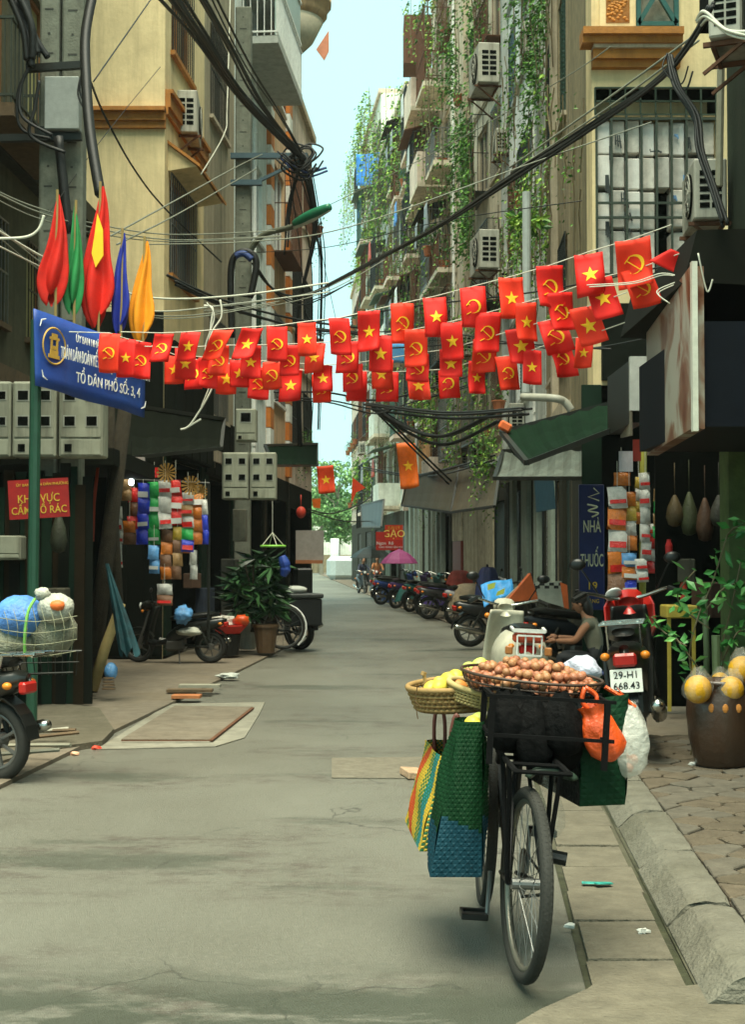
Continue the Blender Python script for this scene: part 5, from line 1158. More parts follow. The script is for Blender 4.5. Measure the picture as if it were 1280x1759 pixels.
# seated shopkeeper: x forward. seated on low stool
seat_j = {'pelvis':P_(0,0,.43,(.16,.13)),'waist':P_(-.01,0,.58,(.145,.11)),'chest':P_(.05,0,.78,(.165,.11)),'neck0':P_(.10,0,.93,(.07,.06)),'neck':P_(.14,0,1.0,.05),'head':P_(.18,0,1.10,.055),
 'shoulder_l':P_(.08,.17,.88,.06),'elbow_l':P_(.22,.24,.66,.042),'wrist_l':P_(.46,.14,.66,.028),
 'shoulder_r':P_(.08,-.17,.88,.06),'elbow_r':P_(.24,-.23,.66,.042),'wrist_r':P_(.47,-.10,.69,.028),
 'hip_l':P_(.06,.11,.43,.095),'knee_l':P_(.42,.17,.48,.068),'ankle_l':P_(.36,.15,.09,.042),'toe_l':P_(.53,.17,.04,.033),
 'hip_r':P_(.06,-.11,.43,.095),'knee_r':P_(.42,-.17,.48,.068),'ankle_r':P_(.36,-.15,.09,.042),'toe_r':P_(.53,-.17,.04,.033)}
ED = [('pelvis','waist'),('waist','chest'),('chest','neck0'),('neck0','neck'),('neck','head'),('chest','shoulder_l'),('shoulder_l','elbow_l'),('elbow_l','wrist_l'),('chest','shoulder_r'),('shoulder_r','elbow_r'),('elbow_r','wrist_r'),('pelvis','hip_l'),('hip_l','knee_l'),('knee_l','ankle_l'),('ankle_l','toe_l'),('pelvis','hip_r'),('hip_r','knee_r'),('knee_r','ankle_r'),('ankle_r','toe_r')]
topc = C('shirt_olive',(.12,.12,.085),.8); trou = C('trousers_dark',(.02,.022,.025),.8)
pp = W(1024,1100,14.0)
person((pp.x,14.0,.1), PI-.25, 'person in an olive sleeveless top sitting low with back to the pharmacy sign, arms forward', seat_j, ED,
 [(lambda c: c.z < .58 and (c.x < .5) and c.z > .07 and abs(c.y) < .3 and not (c.z > .6), trou), (lambda c: c.z >= .56 and c.z < .93 and abs(c.y) < .2 and c.x < .2, topc)], hair_long=1, head=(0,.35,0), skin=(.28,.13,.07), s=.84)  # skin darkened: the shadow over the seated person is put into its colour
t = T('stool','low dark plastic stool under the seated person','stool',(pp.x,14.0,.1)); b = B(); b.box(-.15,.15,-.15,.15,.22,.25,.01); obj('seat', b, C('stool_blue',(.03,.05,.15)), t)
for sx in (-1,1):
    for sy in (-1,1): b = B(); b.tube([(sx*.11,sy*.11,.22),(sx*.15,sy*.15,0)],.018,6); obj('leg', b, C('stool_blue',(.03,.05,.15)), t)
# far rider
fy = 56; fp = W(622,1000,fy)
fm = motorbike((fp.x,fy,0), -PI/2+.25, 'motorbike ridden toward the camera far down the street', cb('black',(.01,.011,.011)), lean=0, group=None, mirrors=False, s=.9)
ride_j = dict(seat_j); ride_j.update({'wrist_l':P_(.50,.24,.62,.028),'elbow_l':P_(.28,.27,.62,.042),'wrist_r':P_(.50,-.24,.62,.028),'elbow_r':P_(.28,-.27,.62,.042)})
person((fp.x+.02,fy+.3,.33), -PI/2+.25, 'person in dark clothes riding a motorbike far down the street', ride_j, ED, [(lambda c: c.z < .5, trou), (lambda c: c.z < .94 and abs(c.y) < .3 and c.x < .4, C('shirt_navy',(.03,.035,.06),.8))], s=.9)
person((fp.x+.62,fy+2.5,.33), -PI/2, 'person in an orange brown shirt beside the far rider', ride_j, ED, [(lambda c: c.z < .5, trou), (lambda c: c.z < .94 and abs(c.y) < .3 and c.x < .4, C('shirt_orange',(.4,.16,.06),.8))], s=.95)
motorbike((fp.x+.6,fy+2.2,0), -PI/2, 'motorbike under the person in orange brown far down the street', cb('red_dark',(.2,.02,.015)), lean=0, group=None, mirrors=False, s=.9)
# ------------------------------------------------------------ the fruit vendor's bicycle
bk = T('bicycle','black vendor bicycle loaded with fruit trays and woven bags','bicycle',(.50,5.45,.015)); bk.rotation_euler = Euler((0,R(3.5),R(1.5)))
# local: y forward (away), rear wheel at y=-.53 , front at +.53
def bwheel(c, yaw, fenders=True):
    r, tw = .335, .045; w = B(); m = Matrix.Translation(c) @ Matrix.Rotation(yaw,4,'Z')
    w.tf = m; n, k = 72, 10
    pts = [(0, (r-tw/2)*math.cos(2*PI*i/n), (r-tw/2)*math.sin(2*PI*i/n)) for i in range(n)]; w.tube(pts, tw/2, k, closed=True)
    o = obj('tyre', w, rubber, bk, smooth=True)
    w = B(); w.tf = m; q = 0
    for i in range(96):       # tread blocks
        a = 2*PI*i/96
        for s_ in (-1,0,1):
            aa = a+(.03 if s_ else 0); rr = r-.0015-(.004 if s_ else 0); c_ = (s_*.011, rr*math.cos(aa), rr*math.sin(aa)); w.obox(c_, (.007,.010,.004), (aa-PI/2 if 1 else 0,0,0))
    obj('tread', w, rubber, o)['kind'] = 'stuff'
    w = B(); w.tf = m; w.torus((0,0,0), r-tw-.004, .012, 48, 6, 'x'); obj('rim', w, C('rim_worn',(.22,.21,.17),.4,metal=.7), o, smooth=True)
    w = B(); w.tf = m
    for i in range(32):
        a = 2*PI*i/32; a2 = a+(.35 if i%4 < 2 else -.35); sx = .025*(1 if i%2 else -1); w.tube([(sx, .02*math.cos(a2), .02*math.sin(a2)), (0,(r-tw-.01)*math.cos(a),(r-tw-.01)*math.sin(a))], .0016, 3)
    obj('spokes', w, steel, o)
    w = B(); w.tf = m; w.cyl((-.05,0,0),(.05,0,0),.02,12); obj('hub', w, steel, o)
    return o
RW, FW_ = Vector((0,-.53,.34)), Vector((-.02,.53,.34))
bwheel(RW, R(5)); bwheel(FW_, R(-2))
fr_m = C('frame_black',(.006,.006,.006),.5,spec=.3)
BB = Vector((0,-.08,.28)); SE = Vector((0,-.22,.80)); HT = Vector((0,.34,.80)); HB = Vector((0,.38,.62))
b = B()
for a,c,r_ in ((BB,SE,.015),(SE,HT,.014),(BB,HB,.016),(HT,HB,.018)): b.tube([a,c],r_,8)
for s_ in (-.06,.06):
    b.tube([BB+Vector((s_*.5,0,0)),RW+Vector((s_,0,0))],.009,6); b.tube([SE+Vector((s_*.3,0,-.02)),RW+Vector((s_,0,0))],.008,6)
obj('frame', b, fr_m, bk)
b = B()
for s_ in (-.055,.055): b.tube([HB+Vector((s_*.7,.0,0)),FW_+Vector((s_,0,0))],.011,6)
b.tube([HB,HT+Vector((0,-.03,.12))],.013,8); obj('fork', b, fr_m, bk)
b = B(); b.tube(cr([Vector(q) for q in ((-.26,.12,.93),(-.24,.25,.95),(-.08,.32,.93),(.08,.32,.93),(.24,.25,.95),(.26,.12,.93))],4),.011,6); obj('handlebar', b, chrome, bk)
b = B(); b.lathe([(.09,0),(.095,.004),(.09,.008)], BB+Vector((.05,0,0)), 24, 'x'); obj('chainring', b, steel, bk)
b = B(); b.tube([BB+Vector((.055,0,.09)),RW+Vector((.055,0,.035))],.006,4); b.tube([BB+Vector((.055,0,-.09)),RW+Vector((.055,0,-.035))],.006,4); obj('chain', b, dkmetal, bk)
for s_, dy, dz in ((-1,-.06,-.15),(1,.06,.15)):
    b = B(); e_ = BB+Vector((s_*.08,dy,dz)); b.tube([BB+Vector((s_*.07,0,0)), e_],.009,6); obj('crank', b, steel, bk)
    b = B(); 
    for yy in (-.04,.04): b.box(e_.x, e_.x+s_*.10, e_.y+yy-.012, e_.y+yy+.012, e_.z-.012, e_.z+.012, .003)
    b.cyl(e_, e_+Vector((s_*.1,0,0)), .008, 6); b.box(e_.x+s_*.092, e_.x+s_*.10, e_.y-.045, e_.y+.045, e_.z-.012, e_.z+.012); obj('pedal', b, black, bk)
b = B()
def sd_(u, v):
    y = -.60+v*.27; w_ = lerp(.085,.02,v**.8); a = (u-.5)*PI; return (w_*math.sin(a)+.06, y, .71+.03*math.cos(a)+.02*abs(v-.5))
b.grid(sd_, 10, 8); obj('saddle', b, C('saddle_green',(.02,.035,.022),.45), bk, smooth=True, solid=.02)
for i in range(0):      # rear mudguard stays and rack
    a, c = R(lerp(10,160,i/14)), R(lerp(10,160,(i+1)/14)); rr = .362
    b.prism([(x, RW.y+rr*math.cos(q), RW.z+rr*math.sin(q)) for q, x in ((a,-.027),(c,-.027),(c,.027),(a,.027))], (0,0,.004))
b = B()
for s_ in (-.09,.09):
    b.tube([RW+Vector((s_*.7,0,0)),(s_,-.62,.76)],.009,6); b.tube([RW+Vector((s_*.7,0,0)),(s_,-.42,.76)],.009,6); b.tube([(s_,-.78,.765),(s_,-.25,.765)],.010,6)
for y in (-.78,-.6,-.45,-.28): b.tube([(-.1,y,.765),(.1,y,.765)],.008,6)
for x in (-.16,.24):
    for y in (-.6,-.34): b.beam((x,y,.76),(x,y,1.0),.02)
for z in (.86,.995):
    for y in (-.6,-.34): b.beam((-.18,y,z),(.27,y,z),.012)
    for x in (-.16,.24): b.beam((x,-.6,z),(x,-.34,z),.012)
blkc = C('pannier_black',(.004,.004,.004),.95,spec=.1)
obj('carrier_frame', b, blkc, bk)
b = B(); b.ball((.05,-.36,.88),(.18,.15,.085),22,14,lump=.05); b.ball((.12,-.30,.80),(.14,.13,.10),20,12,lump=.05); obj('black_pannier', b, C('pannier_black',(.004,.004,.004),.95,spec=.1), bk, smooth=True)
b = B(); b.tube([(.07,-.40,.42),(.16,-.42,.41)],.025,8); obj('stand_foot', b, black, bk)
# small headlamp reflector
b = B(); b.ball((0,-.9,.62),(.02,.008,.02),8,6); b.beam((0,-.9,.64),(0,-.86,.70),.01)
# woven bags
def woven(name, label, corners_b, corners_t, colf, nu, nv, mats, handle=True, cat='woven bag'):
    """corner lists: 4 bottom and 4 top points (world), colf(side,u,v)->material index"""
    base = min(corners_b, key=lambda p: p.z); t = T(name, label, cat, base); b = B()
    for s_ in range(4):
        b0, b1, t0, t1 = [Vector(x) for x in (corners_b[s_], corners_b[(s_+1)%4], corners_t[s_], corners_t[(s_+1)%4])]
        n = (b1-b0).cross(t0-b0).normalized(); L_ = (b1-b0).length; kk = max(3, int(nu*L_/.45))
        for i in range(kk):
            for j in range(nv):
                def pt(u, v):
                    p = b0.lerp(b1,u).lerp(t0.lerp(t1,u), v); return p + n*(.03*math.sin(u*PI)*math.sin(v*PI*.9)+.008*math.sin(u*9+v*5+s_)*math.sin(v*7))
                u0,u1,v0,v1 = i/kk,(i+1)/kk,j/nv,(j+1)/nv; c_ = pt((u0+u1)/2,(v0+v1)/2)+n*(.0035 if (i+j)%2 else .001)
                b.cur = colf(s_, (u0+u1)/2, (v0+v1)/2, i, j); b.add([pt(u0,v0),pt(u1,v0),pt(u1,v1),pt(u0,v1),c_], [(0,1,4),(1,2,4),(2,3,4),(3,0,4)])
    b.cur = 0; b.add([Vector(x) for x in corners_b],[(3,2,1,0)]); o = obj('woven_body', b, mats, t, world=True)
    if handle:
        for (i0,i1) in ((0,1),(2,3)):
            a_, c_ = Vector(corners_t[i0]), Vector(corners_t[i1]); m_ = (a_+c_)/2; p0, p1 = a_.lerp(c_,.3), a_.lerp(c_,.7); b = B(); b.tube(cr([p0-Vector((0,0,.06)),p0+Vector((0,0,.08)),m_+Vector((0,0,.16)),p1+Vector((0,0,.08)),p1-Vector((0,0,.06))],5),.009,6); obj('handle', b, C('handle_brown',(.10,.03,.02)), t, world=True, smooth=True)
    return t
wy = C('weave_yellow',(.38,.25,.02),.6); wg = C('weave_green',(.01,.10,.035),.6); wr = C('weave_orange',(.42,.055,.008),.6); wt_ = C('weave_teal',(.012,.13,.14),.5); wdg = C('weave_dark_green',(.003,.026,.008),.65,spec=.12); wb = C('weave_blue',(.006,.036,.052),.65,spec=.12)
def col_stripe(s_,u,v,i,j):
    q = u if s_ in (1,3) else u
    if s_ == 3 or s_ == 1:
        k = int(q*9)
        return [0,1,0,2,2,0,1,3,0][k] if (i+j)%2 else [0,0,0,2,2,0,0,1,0][k]
    return 0 if (i+j)%2 else 1
V_ = Vector
def rectpts(xa,xb,ya,yb,z,dx=0): return [V_((xa,ya,z)),V_((xb,ya,z)),V_((xb+dx,yb,z)),V_((xa+dx,yb,z))]
woven('striped_bag','yellow, green and orange striped woven bag hanging low on the left of the fruit bicycle',rectpts(.175,.36,5.24,5.84,.40,-.04),rectpts(.265,.37,5.3,5.8,.74,-.04),col_stripe,30,34,[wy,wg,wr,wt_])
woven('green_bag','dark green woven bag with a teal lower half hanging beside the bicycle rear wheel',rectpts(.205,.39,5.02,5.24,.355),rectpts(.315,.40,5.08,5.22,.90),lambda s_,u,v,i,j:(1 if v < .40-.12*u else 0),30,36,[wdg,wb,wt_],handle=False)
woven('dark_green_bag','black and dark green woven bag hanging on the right of the bicycle',[V_((.745,5.05,.60)),V_((.915,5.09,.60)),V_((.80,5.6,.63)),V_((.62,5.55,.62))],[V_((.755,5.05,.98)),V_((.93,5.09,1.0)),V_((.79,5.6,1.0)),V_((.61,5.55,.98))],lambda s_,u,v,i,j: 0 if s_ in (0,1,2) else 1,20,18,[C('weave_deep_green',(.003,.024,.009),.65,spec=.12),C('weave_black',(.004,.005,.005),.7)],handle=False)
# trays
wick = C('wicker',(.28,.17,.06),.7,scale=30); wickd = C('wicker_dark',(.10,.055,.02),.7,scale=30); wire = C('tray_wire',(.05,.03,.02),.5)
def tray(name, label, c, R0, h, tilt, m, wirey=False, base=.85):
    t = T(name, label, 'basket', c); t.rotation_euler = tilt; b = B(); n = 48
    b.torus((0,0,h), R0, .006 if wirey else .012, n, 6, 'z')
    if wirey: 
        b.torus((0,0,h*.5), R0*.95, .004, n, 5, 'z'); b.torus((0,0,.0), R0*base, .004, n, 5, 'z')
    obj('rim', b, m, t, smooth=True)
    b = B()
    for i in range(n):
        a = 2*PI*i/n; ca, sa = math.cos(a), math.sin(a)
        b.tube([(R0*base*ca,R0*base*sa,0),(R0*.95*ca,R0*.95*sa,h*.5),(R0*ca,R0*sa,h)], .002 if wirey else .004, 3)
    obj('stave', b, m, t)['kind'] = 'stuff'
    if not wirey:
        b = B()
        for k in range(5):
            rr = R0*lerp(base,1,(k+.5)/5)
            pts = [(rr*math.cos(2*PI*i/96)+(.004 if (i+k)%2 else -.004)*math.cos(2*PI*i/96), rr*math.sin(2*PI*i/96)+(.004 if (i+k)%2 else -.004)*math.sin(2*PI*i/96), h*(k+.5)/5) for i in range(96)]; b.tube(pts, h*.09, 4, closed=True)
        obj('weave', b, m, t, smooth=True)
    b = B(); b.lathe([(R0*base,-.004),(R0*base,.004)], (0,0,0), 32); obj('base', b, wickd, t); return t
et = tray('fruit_tray','wide round wire tray heaped with small brown fruit on the bicycle',(.60,5.32,.985),.268,.065,Euler((R(2),R(5),0)),wire,True,.86)
t1 = tray('wicker_basket','wicker basket of yellow fruit at the left of the brown fruit tray',(.345,5.55,.905),.20,.09,Euler((R(2),R(-4),0)),wick)
t2 = tray('wicker_basket','smaller striped wicker basket leaning between the two fruit trays',(.42,5.42,.93),.14,.06,Euler((R(5),R(12),0)),C('wicker_pale',(.4,.3,.12),.7))
fm_ = [C('lychee_brown',(.27,.085,.035),.4,var=.35,scale=18,bump=.1), C('lychee_pink',(.36,.14,.075),.4,var=.3,scale=18,bump=.1), C('lychee_tan',(.32,.15,.065),.4,var=.3,scale=18,bump=.1)]
frm = []
for m in fm_:
    b = B(); b.ball((0,0,0),(.0185,.0175,.017),10,7,lump=.03); o = obj('brown_fruit', b, m, smooth=True); frm.append(o)
rot = et.rotation_euler.to_matrix(); base_ = Vector(et.location); n = 0; placed = []
for lay, (zz, rmax, cnt_) in enumerate(((.022,.235,110),(.05,.245,150),(.078,.19,75),(.102,.11,24))):
    k = 0; tries = 0
    while k < cnt_ and tries < 4000:
        tries += 1; a = rnd.uniform(0,2*PI); rr = rmax*math.sqrt(rnd.random())
        if lay == 0 and rr < .15: continue
        if lay == 1 and rr < .09: continue
        p = Vector((rr*math.cos(a), rr*math.sin(a), zz+rnd.uniform(-.005,.005)))
        if any((p-q).length < .0315 for q in placed): continue
        placed.append(p); k += 1
for i, p in enumerate(placed[:290]):
    s_ = frm[rnd.randrange(3)]; o = s_.copy(); COL.objects.link(o); o.location = base_+rot@p; o.rotation_euler = (rnd.uniform(0,6),rnd.uniform(0,6),0); sc_ = rnd.uniform(.86,1.08); o.scale = (sc_,)*3
    tag(o,'small round brown fruit heaped in the wide wire tray on the bicycle','fruit','brown fruit in the wire tray')
for s_ in frm: bpy.data.objects.remove(s_)
print('fruit', len(placed))
def mango(p, label, m, r=(.032,.032,.045), rot=None, name='mango', group=None):
    b = B(); b.ball((0,0,0), r, 14, 10, rot or (rnd.uniform(0,3),rnd.uniform(0,3),0)); o = obj(name, b, m, smooth=True); o.location = p; return tag(o, label, 'fruit', group)
ym_ = C('mango_yellow',(.62,.5,.06),.45); gm_ = C('guava_green',(.4,.45,.1),.45); om_ = C('papaya_orange',(.55,.2,.04),.5)
for i, (x,y,d,m,l) in enumerate(((742,1183,5.45,ym_,'yellow mango at the left rim of the wicker basket'),(760,1178,5.5,ym_,'yellow mango second from the left rim of the wicker basket'),(757,1181,5.42,ym_,'front yellow mango in the wicker basket'),(770,1168,5.55,ym_,'tall standing yellow mango in the wicker basket'),(783,1163,5.62,ym_,'yellow mango behind the small striped basket'),(785,1180,5.5,om_,'orange fruit piece against the small striped basket'),(806,1150,5.62,gm_,'green guava behind the left of the brown fruit'),(822,1146,5.66,gm_,'pale green guava topmost behind the brown fruit'),(838,1150,5.66,ym_,'yellowish guava behind the brown fruit tray'),(812,1244,5.16,ym_,'yellow mango on top in the green bag'),(823,1238,5.2,gm_,'greenish mango beside the yellow one in the green bag'),(818,1252,5.13,ym_,'lowest yellow mango showing in the green bag'),(853,1232,5.3,gm_,'green fruit under the brown fruit tray'),(868,1238,5.35,gm_,'right hand green fruit under the brown fruit tray'))):
    mango(W(x,y,d), l, m)
b = B(); b.cyl(W(735,1200,5.45),W(728,1155,5.45),.008,6); b.cyl(W(727,1160,5.45),W(729,1154,5.45),.012,6); one('bamboo_stick', b, wick, 'short bamboo stick standing at the left rim of the wicker basket', 'stick')
b = B(); b.tube([W(717,1180,5.4),W(713,1205,5.4),W(718,1235,5.4)],.002,4); b.tube([W(713,1205,5.4),W(724,1215,5.4)],.002,4); one('dry_twig', b, wickd, 'thin dry twig hanging at the far left of the wicker basket', 'twig')
# plastic bags
def pbag(name, label, c, w_, h, m, dp=.1, open_=False, seed=1, handles=True, mats2=None):
    r = random.Random(seed); t = T(name, label, 'plastic bag', c); b = B(); nu, nv = 20, 14; ph = [r.uniform(0,6) for _ in range(4)]
    prof = [(0,.15),(.06,.6),(.2,.95),(.45,1),(.7,.82),(.88,.5),(1,.3 if not open_ else .75)]
    def fn(u, v):
        a = u*2*PI; k = tab(prof, v); cr_ = 1+.10*math.sin(5*a+ph[0]+v*3)+.06*math.sin(9*a+ph[1]-v*6)
        return (w_/2*k*math.cos(a)*cr_+.05*w_*math.sin(v*4+ph[2]), dp*k*math.sin(a)*cr_, h*v+.02*h*math.sin(3*a+ph[3])*v)
    b.grid(fn, nu, nv); obj('bag_skin', b, m, t, smooth=True)
    if handles:
        for s_ in (-1,1): b = B(); b.tube(cr([V_((s_*w_*.12,0,h*.95)),V_((s_*w_*.2,0,h*1.12)),V_((0,0,h*1.3))],4),[.012]*9 if 0 else .009,5); obj('handle', b, m, t, smooth=True)
    return t
opl = M('plastic_orange',(.62,.075,.01),.35,var=.2,bump=.3,scale=4,spec=.6); cpl = M('plastic_clear',(.62,.62,.55),.25,var=.15,bump=.4,scale=3,alpha=.55,spec=.7); cpl2 = M('plastic_film',(.7,.7,.62),.15,var=.1,bump=.5,scale=3,alpha=.13,spec=.9)
ob_ = pbag('orange_plastic_bag','open orange plastic bag hanging over the dark green woven bag',W(1052,1308,4.98),.135,.215,opl,.05,True,3); ob_.rotation_euler = (0,-.35,.1)
pbag('clear_plastic_bag','cloudy plastic bag with pinkish fruit hanging at the far right of the bicycle',W(1078,1338,5.12),.16,.28,cpl,.07,False,5,handles=False)
bkm = M('plastic_black',(.0035,.0035,.0035),.8,var=.2,bump=.3,scale=4,spec=.08)
for i_,(x_,y_,w__,h__,l_) in enumerate(((868,1292,.13,.22,'black plastic bag hanging left under the fruit tray'),(918,1322,.14,.26,'longest black plastic bag in the middle under the fruit tray'),(968,1300,.15,.23,'black plastic bag hanging right under the fruit tray'),(895,1260,.15,.18,'small black plastic bag squeezed behind the other two under the tray'))):
    pbag('black_plastic_bag',l_,W(x_,y_,4.98 if i_ < 3 else 5.1),w__,h__,bkm,.06,False,30+i_,handles=False)
for i,(x,y) in enumerate(((1072,1300),(1088,1305),(1080,1318),(1066,1312))): mango(W(x,y,5.12), 'pinkish fruit inside the cloudy plastic bag', C('fruit_pink',(.6,.25,.15),.5), (.02,.02,.02), name='pink_fruit', group='pink fruit in the cloudy bag')
pbag('small_plastic_bag','thin clear plastic bag hanging beside the bicycle wheel',W(945,1442,5.2),.10,.23,cpl2,.05,False,8)
b = B(); b.tube([W(1040,1180,5.1),W(1065,1195,5.1),W(1092,1215,5.1)],.008,5); b.prism([W(1060,1180,5.1),W(1094,1214,5.1),W(1086,1222,5.1)],(0,.01,0)); one('orange_strap', b, opl, 'orange strap of a plastic bag below the number plate', 'strap')
# crumpled striped bag and net on the tray's far right
b = B(); p = W(1000,1150,5.55); b.ball(p,(.075,.08,.055),14,10,lump=.16); one('crumpled_bag', b, M('bag_blue_white',(.5,.52,.62),.4,var=.5,scale=5,bump=.3), 'crumpled blue and white plastic bag behind the right end of the fruit tray', 'bag', smooth=True)
b = B(); b.tube(cr([W(950,1158,5.5),W(985,1168,5.4),W(1030,1168,5.5)]),.012,6); one('tray_strap', b, C('strap_green',(.01,.05,.03)), 'dark green strap lying over the right end of the fruit tray', 'strap')
# loose things near the drain
b = B(); p = G(1025,1517,.03); b.obox(p,(.13,.035,.006),(0,0,-.1),.002); b.obox(p+Vector((.03,-.02,.004)),(.08,.03,.004),(0,.05,.3)); one('torn_wrapper', b, M('wrapper_teal',(.03,.3,.25),.4,var=.6,scale=30), 'torn teal and green wrapper on the drain slabs', 'litter')
# ------------------------------------------------------------ stalls, plants, clutter
pk = {}
def packet_mesh(m, w_, h):
    k = (m.name, round(w_,3), round(h,3))
    if k not in pk:
        b = B()
        def fn(s_):
            return [(-w_/2,0,h/2),(w_/2,0,h/2),(w_/2,0,-h/2),(-w_/2,0,-h/2)]
        nx = 4; nz = 5; vs = []
        for s_ in (-1,1):
            for j in range(nz+1):
                for i in range(nx+1):
                    u, v = i/nx, j/nz; e = (math.sin(u*PI)*math.sin(v*PI))**.5; vs.append((lerp(-w_/2,w_/2,u)*(1-.06*math.sin(v*PI)), s_*.03*e, lerp(h/2,-h/2,v)))
        o = (nx+1)*(nz+1); fs = []
        for q in (0,o):
            for j in range(nz):
                for i in range(nx): fs.append((q+j*(nx+1)+i,q+j*(nx+1)+i+1,q+(j+1)*(nx+1)+i+1,q+(j+1)*(nx+1)+i))
        b.add(vs, fs); ob = obj('packet', b, m, smooth=True); pk[k] = ob.data; bpy.data.objects.remove(ob)
    return pk[k]
def strip(x, y0, y1, d, n, mats, label, w_, group, jitter=.3, band=None, cat='snack strip'):
    """a hanging strip of n packets"""
    a, c = W(x,y0,d), W(x,y1,d); h = (a.z-c.z)/n; t = T('snack_strip', label, cat, c, 0, group)
    for i in range(n):
        m = mats[i%len(mats)]; o = bpy.data.objects.new('packet', packet_mesh(m, w_*d/F*1.2, h*1.02)); COL.objects.link(o); o.parent = t
        o.location = (rnd.uniform(-.01,.01), rnd.uniform(-.01,.01), h*(n-i-.5)); o.rotation_euler = (rnd.uniform(-.15,.15), rnd.uniform(-.08,.08), rnd.uniform(-jitter,jitter))
        if band and rnd.random() < .7:
            b = B(); b.box(-w_*d/F*.5,w_*d/F*.5,-.034,-.028,-h*rnd.uniform(.2,.42),h*rnd.uniform(-.12,.05)); q = obj('printed_band', b, band, o)
    b = B(); b.cyl((0,.0,h*n),(0,.0,h*n+.25),.003,4); obj('string', b, cablew, t); return t
def pc(n, c): return M('packet_'+n, c, .2, var=.35, scale=14, bump=.25, spec=.7)
blu, grn, wht, rd, org, brn, yl, skyb, gld = pc('blue',(.015,.04,.55)), pc('green',(.02,.42,.08)), pc('white',(.6,.6,.55)), pc('red',(.7,.015,.01)), pc('orange',(.7,.2,.02)), pc('brown',(.2,.09,.04)), pc('yellow',(.5,.35,.04)), pc('sky',(.12,.35,.7)), pc('gold',(.35,.2,.07))
wb_ = C('print_white',(.7,.7,.66)); g1 = 'snack strips on the left stall'; g2 = 'snack strips on the right stall'
D = 17.2
for a in ((229,838,935,4,[rd,brn],'dark red and brown snack strip beside the lit bulb',16,None),(245,830,935,4,[blu],'blue snack packets strip on the left stall',18,wb_),(264,828,935,4,[grn],'bright green snack packets strip on the left stall',18,wb_),(264,937,985,2,[skyb],'light blue pair of packets under the green strip',16,wb_),(283,826,908,3,[wht],'white snack packets strip on the left stall',19,rd),(301,825,902,3,[rd],'bright red snack packets strip on the left stall',19,wb_),(285,910,995,4,[brn,org,brn,org],'brown and orange packets under the white strip',17,None),(304,905,995,4,[yl,brn,gld,brn],'olive and gold packets under the red strip',15,None),(322,846,948,5,[wht,gld,wht,grn,blu],'mixed white and green packets right of the red strip',18,rd),(339,848,935,4,[org],'round orange packets strip near the right end of the left stall',16,wb_),(352,858,935,3,[wht,blu,blu],'narrow white and violet strip at the right end of the left stall',9,None),(332,945,995,2,[wht],'crumpled pale pair hanging low at the right of the left stall',11,None),(194,838,945,4,[org,rd,skyb,wht],'narrow strip in orange red and pale blue at the left end of the stall',12,None),(205,870,975,5,[wht],'long narrow white printed strip at the left end of the stall',8,rd),(216,822,860,2,[gld],'tan packets hanging beside the bulb',16,None),(222,895,935,2,[org,brn],'orange brown packets under the dark red strip',20,None),(320,915,950,2,[brn,org],'brown and orange packets under the mixed strip',18,None),(282,1003,1040,2,[wht,brn],'white and brown packets low before the stall',24,rd)):
    strip(a[0],a[1],a[2],D+rnd.uniform(-.15,.15),a[3],a[4],a[5],a[6],g1,band=a[7])
for i,(x,y,r_) in enumerate(((286,812,.12),(328,834,.12),(344,845,.09))):
    b = B()
    for k in range(14):
        a = 2*PI*k/14; b.prism([V_((0,0,0)),V_((r_*math.cos(a-.12),-.02,r_*math.sin(a-.12))),V_((r_*math.cos(a+.12),-.02,r_*math.sin(a+.12)))],(0,.01,0))
    o = obj('paper_pinwheel', b, C('pinwheel_gold',(.28,.15,.03))); o.location = W(x,y,17.0); tag(o,f'gold paper pinwheel on top of the left snack stall, {("leftmost","middle","rightmost")[i]} one','pinwheel')
t = T('hanging_rail','dark rail carrying the left snack strips','rail',W(195,822,17.3)); b = B(); b.cyl(W(188,822,17.35),W(360,830,17.35),.015,6); b.cyl(W(188,822,17.35),W(188,1100,17.35),.02,6); b.cyl(W(358,830,17.35),W(358,1100,17.35),.02,6); obj('bar', b, dkmetal, t, world=True)
t = T('light_bulb','lit white bulb hanging above the left snack strips','lamp',W(225,828,16.9)); b = B(); b.ball((0,0,0),(.035,.035,.045),12,8); obj('bulb', b, M('bulb_glow',(.85,1,1),.3,var=.0,bump=0,emit=4.0), t, smooth=True); b = B(); b.cyl((0,0,.04),(0,0,.1),.018,8); b.cyl((0,0,.1),(0,0,.5),.004,4); obj('socket', b, black, t)
b = B(); a,c = W(202,785,16.8),W(248,818,16.8); b.box(a.x,c.x,a.y,a.y+.02,c.z,a.z); one('pale_board', b, C('board_pink',(.45,.38,.34)), 'pale blank board above the lit bulb', 'board')
b = B(); a,c = W(250,803,17.1),W(272,820,17.1); b.box(a.x,c.x,a.y,a.y+.02,c.z,a.z); one('red_header_card', b, rd, 'red card on top of the left snack stall', 'card')
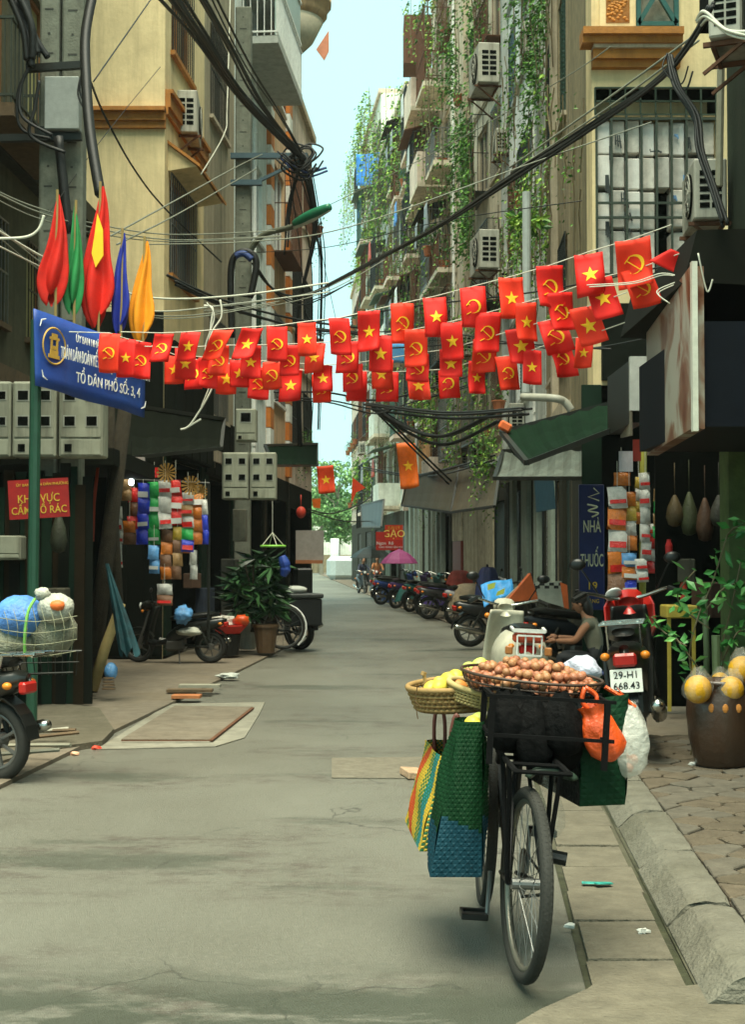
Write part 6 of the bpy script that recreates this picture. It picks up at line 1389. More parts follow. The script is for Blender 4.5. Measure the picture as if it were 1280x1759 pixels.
# right stall
D = 13.6
for a in ((1062,836,1022,5,[wht,org,wht,org,brn],'broad white and orange packets strip, leftmost on the right stall',28,rd),(1082,845,945,4,[org,yl,wht,org],'orange and yellow packets behind the broad strip',22,None),(1082,950,1020,3,[skyb,org,blu],'blue and orange packets low on the right stall',24,wb_),(1098,820,900,4,[yl,wht,yl,org],'thin yellow strip on the right stall',14,None),(1110,812,960,5,[wht],'white and red wrapped packets strip, centre of the right stall',16,rd),(1118,900,985,4,[wht,rd],'white and red packets strip right of the centre',15,rd),(1103,960,1000,2,[wht],'pale pair at the bottom of the right stall',18,rd),(1130,840,925,4,[gld,grn],'dull green and gold strip on the right stall',12,None),(1068,812,834,1,[org],'single orange packet at the top of the right stall',24,None),(1147,870,960,4,[rd,brn],'dark red strip at the shaded end of the right stall',14,None),(1165,850,960,5,[brn,gld],'brown strip in the shade beside the corner shop',12,None),(1180,850,960,5,[brn,brn,rd],'dark brown strip deepest in the shade',12,None)):
    strip(a[0],a[1],a[2],D+rnd.uniform(-.2,.2),a[3],a[4],a[5],a[6],g2,band=a[7])
b = B(); a,c = W(1064,775,13.5),W(1088,810,13.5); b.box(a.x,c.x,a.y,a.y+.015,c.z,a.z); one('white_card', b, C('card_white',(.6,.58,.62)), 'white card hanging above the right snack stall', 'card')
b = B(); a,c = W(1088,755,13.3),W(1102,792,13.3); b.box(a.x,c.x,a.y,a.y+.015,c.z,a.z); one('red_card', b, C('card_dark_red',(.25,.03,.02)), 'dark red card under the light box', 'card')
b = B(); b.cyl(W(1106,750,14.0),W(1104,1060,14.0),.035,8); one('yellow_post', b, C('post_yellow',(.3,.3,.05)), 'yellow green post holding the right snack stall', 'post')
b = B(); a,c = W(1146,1040,12.6),W(1200,1062,12.6); b.box(a.x,c.x,12.6,12.9,c.z,a.z,.01); b.beam((a.x+.03,12.65,.1),(a.x+.03,12.65,c.z),.03); b.beam((c.x-.03,12.65,.1),(c.x-.03,12.65,c.z),.03); one('yellow_tray_table', b, C('tray_yellow',(.5,.38,.06)), 'small yellow tray table behind the fruit plant', 'table')
for i,(x,y,c) in enumerate(((1150,960,(.4,.02,.02)),(1175,1030,(.45,.05,.03)))):
    b = B(); b.lathe([(.03,0),(.035,.12),(.02,.16),(.02,.18)], W(x,y,12.8), 10); one('bottle', b, C(f'bottle_red{i}',c,.3), f'red bottle {"high in the dark shop" if i == 0 else "on the yellow tray table"}', 'bottle')
# dark cladding boards added over the ground floors to deepen their shade
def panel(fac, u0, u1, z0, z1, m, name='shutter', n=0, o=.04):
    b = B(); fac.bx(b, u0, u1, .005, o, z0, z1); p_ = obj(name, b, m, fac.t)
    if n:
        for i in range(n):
            b = B(); fac.bx(b, lerp(u0,u1,i/n)+.02, lerp(u0,u1,(i+1)/n)-.02, o+.001, o+.022, z0+.03, z1-.03); obj('cladding_board', b, m, p_)
dk = C('cladding_dark',(.008,.010,.007),.85,spec=.08); dk2 = C('cladding_dark_green',(.008,.022,.013),.8,spec=.1)
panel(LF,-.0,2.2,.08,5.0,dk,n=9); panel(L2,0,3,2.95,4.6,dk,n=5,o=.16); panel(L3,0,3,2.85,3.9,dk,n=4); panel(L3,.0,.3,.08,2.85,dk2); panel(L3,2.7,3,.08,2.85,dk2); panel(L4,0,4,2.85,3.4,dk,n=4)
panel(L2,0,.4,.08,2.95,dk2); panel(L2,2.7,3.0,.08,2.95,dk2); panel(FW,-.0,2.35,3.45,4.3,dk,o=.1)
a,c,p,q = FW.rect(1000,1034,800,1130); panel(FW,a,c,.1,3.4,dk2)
t = T('plank_fence','dark boarded stall front behind the leaning poles','stall front',W(150,1180,14.9)); 
for i in range(16):
    x = lerp(-60,150,i/15); b = B(); z1_ = rnd.uniform(2.1,2.45); a = W(x,1000,13.72+.03*(i%2)); b.obox((a.x,a.y,z1_/2+.05),(.1,.025,z1_),(0,rnd.uniform(-.02,.02),0)); obj('plank', b, [dk, dk2, C('plank_brown',(.022,.016,.009),.9,spec=.05)][i%3], t, world=True)
b = B(); a,c = W(-60,790,14.3),W(195,790,14.3); b.box(a.x,c.x,14.3,17,a.z-.05,a.z+.12); one('stall_roof', b, dk, 'dark stall roof under the left meter boxes', 'stall roof')
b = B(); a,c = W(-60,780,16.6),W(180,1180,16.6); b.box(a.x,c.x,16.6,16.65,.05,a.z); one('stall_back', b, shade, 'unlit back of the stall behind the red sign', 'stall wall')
def pole(x0,y0,x1,y1,d,r,m,label,name='leaning_pole',cat='pole',d2=None,n=8):
    b = B(); p0, p1 = W(x0,y0,d), W(x1,y1,d2 or d); p1.z = max(p1.z, .07); b.tube([p1, p1.lerp(p0,.5)+Vector((rnd.uniform(-.03,.03),0,0)), p0], [r*1.1, r, r*.85], n); one(name, b, m, label, cat, smooth=True)
bark = M('bark_dark',(.035,.028,.016),.9,var=.4,scale=14,bump=.5)
pole(225,620,152,1188,14.7,.085,bark,'thick dark leaning trunk at the left stall'); pole(188,690,205,1100,14.9,.06,bark,'thinner dark post crossing the leaning trunk')
pole(208,1036,158,1185,14.4,.055,C('bamboo_pale',(.33,.25,.1),.7),'pale split bamboo leaning on the trunk foot'); pole(168,800,158,930,14.8,.02,C('pole_red',(.4,.04,.01)),'upper orange red pipe by the red sign'); pole(138,890,136,1020,14.8,.022,C('pole_red',(.4,.04,.01)),'lower orange red pipe by the red sign')
pole(118,940,100,995,14.7,.035,C('bamboo_dull',(.2,.16,.06)),'short pale stick leaning under the red sign'); pole(66,970,68,1020,14.7,.05,C('bamboo_dull',(.2,.16,.06)),'stub of pale wood beside the banner post'); pole(10,970,20,1030,14.7,.03,C('bamboo_dull',(.2,.16,.06)),'thin pale stick at the left edge')
# rolled tarp / umbrella
b = B(); q0, q1 = W(183,968,14.3), W(222,1120,14.2)
b.grid(lambda u,v: q0.lerp(q1,v)+V_((math.cos(u*2*PI)*(.015+.075*v**1.3)*(1+.28*math.sin(u*2*PI*6+v*3)), math.sin(u*2*PI)*(.015+.07*v**1.3)*(1+.28*math.sin(u*2*PI*6+v*3)), .05*math.sin(u*2*PI*5+1)*v)), 60, 14); one('folded_umbrella', b, M('umbrella_teal',(.008,.05,.06),.6,var=.8,scale=4), 'folded blue green umbrella leaning by the pale bamboo', 'umbrella', smooth=True)
b = B(); b.ball(W(190,1153,14.3),(.07,.06,.09),12,8,lump=.05); one('blue_bag', b, skyb, 'small light blue bag at the foot of the pale bamboo', 'bag', smooth=True)
b = B(); [b.torus(W(186,1165+6*k,14.2),.05+.005*k,.008,14,5,'z') for k in range(4)]; one('coil', b, woodm, 'brown ringed coil below the light blue bag', 'coil')
# bundle on left motorbike
t = T('goods_bundle','large bundle of blue and white sacks tied on the left motorbike carrier','bundle',W(62,1135,9.4)); 
def blob(c, r, m, nm, lump=.06):
    b = B(); b.ball(c, r, 18, 12, lump=lump); return obj(nm, b, m, t, world=True, smooth=True)
sackw = M('sack_white',(.42,.43,.36),.6,var=.35,scale=5,bump=.5); sackb = M('sack_blue',(.08,.22,.55),.5,var=.35,scale=5,bump=.5)
blob(W(88,1085,9.5),(.17,.2,.17),M('sack_netting',(.25,.25,.18),.8,var=.4,scale=12,bump=.5),'sack'); blob(W(35,1060,9.4),(.17,.2,.145),sackb,'sack'); blob(W(95,1045,9.35),(.125,.15,.10),sackw,'sack'); blob(W(18,1105,9.45),(.2,.2,.12),M('sack_netting',(.25,.25,.18)),'sack'); blob(W(98,1040,9.22),(.05,.04,.035),C('sack_orange',(.7,.15,.03)),'patch')
blob(W(72,1020,9.3),(.05,.05,.04),sackw,'knot',.2)
b = B(); b.tube(cr([W(60,1028,9.18),W(48,1050,9.15),W(42,1090,9.15),W(42,1125,9.2)],5),.010,6); obj('strap', b, C('strap_lime',(.2,.5,.1)), t, world=True)
b = B()
for k in range(9): x = -10+16*k; b.tube(cr([W(x,1040+abs(k-4)*3,9.17),W(x+8,1080,9.14),W(x+2,1128,9.2)],3),.0025,4)
for k in range(4): y = 1060+20*k; b.tube(cr([W(-10,y,9.2),W(60,y+8,9.12),W(132,y-2,9.25)],3),.0025,4)
obj('net', b, C('net_dull',(.2,.2,.12)), t, world=True)
t2_ = T('wire_basket','dull wire carrier basket under the goods bundle','basket',W(70,1165,9.4)); b = B()
for k in range(12): x = -10+13*k; b.tube([W(x,1120,9.3),W(x*.9+10,1160,9.35)],.004,4)
b.tube([W(-20,1122,9.25),W(140,1118,9.25)],.007,5); b.tube([W(-20,1160,9.3),W(125,1155,9.3)],.007,5); b.tube([W(-20,1140,9.27),W(135,1137,9.27)],.004,5); obj('wire', b, dkmetal, t2_, world=True)
# litter and planks left
for i,(x,y,c,l) in enumerate(((120,1290,(.6,.03,.02),'red scrap on the left kerb edge'),(133,1282,(.75,.55,.03),'yellow flower scrap on the left kerb edge'),(128,1298,(.7,.4,.25),'pinkish scrap on the left kerb edge'),(166,1288,(.6,.06,.03),'small red scrap right of the yellow flower scrap'))):
    b = B(); b.ball(G(x,y,.0)+Vector((0,0,.012)),(.035,.03,.02),7,5,lump=.4); one('litter_scrap', b, C(f'scrap{i}',c), l, 'litter')
for i,(x0,x1,y,m,l) in enumerate(((287,365,1186,woodm,'lower dark plank of the small pile on the left pavement'),(308,378,1178,C('plank_pale',(.3,.29,.22)),'pale plank on top of the small pile on the left pavement'),(296,345,1196,M('brick_orange',(.42,.16,.06),.9),'flat orange brick slab below the planks'))):
    p0, p1 = G(x0,y,.06+.03*(i==1)), G(x1,y,.06+.03*(i==1)); b = B(); b.beam(p0,p1,.16 if i < 2 else .2,.03); one('plank', b, m, l, 'plank')
b = B(); b.ball(G(392,1163,.045)+Vector((0,0,.015)),(.14,.1,.035),10,6,lump=.3); one('plastic_scrap', b, C('scrap_grey',(.4,.42,.38)), 'crumpled grey plastic on the left pavement', 'litter')
for i,(x,y,l) in enumerate(((1190,1312,'white scrap on the right paving near the jar'),(1000,1368,'brown clump of litter in the gutter behind the bicycle'),(980,1590,'tiny white scrap on the drain slabs'),(1105,1600,'pale scrap beside the kerb joint'))):
    b = B(); s_ = .03 if i == 1 else .012; b.ball(G(x,y,.12 if i == 0 else .03),(s_*2,s_,s_),7,5,lump=.4); one('litter_scrap', b, C('scrap_brown',(.3,.2,.12)) if i == 1 else C('scrap_white',(.55,.55,.5)), l, 'litter')
for k,(x,y,ln) in enumerate(((60,1285,.5),(75,1262,.45),(50,1300,.35),(90,1272,.3),(40,1268,.5))):
    b = B(); p = G(x,y,.1); b.tube([p+Vector((-.2,0,.02)),p+Vector((ln*.6,.1*(k-2),.05))],.015,5); one('broken_stick', b, woodm if k%2 else C('plank_pale',(.3,.29,.22)), 'broken stick in the rubbish heap behind the left motorbike wheel', 'stick', 'sticks in the left rubbish heap')
# potted shrub and neighbours at left
t = T('dark_leaf_shrub','tall shrub with long dark glossy leaves in a brown pot at the left','potted plant',(W(440,1000,20.8).x,20.8,.07)); b = B()
for s_ in range(52):
    x, y = rnd.uniform(-.3,.3), rnd.uniform(-.2,.2); z = rnd.uniform(.6,1.45)
    for k in range(9):
        a = rnd.uniform(0,2*PI); leaf(b, V_((x,y,z)), rnd.uniform(.25,.42), V_((math.cos(a),math.sin(a),rnd.uniform(-.9,.5))), .24)
obj('foliage', b, LEAFD, t); b = B()
for k in range(7): b.tube([(rnd.uniform(-.08,.08),0,.3),(rnd.uniform(-.3,.3),rnd.uniform(-.2,.2),1.3)],.015,5)
obj('stem', b, bark, t)
b = B(); b.lathe([(.13,0),(.18,.38),(.2,.38),(.2,.42),(.16,.42)], (.15,-.1,0), 14); obj('pot', b, C('pot_brown',(.1,.06,.03)), t)
t = T('white_pot','pale ribbed plastic pot left of the brown pot','pot',G(425,1115,.07)); b = B(); b.lathe([(.12,0),(.17,.36),(.19,.37),(.19,.41),(.15,.41)], (0,0,0), 16); obj('pot_body', b, C('pot_white',(.5,.52,.45),streak=.4), t)
t = T('red_basin','red plastic basin with paper on a black bucket at the left','basin',G(393,1125,.07)); b = B(); b.lathe([(.14,0),(.17,.3)], n=16); obj('bucket', b, black, t); b = B(); b.lathe([(.16,.31),(.26,.42),(.27,.42),(.27,.44),(.22,.43)], n=18); obj('basin', b, C('basin_red',(.6,.03,.02)), t)
b = B(); 
p = G(385,1125,.07)+Vector((0,0,.48)); b.ball(p,(.2,.12,.09),12,8,lump=.3); one('paper_heap', b, C('paper_grey',(.5,.48,.42)), 'heap of crumpled pale paper in the red basin', 'paper', smooth=False)
b = B(); b.ball(G(412,1125,.07)+Vector((0.03,-.1,.5)),(.12,.1,.08),10,7,lump=.2); one('orange_bag', b, opl, 'orange bag on the rim of the red basin', 'bag', smooth=True)
b = B(); b.ball(W(314,1056,19.0),(.12,.11,.12),16,11,lump=.3); one('blue_plastic_bag', b, skyb, 'bright blue plastic bag on the old black scooter', 'bag', smooth=True)
b = B(); b.ball(W(325,1085,19.1),(.16,.14,.06),10,7,lump=.3); one('grey_plastic_bag', b, sackw, 'greyish bag on the footboard of the old black scooter', 'bag', smooth=True)
t = T('clothes_hanger','lime green round hanger dangling on strings before the meter boxes','hanger',W(468,945,20)); b = B(); c_ = W(469,938,20); b.torus(c_,.17,.018,24,6,'z'); obj('ring', b, C('hanger_lime',(.25,.6,.08)), t, world=True); b = B(); top_ = W(468,915,20)
for k in range(4): a = k*PI/2+.4; b.tube([top_,c_+V_((.17*math.cos(a),.17*math.sin(a),0))],.006,4)
b.tube([top_, W(468,860,20)],.005,4); obj('string', b, cablew, t, world=True)
b = B(); b.tube(cr([W(484,955,20.4),W(490,975,20.4),W(486,990,20.4)],5),[.05,.06,.07,.08,.08,.07,.08,.07,.06,.05,.04][:11],8); one('blue_garment', b, C('garment_blue',(.02,.06,.3)), 'dark blue garment hanging by the shrub', 'garment')
# bicycle wheel leaning behind the motorbike with the box
t = T('old_bicycle','part of an old bicycle with a pale mudguard beside the brown pot','bicycle',(W(486,1100,21.6).x,21.6,.07)); b = B(); b.torus((0,0,.33),.32,.02,30,6,'y'); obj('tyre', b, rubber, t); b = B(); b.torus((0,0,.33),.30,.012,30,5,'y')
for k in range(16): a = k*PI/8; b.beam((0,0,.33),(.3*math.cos(a),0,.33+.3*math.sin(a)),.004)
obj('rim', b, steel, t); b = B(); b.tube([(.36*math.cos(R(a)),0,.33+.36*math.sin(R(a))) for a in range(-50,100,15)],.014,5); obj('mudguard', b, white, t); b = B(); b.tube([(0,0,.33),(-.3,.1,.7)],.015,6); b.tube([(-.3,.1,.7),(-.8,.2,.65)],.015,6); obj('frame', b, fr_m, t)
# grey sign panel at the bend, lantern
b = B(); a,c = W(508,911,26.5),W(556,968,26.5); b.box(a.x,c.x,26.5,26.56,W(530,962,26.5).z,a.z); one('blank_sign', b, C('panel_grey',(.3,.27,.24)), 'plain greyish panel sticking out at the bend on the left', 'sign')
b = B(); b.box(a.x,c.x-.02,26.45,26.7,c.z,W(530,962,26.5).z-.003); one('sign_box', b, C('panel_orange',(.35,.13,.05)), 'orange brown box under the plain greyish panel', 'box')
b = B(); b.ball(W(517,880,25.5),(.09,.09,.11),12,8); b.cyl(W(517,868,25.5),W(517,850,25.5),.01,5); one('lantern', b, C('lantern_red',(.5,.04,.02)), 'round red lantern hanging under the green awning at the bend', 'lantern', smooth=True)
b = B(); b.obox(W(520,1000,25),(.3,.3,.5),(0,0,.3),.03); one('dark_crate', b, black, 'dark crate beyond the delivery box', 'crate')
# right jar with fruit in plastic
t = T('ceramic_jar','big brown glazed ceramic jar on the right paving','jar',(G(1268,1335,.115).x+.02,9.3,.112)); b = B(); b.lathe([(.15,0),(.17,.02),(.21,.2),(.225,.36),(.215,.47),(.185,.53),(.2,.545),(.2,.57),(.17,.565),(.16,.5)], n=32); obj('jar_body', b, M('jar_glaze',(.05,.024,.012),.35,var=.35,scale=5,spec=.6,streak=.3), t, smooth=True)
jx = t.location.x; b = B(); 
for k in range(3): a = -PI/2-.5+.4*k; b.ball((.223*math.cos(a),.223*math.sin(a),.4),(.02,.01,.03),6,5)
obj('ornament', b, C('jar_gold',(.5,.2,.04)), t)
pom = C('pomelo_yellow',(.62,.32,.008),.5,spec=.5,var=.3,bump=.1)
for i,(x,y,d,r_,l) in enumerate(((1200,1184,9.1,.095,'yellow pomelo in clear film left of the jar'),(1257,1184,9.15,.088,'yellow pomelo in clear film resting on the jar'),(1276,1152,9.3,.10,'orange pomelo in clear film highest at the right edge'),(1238,1172,9.6,.07,'half hidden pomelo behind the other two'))):
    mango(W(x,y,d), l, pom, (r_*.95,r_*.95,r_*.98), (0,0,0), name='pomelo'); tt = pbag('film_bag','clear film bag around the '+l.replace(' in clear film','').replace('half hidden ',''), W(x,y,d)-V_((0,0,r_*.95)), r_*1.95, r_*2.5, cpl2, r_*.95, False, i+20, handles=False)
# fruit plant
t = T('citrus_plant','leafy green plant with thin bent branches at the right edge','plant',(2.35,9.9,.11)); st = B(); lf = B()
for br in (((1180,1330),(1200,1220),(1185,1130),(1200,1060),(1225,1000),(1250,920)),((1240,1200),(1180,1120),(1150,1080)),((1262,1200),(1240,1130),(1258,1040),(1275,960)),((1220,1080),(1180,1050),(1165,1020),(1195,980)),((1205,1060),(1245,1010),(1285,1000)),((1250,920),(1265,905),(1285,910)),((1180,1110),(1140,1085),(1120,1060)),((1235,1150),(1265,1090),(1280,1085))):
    P = cr([W(x,y,9.8+rnd.uniform(-.1,.1)) for x,y in br],5); st.tube(P,.006,5)
    for p in P[4:]:
        for _ in range(2): leaf(lf, p+V_((rnd.gauss(0,.03),rnd.gauss(0,.05),rnd.gauss(0,.03))), rnd.uniform(.07,.12), V_((rnd.uniform(-1,1),rnd.uniform(-1,.3),rnd.uniform(-.8,.6))), .5)
obj('branches', st, C('branch_brown',(.12,.10,.05)), t, world=True, smooth=True); obj('foliage', lf, [C('leaf_b1',(.03,.15,.03),.4),C('leaf_b2',(.06,.24,.05),.4),C('leaf_b3',(.14,.36,.09),.4)], t, world=True)
pole(1210,1010,1215,1230,10.5,.025,C('post_greengrey',(.09,.13,.06)),'slender green grey post behind the plant',name='slender_post',cat='post'); b = B(); b.cyl((W(1225,0,9.7).x,9.7,.11),(W(1222,0,9.7).x,9.7,.95),.03,8); one('slender_post', b, C('post_greengrey',(.09,.13,.06)), 'short post between the jar and the motorbike', 'post')
b = B(); a,c = W(1252,760,11.5),W(1330,1180,11.5); b.box(a.x,c.x,11.5,11.8,.1,a.z); one('green_pillar', b, M('pillar_green',(.09,.14,.045),.9,streak=.3), 'dull green painted pillar at the right edge', 'pillar')
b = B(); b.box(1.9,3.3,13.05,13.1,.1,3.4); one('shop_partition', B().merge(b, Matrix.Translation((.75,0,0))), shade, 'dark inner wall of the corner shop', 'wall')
# cloths on right bikes
cloth(lambda u,v: W(826,1005,20.5).lerp(W(880,992,20.5),u).lerp(W(832,1043,20.3).lerp(W(884,1020,20.3),u),v)+V_((0,.04*math.sin(u*8),.02*math.sin(v*6+u*5))),'bright blue and yellow printed sheet over a parked motorbike','sheet',M('sheet_blue',(.04,.3,.7),.5,var=.3,scale=6),'printed_sheet',10,8)
b = B()
for q in (((838,1004),(852,1000),(850,1010),(838,1014)),((855,1016),(868,1010),(866,1020),(852,1024))): b.prism([W(x,y,20.2) for x,y in q],(0,-.01,0))
one('sheet_print', b, C('print_yellow',(.5,.6,.1)), 'yellow print on the bright blue sheet', 'print')
b = B(); b.prism([W(870,1035,19),W(912,985,19),W(925,1030,19)],(0,.3,0)); one('orange_cloth', b, C('cloth_orange',(.55,.12,.03),.7), 'orange cloth peaked over a parked motorbike', 'cloth')
b = B(); b.prism([W(858,1038,19.2),W(908,990,19.2),W(900,1000,19.2),W(868,1040,19.2)],(0,.1,0)); one('beige_cloth', b, C('cloth_beige',(.45,.35,.22)), 'narrow beige cloth edge left of the orange cloth', 'cloth')
t = T('grey_notice_board','grey leaning board with a checkered top beyond the seated person','board',W(950,1042,16)); b = B(); b.prism([W(920,1000,16),W(965,998,16),W(972,1044,16),W(925,1030,16)],(0,.03,0)); obj('board', b, C('board_grey',(.3,.33,.28)), t, world=True); b = B()
for k in range(6): b.prism([W(920+8*k,(1001 if k%2 else 1006),15.98),W(928+8*k,(1001 if k%2 else 1006),15.98),W(928+8*k,(1006 if k%2 else 1011),15.98),W(920+8*k,(1006 if k%2 else 1011),15.98)],(0,-.004,0))
obj('check_pattern', b, black, t, world=True)
b = B(); b.prism([W(963,1000,15.9),W(975,1005,15.9),W(978,1046,15.9),W(970,1044,15.9)],(0,.03,0)); one('red_board_edge', b, C('cloth_orange',(.55,.12,.03)), 'orange red strip at the right side of the grey board', 'board')
# umbrellas far right
def umb(x, y, d, r_, m, label):
    p = W(x,y,d); t = T('parasol', label, 'umbrella', (p.x,d,0.05)); zt = p.z; b = B(); b.lathe([(.02,zt),(r_*.5,zt-.12),(r_*.85,zt-.3),(r_,zt-.42),(r_*.97,zt-.43),(r_*.5,zt-.16)], n=8); obj('canopy', b, m, t); b = B(); b.cyl((0,0,0),(0,0,zt+.05),.02,6); obj('pole', b, steel, t)
umb(638,940,49,.75,C('umb_black',(.012,.02,.018)),'black parasol at the far right doorway'); umb(686,946,41,.55,C('umb_magenta',(.28,.05,.17)),'magenta parasol beside the rice shop sign')
for i,(x,y,d,c,l) in enumerate(((652,1030,47,(.03,.08,.4),'blue plastic crate by the far parked bikes'),(668,1040,43,(.05,.12,.35),'second blue crate by the far parked bikes'))):
    b = B(); p = G(x,y); b.obox((W(x,0,d).x,d,.35),(.4,.4,.55),(0,0,.2),.03); one('crate', b, C(f'crate{i}',c), l, 'crate')
# dim goods that fill the shop fronts
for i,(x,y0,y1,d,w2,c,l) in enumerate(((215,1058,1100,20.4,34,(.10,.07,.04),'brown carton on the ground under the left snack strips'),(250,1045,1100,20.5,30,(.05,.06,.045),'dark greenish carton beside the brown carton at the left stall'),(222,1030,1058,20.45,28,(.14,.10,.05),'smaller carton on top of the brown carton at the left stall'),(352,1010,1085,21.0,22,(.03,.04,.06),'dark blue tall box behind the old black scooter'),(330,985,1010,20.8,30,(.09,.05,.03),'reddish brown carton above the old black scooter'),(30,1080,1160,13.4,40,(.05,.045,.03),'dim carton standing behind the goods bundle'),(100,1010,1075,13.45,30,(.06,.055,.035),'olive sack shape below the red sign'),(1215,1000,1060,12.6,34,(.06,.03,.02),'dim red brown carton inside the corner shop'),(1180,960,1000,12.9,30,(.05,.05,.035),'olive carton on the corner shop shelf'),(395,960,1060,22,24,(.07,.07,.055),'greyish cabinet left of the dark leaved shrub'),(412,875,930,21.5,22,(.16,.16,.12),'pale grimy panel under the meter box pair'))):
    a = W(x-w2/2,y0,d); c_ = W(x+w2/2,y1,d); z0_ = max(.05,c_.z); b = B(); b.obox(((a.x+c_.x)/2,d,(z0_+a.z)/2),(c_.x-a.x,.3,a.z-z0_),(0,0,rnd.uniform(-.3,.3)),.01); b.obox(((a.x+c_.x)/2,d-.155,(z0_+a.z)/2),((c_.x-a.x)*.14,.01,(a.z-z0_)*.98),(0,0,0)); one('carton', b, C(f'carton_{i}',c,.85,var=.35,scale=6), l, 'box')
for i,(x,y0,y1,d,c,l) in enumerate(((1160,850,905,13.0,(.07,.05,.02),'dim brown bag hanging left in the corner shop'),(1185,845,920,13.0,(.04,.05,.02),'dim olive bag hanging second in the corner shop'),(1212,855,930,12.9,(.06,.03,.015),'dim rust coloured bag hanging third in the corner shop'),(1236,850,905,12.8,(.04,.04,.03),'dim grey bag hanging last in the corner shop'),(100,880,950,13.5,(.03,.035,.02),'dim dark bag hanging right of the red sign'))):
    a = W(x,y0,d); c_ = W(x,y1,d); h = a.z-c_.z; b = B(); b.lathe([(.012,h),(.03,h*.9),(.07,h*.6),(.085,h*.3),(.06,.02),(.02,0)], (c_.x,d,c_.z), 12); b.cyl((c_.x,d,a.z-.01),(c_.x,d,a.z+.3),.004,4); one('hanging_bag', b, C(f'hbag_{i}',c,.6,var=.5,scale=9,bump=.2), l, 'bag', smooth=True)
for i,(x,y,d,r3,c,l) in enumerate(((790,1020,29.6,(.55,.3,.22),(.25,.2,.13),'tan cover thrown over the nearest bike of the right row'),(735,1022,33.2,(.5,.3,.22),(.06,.04,.16),'purple rain cover over a bike in the right row'),(690,1018,37.6,(.5,.3,.22),(.02,.10,.09),'teal rain cover over a bike in the right row'),(812,1000,27.5,(.25,.2,.3),(.02,.03,.10),'dark blue jacket hung on a bike by the plaster wall'),(768,992,31.5,(.3,.2,.16),(.22,.03,.02),'dark red jacket hung on a bike in the right row'))):
    p = W(x,y,d); b = B()
    def cf(u, v, p=p, r3=r3, i=i): 
        a = u*2*PI; k = .15+.85*v**.6; return (p.x+.3+r3[0]*k*math.cos(a)*(1+.12*math.sin(a*5+i)), p.y+r3[1]*k*math.sin(a)*(1+.12*math.sin(a*6+i)), p.z+r3[2]*(1-2.2*v*v)+.05*math.sin(a*3+i)*v)
    b.grid(cf, 26, 8); one('bike_cover', b, C(f'cover_{i}',c,.6,var=.4,bump=.2), l, 'cover', smooth=True)
# far trees
def tree(x, d, h, r_, label, n=900, lm=LEAFM, lf_=.28, name='tree', zc=.62, pots=8):
    p = W(x,950,d); t = T(name, label, 'tree', (p.x,d,0)); b = B(); b.tube([(0,0,0),(.05,0,h*.3),(0,.1,h*.6),(.1,0,h*.8)],[.16,.13,.09,.04],8); lims = []
    for k in range(7):
        a = k*.9; z = h*(.35+.06*k); e = V_((r_*.7*math.cos(a),r_*.7*math.sin(a),z+h*.2)); b.tube([(0,0,z),(e.x*.5,e.y*.5,z+h*.08),e],[.07,.05,.02],5); lims.append(e)
    obj('trunk', b, C('trunk_pale',(.25,.23,.17),.9), t); b = B()
    for k in range(pots*3):
        a = rnd.uniform(0,6.3); rr = r_*math.sqrt(rnd.random())*.85; z = h*zc+rnd.uniform(-.3,.38)*h*(1-.5*rr/r_); leafcloud(b,(rr*math.cos(a),rr*math.sin(a),z),(r_*.33,r_*.33,h*.075),n//(pots*3),lf_,asp=.7)
    obj('crown', b, lm, t); return t
LT = [C('leaf_t1',(.06,.17,.04),.5),C('leaf_t2',(.12,.28,.08),.5),C('leaf_t3',(.22,.4,.14),.5)]
tree(580,96,8.4,2.6,'light green leafy tree closing the end of the street',5200,LT,.26); tree(552,112,8.6,2.5,'second tree behind the red flag at the street end',3000,LT,.3); tree(606,104,6.6,2.6,'lower tree right of the white painted trunk',2600,LT,.28); tree(530,120,9,3,'tree mostly hidden by the left houses',2200,LT,.3)
b = B(); q = W(575,925,92); b.cyl((q.x,92,0),(q.x,92,q.z),.28,12); one('white_painted_trunk', b, C('whitewash',(.6,.66,.62)), 'thick whitewashed trunk at the street end', 'tree trunk', smooth=True)
b = B(); b.box(-14,6,124,126,0,1.6); one('low_wall', b, moss, 'low pale wall across the very end of the street', 'wall')
b = B(); b.box(-30,20,140,150,0,5); one('distant_house', b, paleg, 'pale house blurred behind the far trees', 'building')
b = B(); b.obox((W(607,975,88).x,88,.75),(3.2,2,1.5),(0,0,.2),.3); one('parked_van', b, C('van_pale',(.45,.52,.5)), 'pale vehicle standing in the light at the street end', 'van')
# greenery on the right
Lr = [C('leaf_r1',(.045,.14,.02),.5),C('leaf_r2',(.11,.27,.03),.5),C('leaf_r3',(.26,.42,.06),.5)]
LEAFV = [LEAFM[1], Lr[0], Lr[1]]
def V(f, x0,x1,y0,y1,label,dens=60,lm=None,o=.35,lf_=.13): u0,u1,z0,z1 = f.rect(x0,x1,y0,y1); vine(f, max(0,u0), min(f.U,u1), z0, z1, label, dens*.6, lm or Lr, o, lf_*.72)
V(R2,938,975,-60,240,'dense climbing plant high beside the cream house',330,LEAFV,.6,.11); V(R2,935,1015,240,520,'leafy creeper left of the papered window',260,None,.6,.10); V(R1,985,1022,200,470,'thin leafy creeper on the corner of the cream house',90,None,.5,.09)
V(R3,862,905,150,330,'sparse creeper on the white house wall',30,None,.4,.1); V(R3,880,935,330,520,'creeper hanging beside the grey drainpipe',70,None,.5,.1)
V(R4,815,868,-60,200,'thick curtain of vines at the top of the bare concrete house',330,LEAFV,.9,.15); V(R4,815,870,200,480,'bright green vines midway on the bare concrete house',300,LEAFV,.9,.15); V(R4,815,865,480,700,'vines behind the flags on the bare concrete house',80,None,.8,.14)
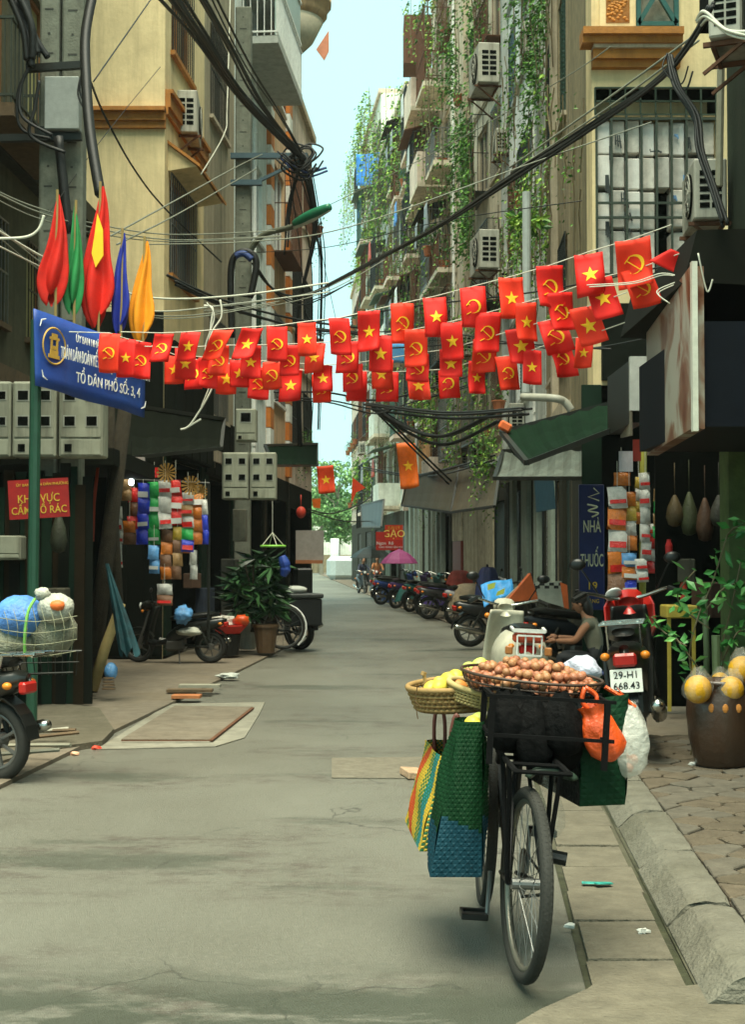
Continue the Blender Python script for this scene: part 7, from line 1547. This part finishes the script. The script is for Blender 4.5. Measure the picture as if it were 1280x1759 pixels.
V(R4,800,865,640,860,'dark vines drooping over the awnings',110,None,.9,.13); V(R5,735,798,-60,120,'straggly yellowish plants high on the tan apartment house',80,Lr,.9,.17); V(R5,735,798,640,770,'dark climber above the olive awning',160,None,.9,.16)
V(R5,740,797,120,640,'scattered hanging plants down the tan apartment house',35,Lr,.9,.16); V(R6,700,745,190,330,'dense hanging greenery on the ochre house balconies',95,Lr,1.0,.18); V(R6,700,745,330,700,'scattered plants on the ochre house balconies',30,Lr,.9,.17)
V(R7,655,705,180,420,'rooftop greenery spilling down the pale green house',70,Lr,1.0,.2); V(R8,618,650,200,300,'green plants at the top of the far grey house',70,Lr,.6,.22); V(R8,625,655,400,480,'light green creeper on the far grey house',150,[Lr[2]]*3,.6,.2); V(R7,650,700,420,860,'sparse plants down the pale green house',18,Lr,.7,.18); V(R9,600,616,300,420,'wispy plants hanging off the furthest house',50,Lr,.6,.2); V(R8,628,652,790,870,'bushy climber low on the far grey house',150,Lr,.8,.2)
pot_plant(W(908,395,18.2), 'umbrella shaped plant with drooping leaves beside the drainpipe', 120, (.24,.22,.14), False, .13, Lr, 'plant', name='wall_plant'); pot_plant(W(735,440,40), 'round hanging basket plant under the black cable', 90, (.5,.4,.4), True, .16, None, group=None)
for i,(x,y,d) in enumerate(((830,760,27),(828,820,27),(840,790,26.5))): pot_plant(W(x,y,d), f'trailing potted plant over the brown awning, {("upper left","lowest","right")[i]} one', 60, (.3,.25,.25), False, .1, Lr, name='trailing_plant', trail=6)
# ground floor pieces of the right houses that the photograph lets one tell apart
def ppanel(f, x0,x1,y0,y1,m,name,o=.06,n=0): a,c,p,q = f.rect(x0,x1,y0,y1); panel(f,max(0,a),min(f.U,c),max(.04,p),q,m,name,n,o)
pg_ = C('pier_pale_green',(.28,.34,.28),.8,streak=.4)
for x0,x1 in ((884,889),(904,914),(926,932),(952,958)): ppanel(R3 if x0 < 935 else R2,x0,x1,815,1010,pg_,'pier',.10)
ppanel(R4,800,850,850,1000,M('plaster_dirty',(.42,.38,.26),.9,streak=.7,dirt=(.1,.09,.05),blotch=.6),'plaster_panel',.05); ppanel(R5,782,798,930,1005,C('door_red_brown',(.14,.02,.012)),'red_door',.07); ppanel(R5,780,800,880,929,M('plaster_dirty',(.42,.38,.26)),'plaster_panel',.05)
for x in (735,741,748,756,764): ppanel(R5,x,x+2,860,1000,pg_,'pier',.14)
for x in (700,708,716,724): ppanel(R6,x,x+2,860,1000,pg_,'pier',.12)
b = B(); b.prism([W(918,822,21),W(952,826,20),W(955,874,20),W(922,880,21)],(0,.05,0)); one('blue_notice', b, C('notice_blue',(.03,.09,.13),.5), 'dull blue notice board under the pale canopy beside the pharmacy', 'sign')
b = B(); b.prism([W(612,870,70),W(625,866,70),W(625,905,70),W(612,908,70)],(0,.1,0)); one('dark_shop_sign', b, black, 'small dark sign high at the far right doorway', 'sign')

# final pass: labels shared by look-alikes on the buildings are told apart by their place
seen = {}
for o in COL.objects:
    if o.parent is None and o.get('label') and o.get('group') in ('air conditioners on the walls','washing on the balconies','plants on the balconies','plants on the sills'): seen.setdefault(o['label'], []).append(o)
for l, q in seen.items():
    if len(q) > 1:
        q.sort(key=lambda o: o.location.y)
        for i, o in enumerate(q): o['label'] = ('nearest ' if i == 0 else ('farthest ' if i == len(q)-1 else ORD[i]+' nearest '))+l.replace('straggly ','').replace('bushy ','').replace(' green potted plant',' plant')

hz = bpy.data.materials.new('haze_air'); hz.use_nodes = True; N = hz.node_tree.nodes; N.clear(); o_ = N.new('ShaderNodeOutputMaterial'); v_ = N.new('ShaderNodeVolumePrincipled')
v_.inputs['Color'].default_value = (.93,1,.98,1); v_.inputs['Density'].default_value = HAZE; v_.inputs['Anisotropy'].default_value = .3; hz.node_tree.links.new(v_.outputs[0], o_.inputs['Volume'])
b = B(); b.box(-620,620,-60,1520,-1.1,27); tag(obj('haze', b, hz), kind='stuff')
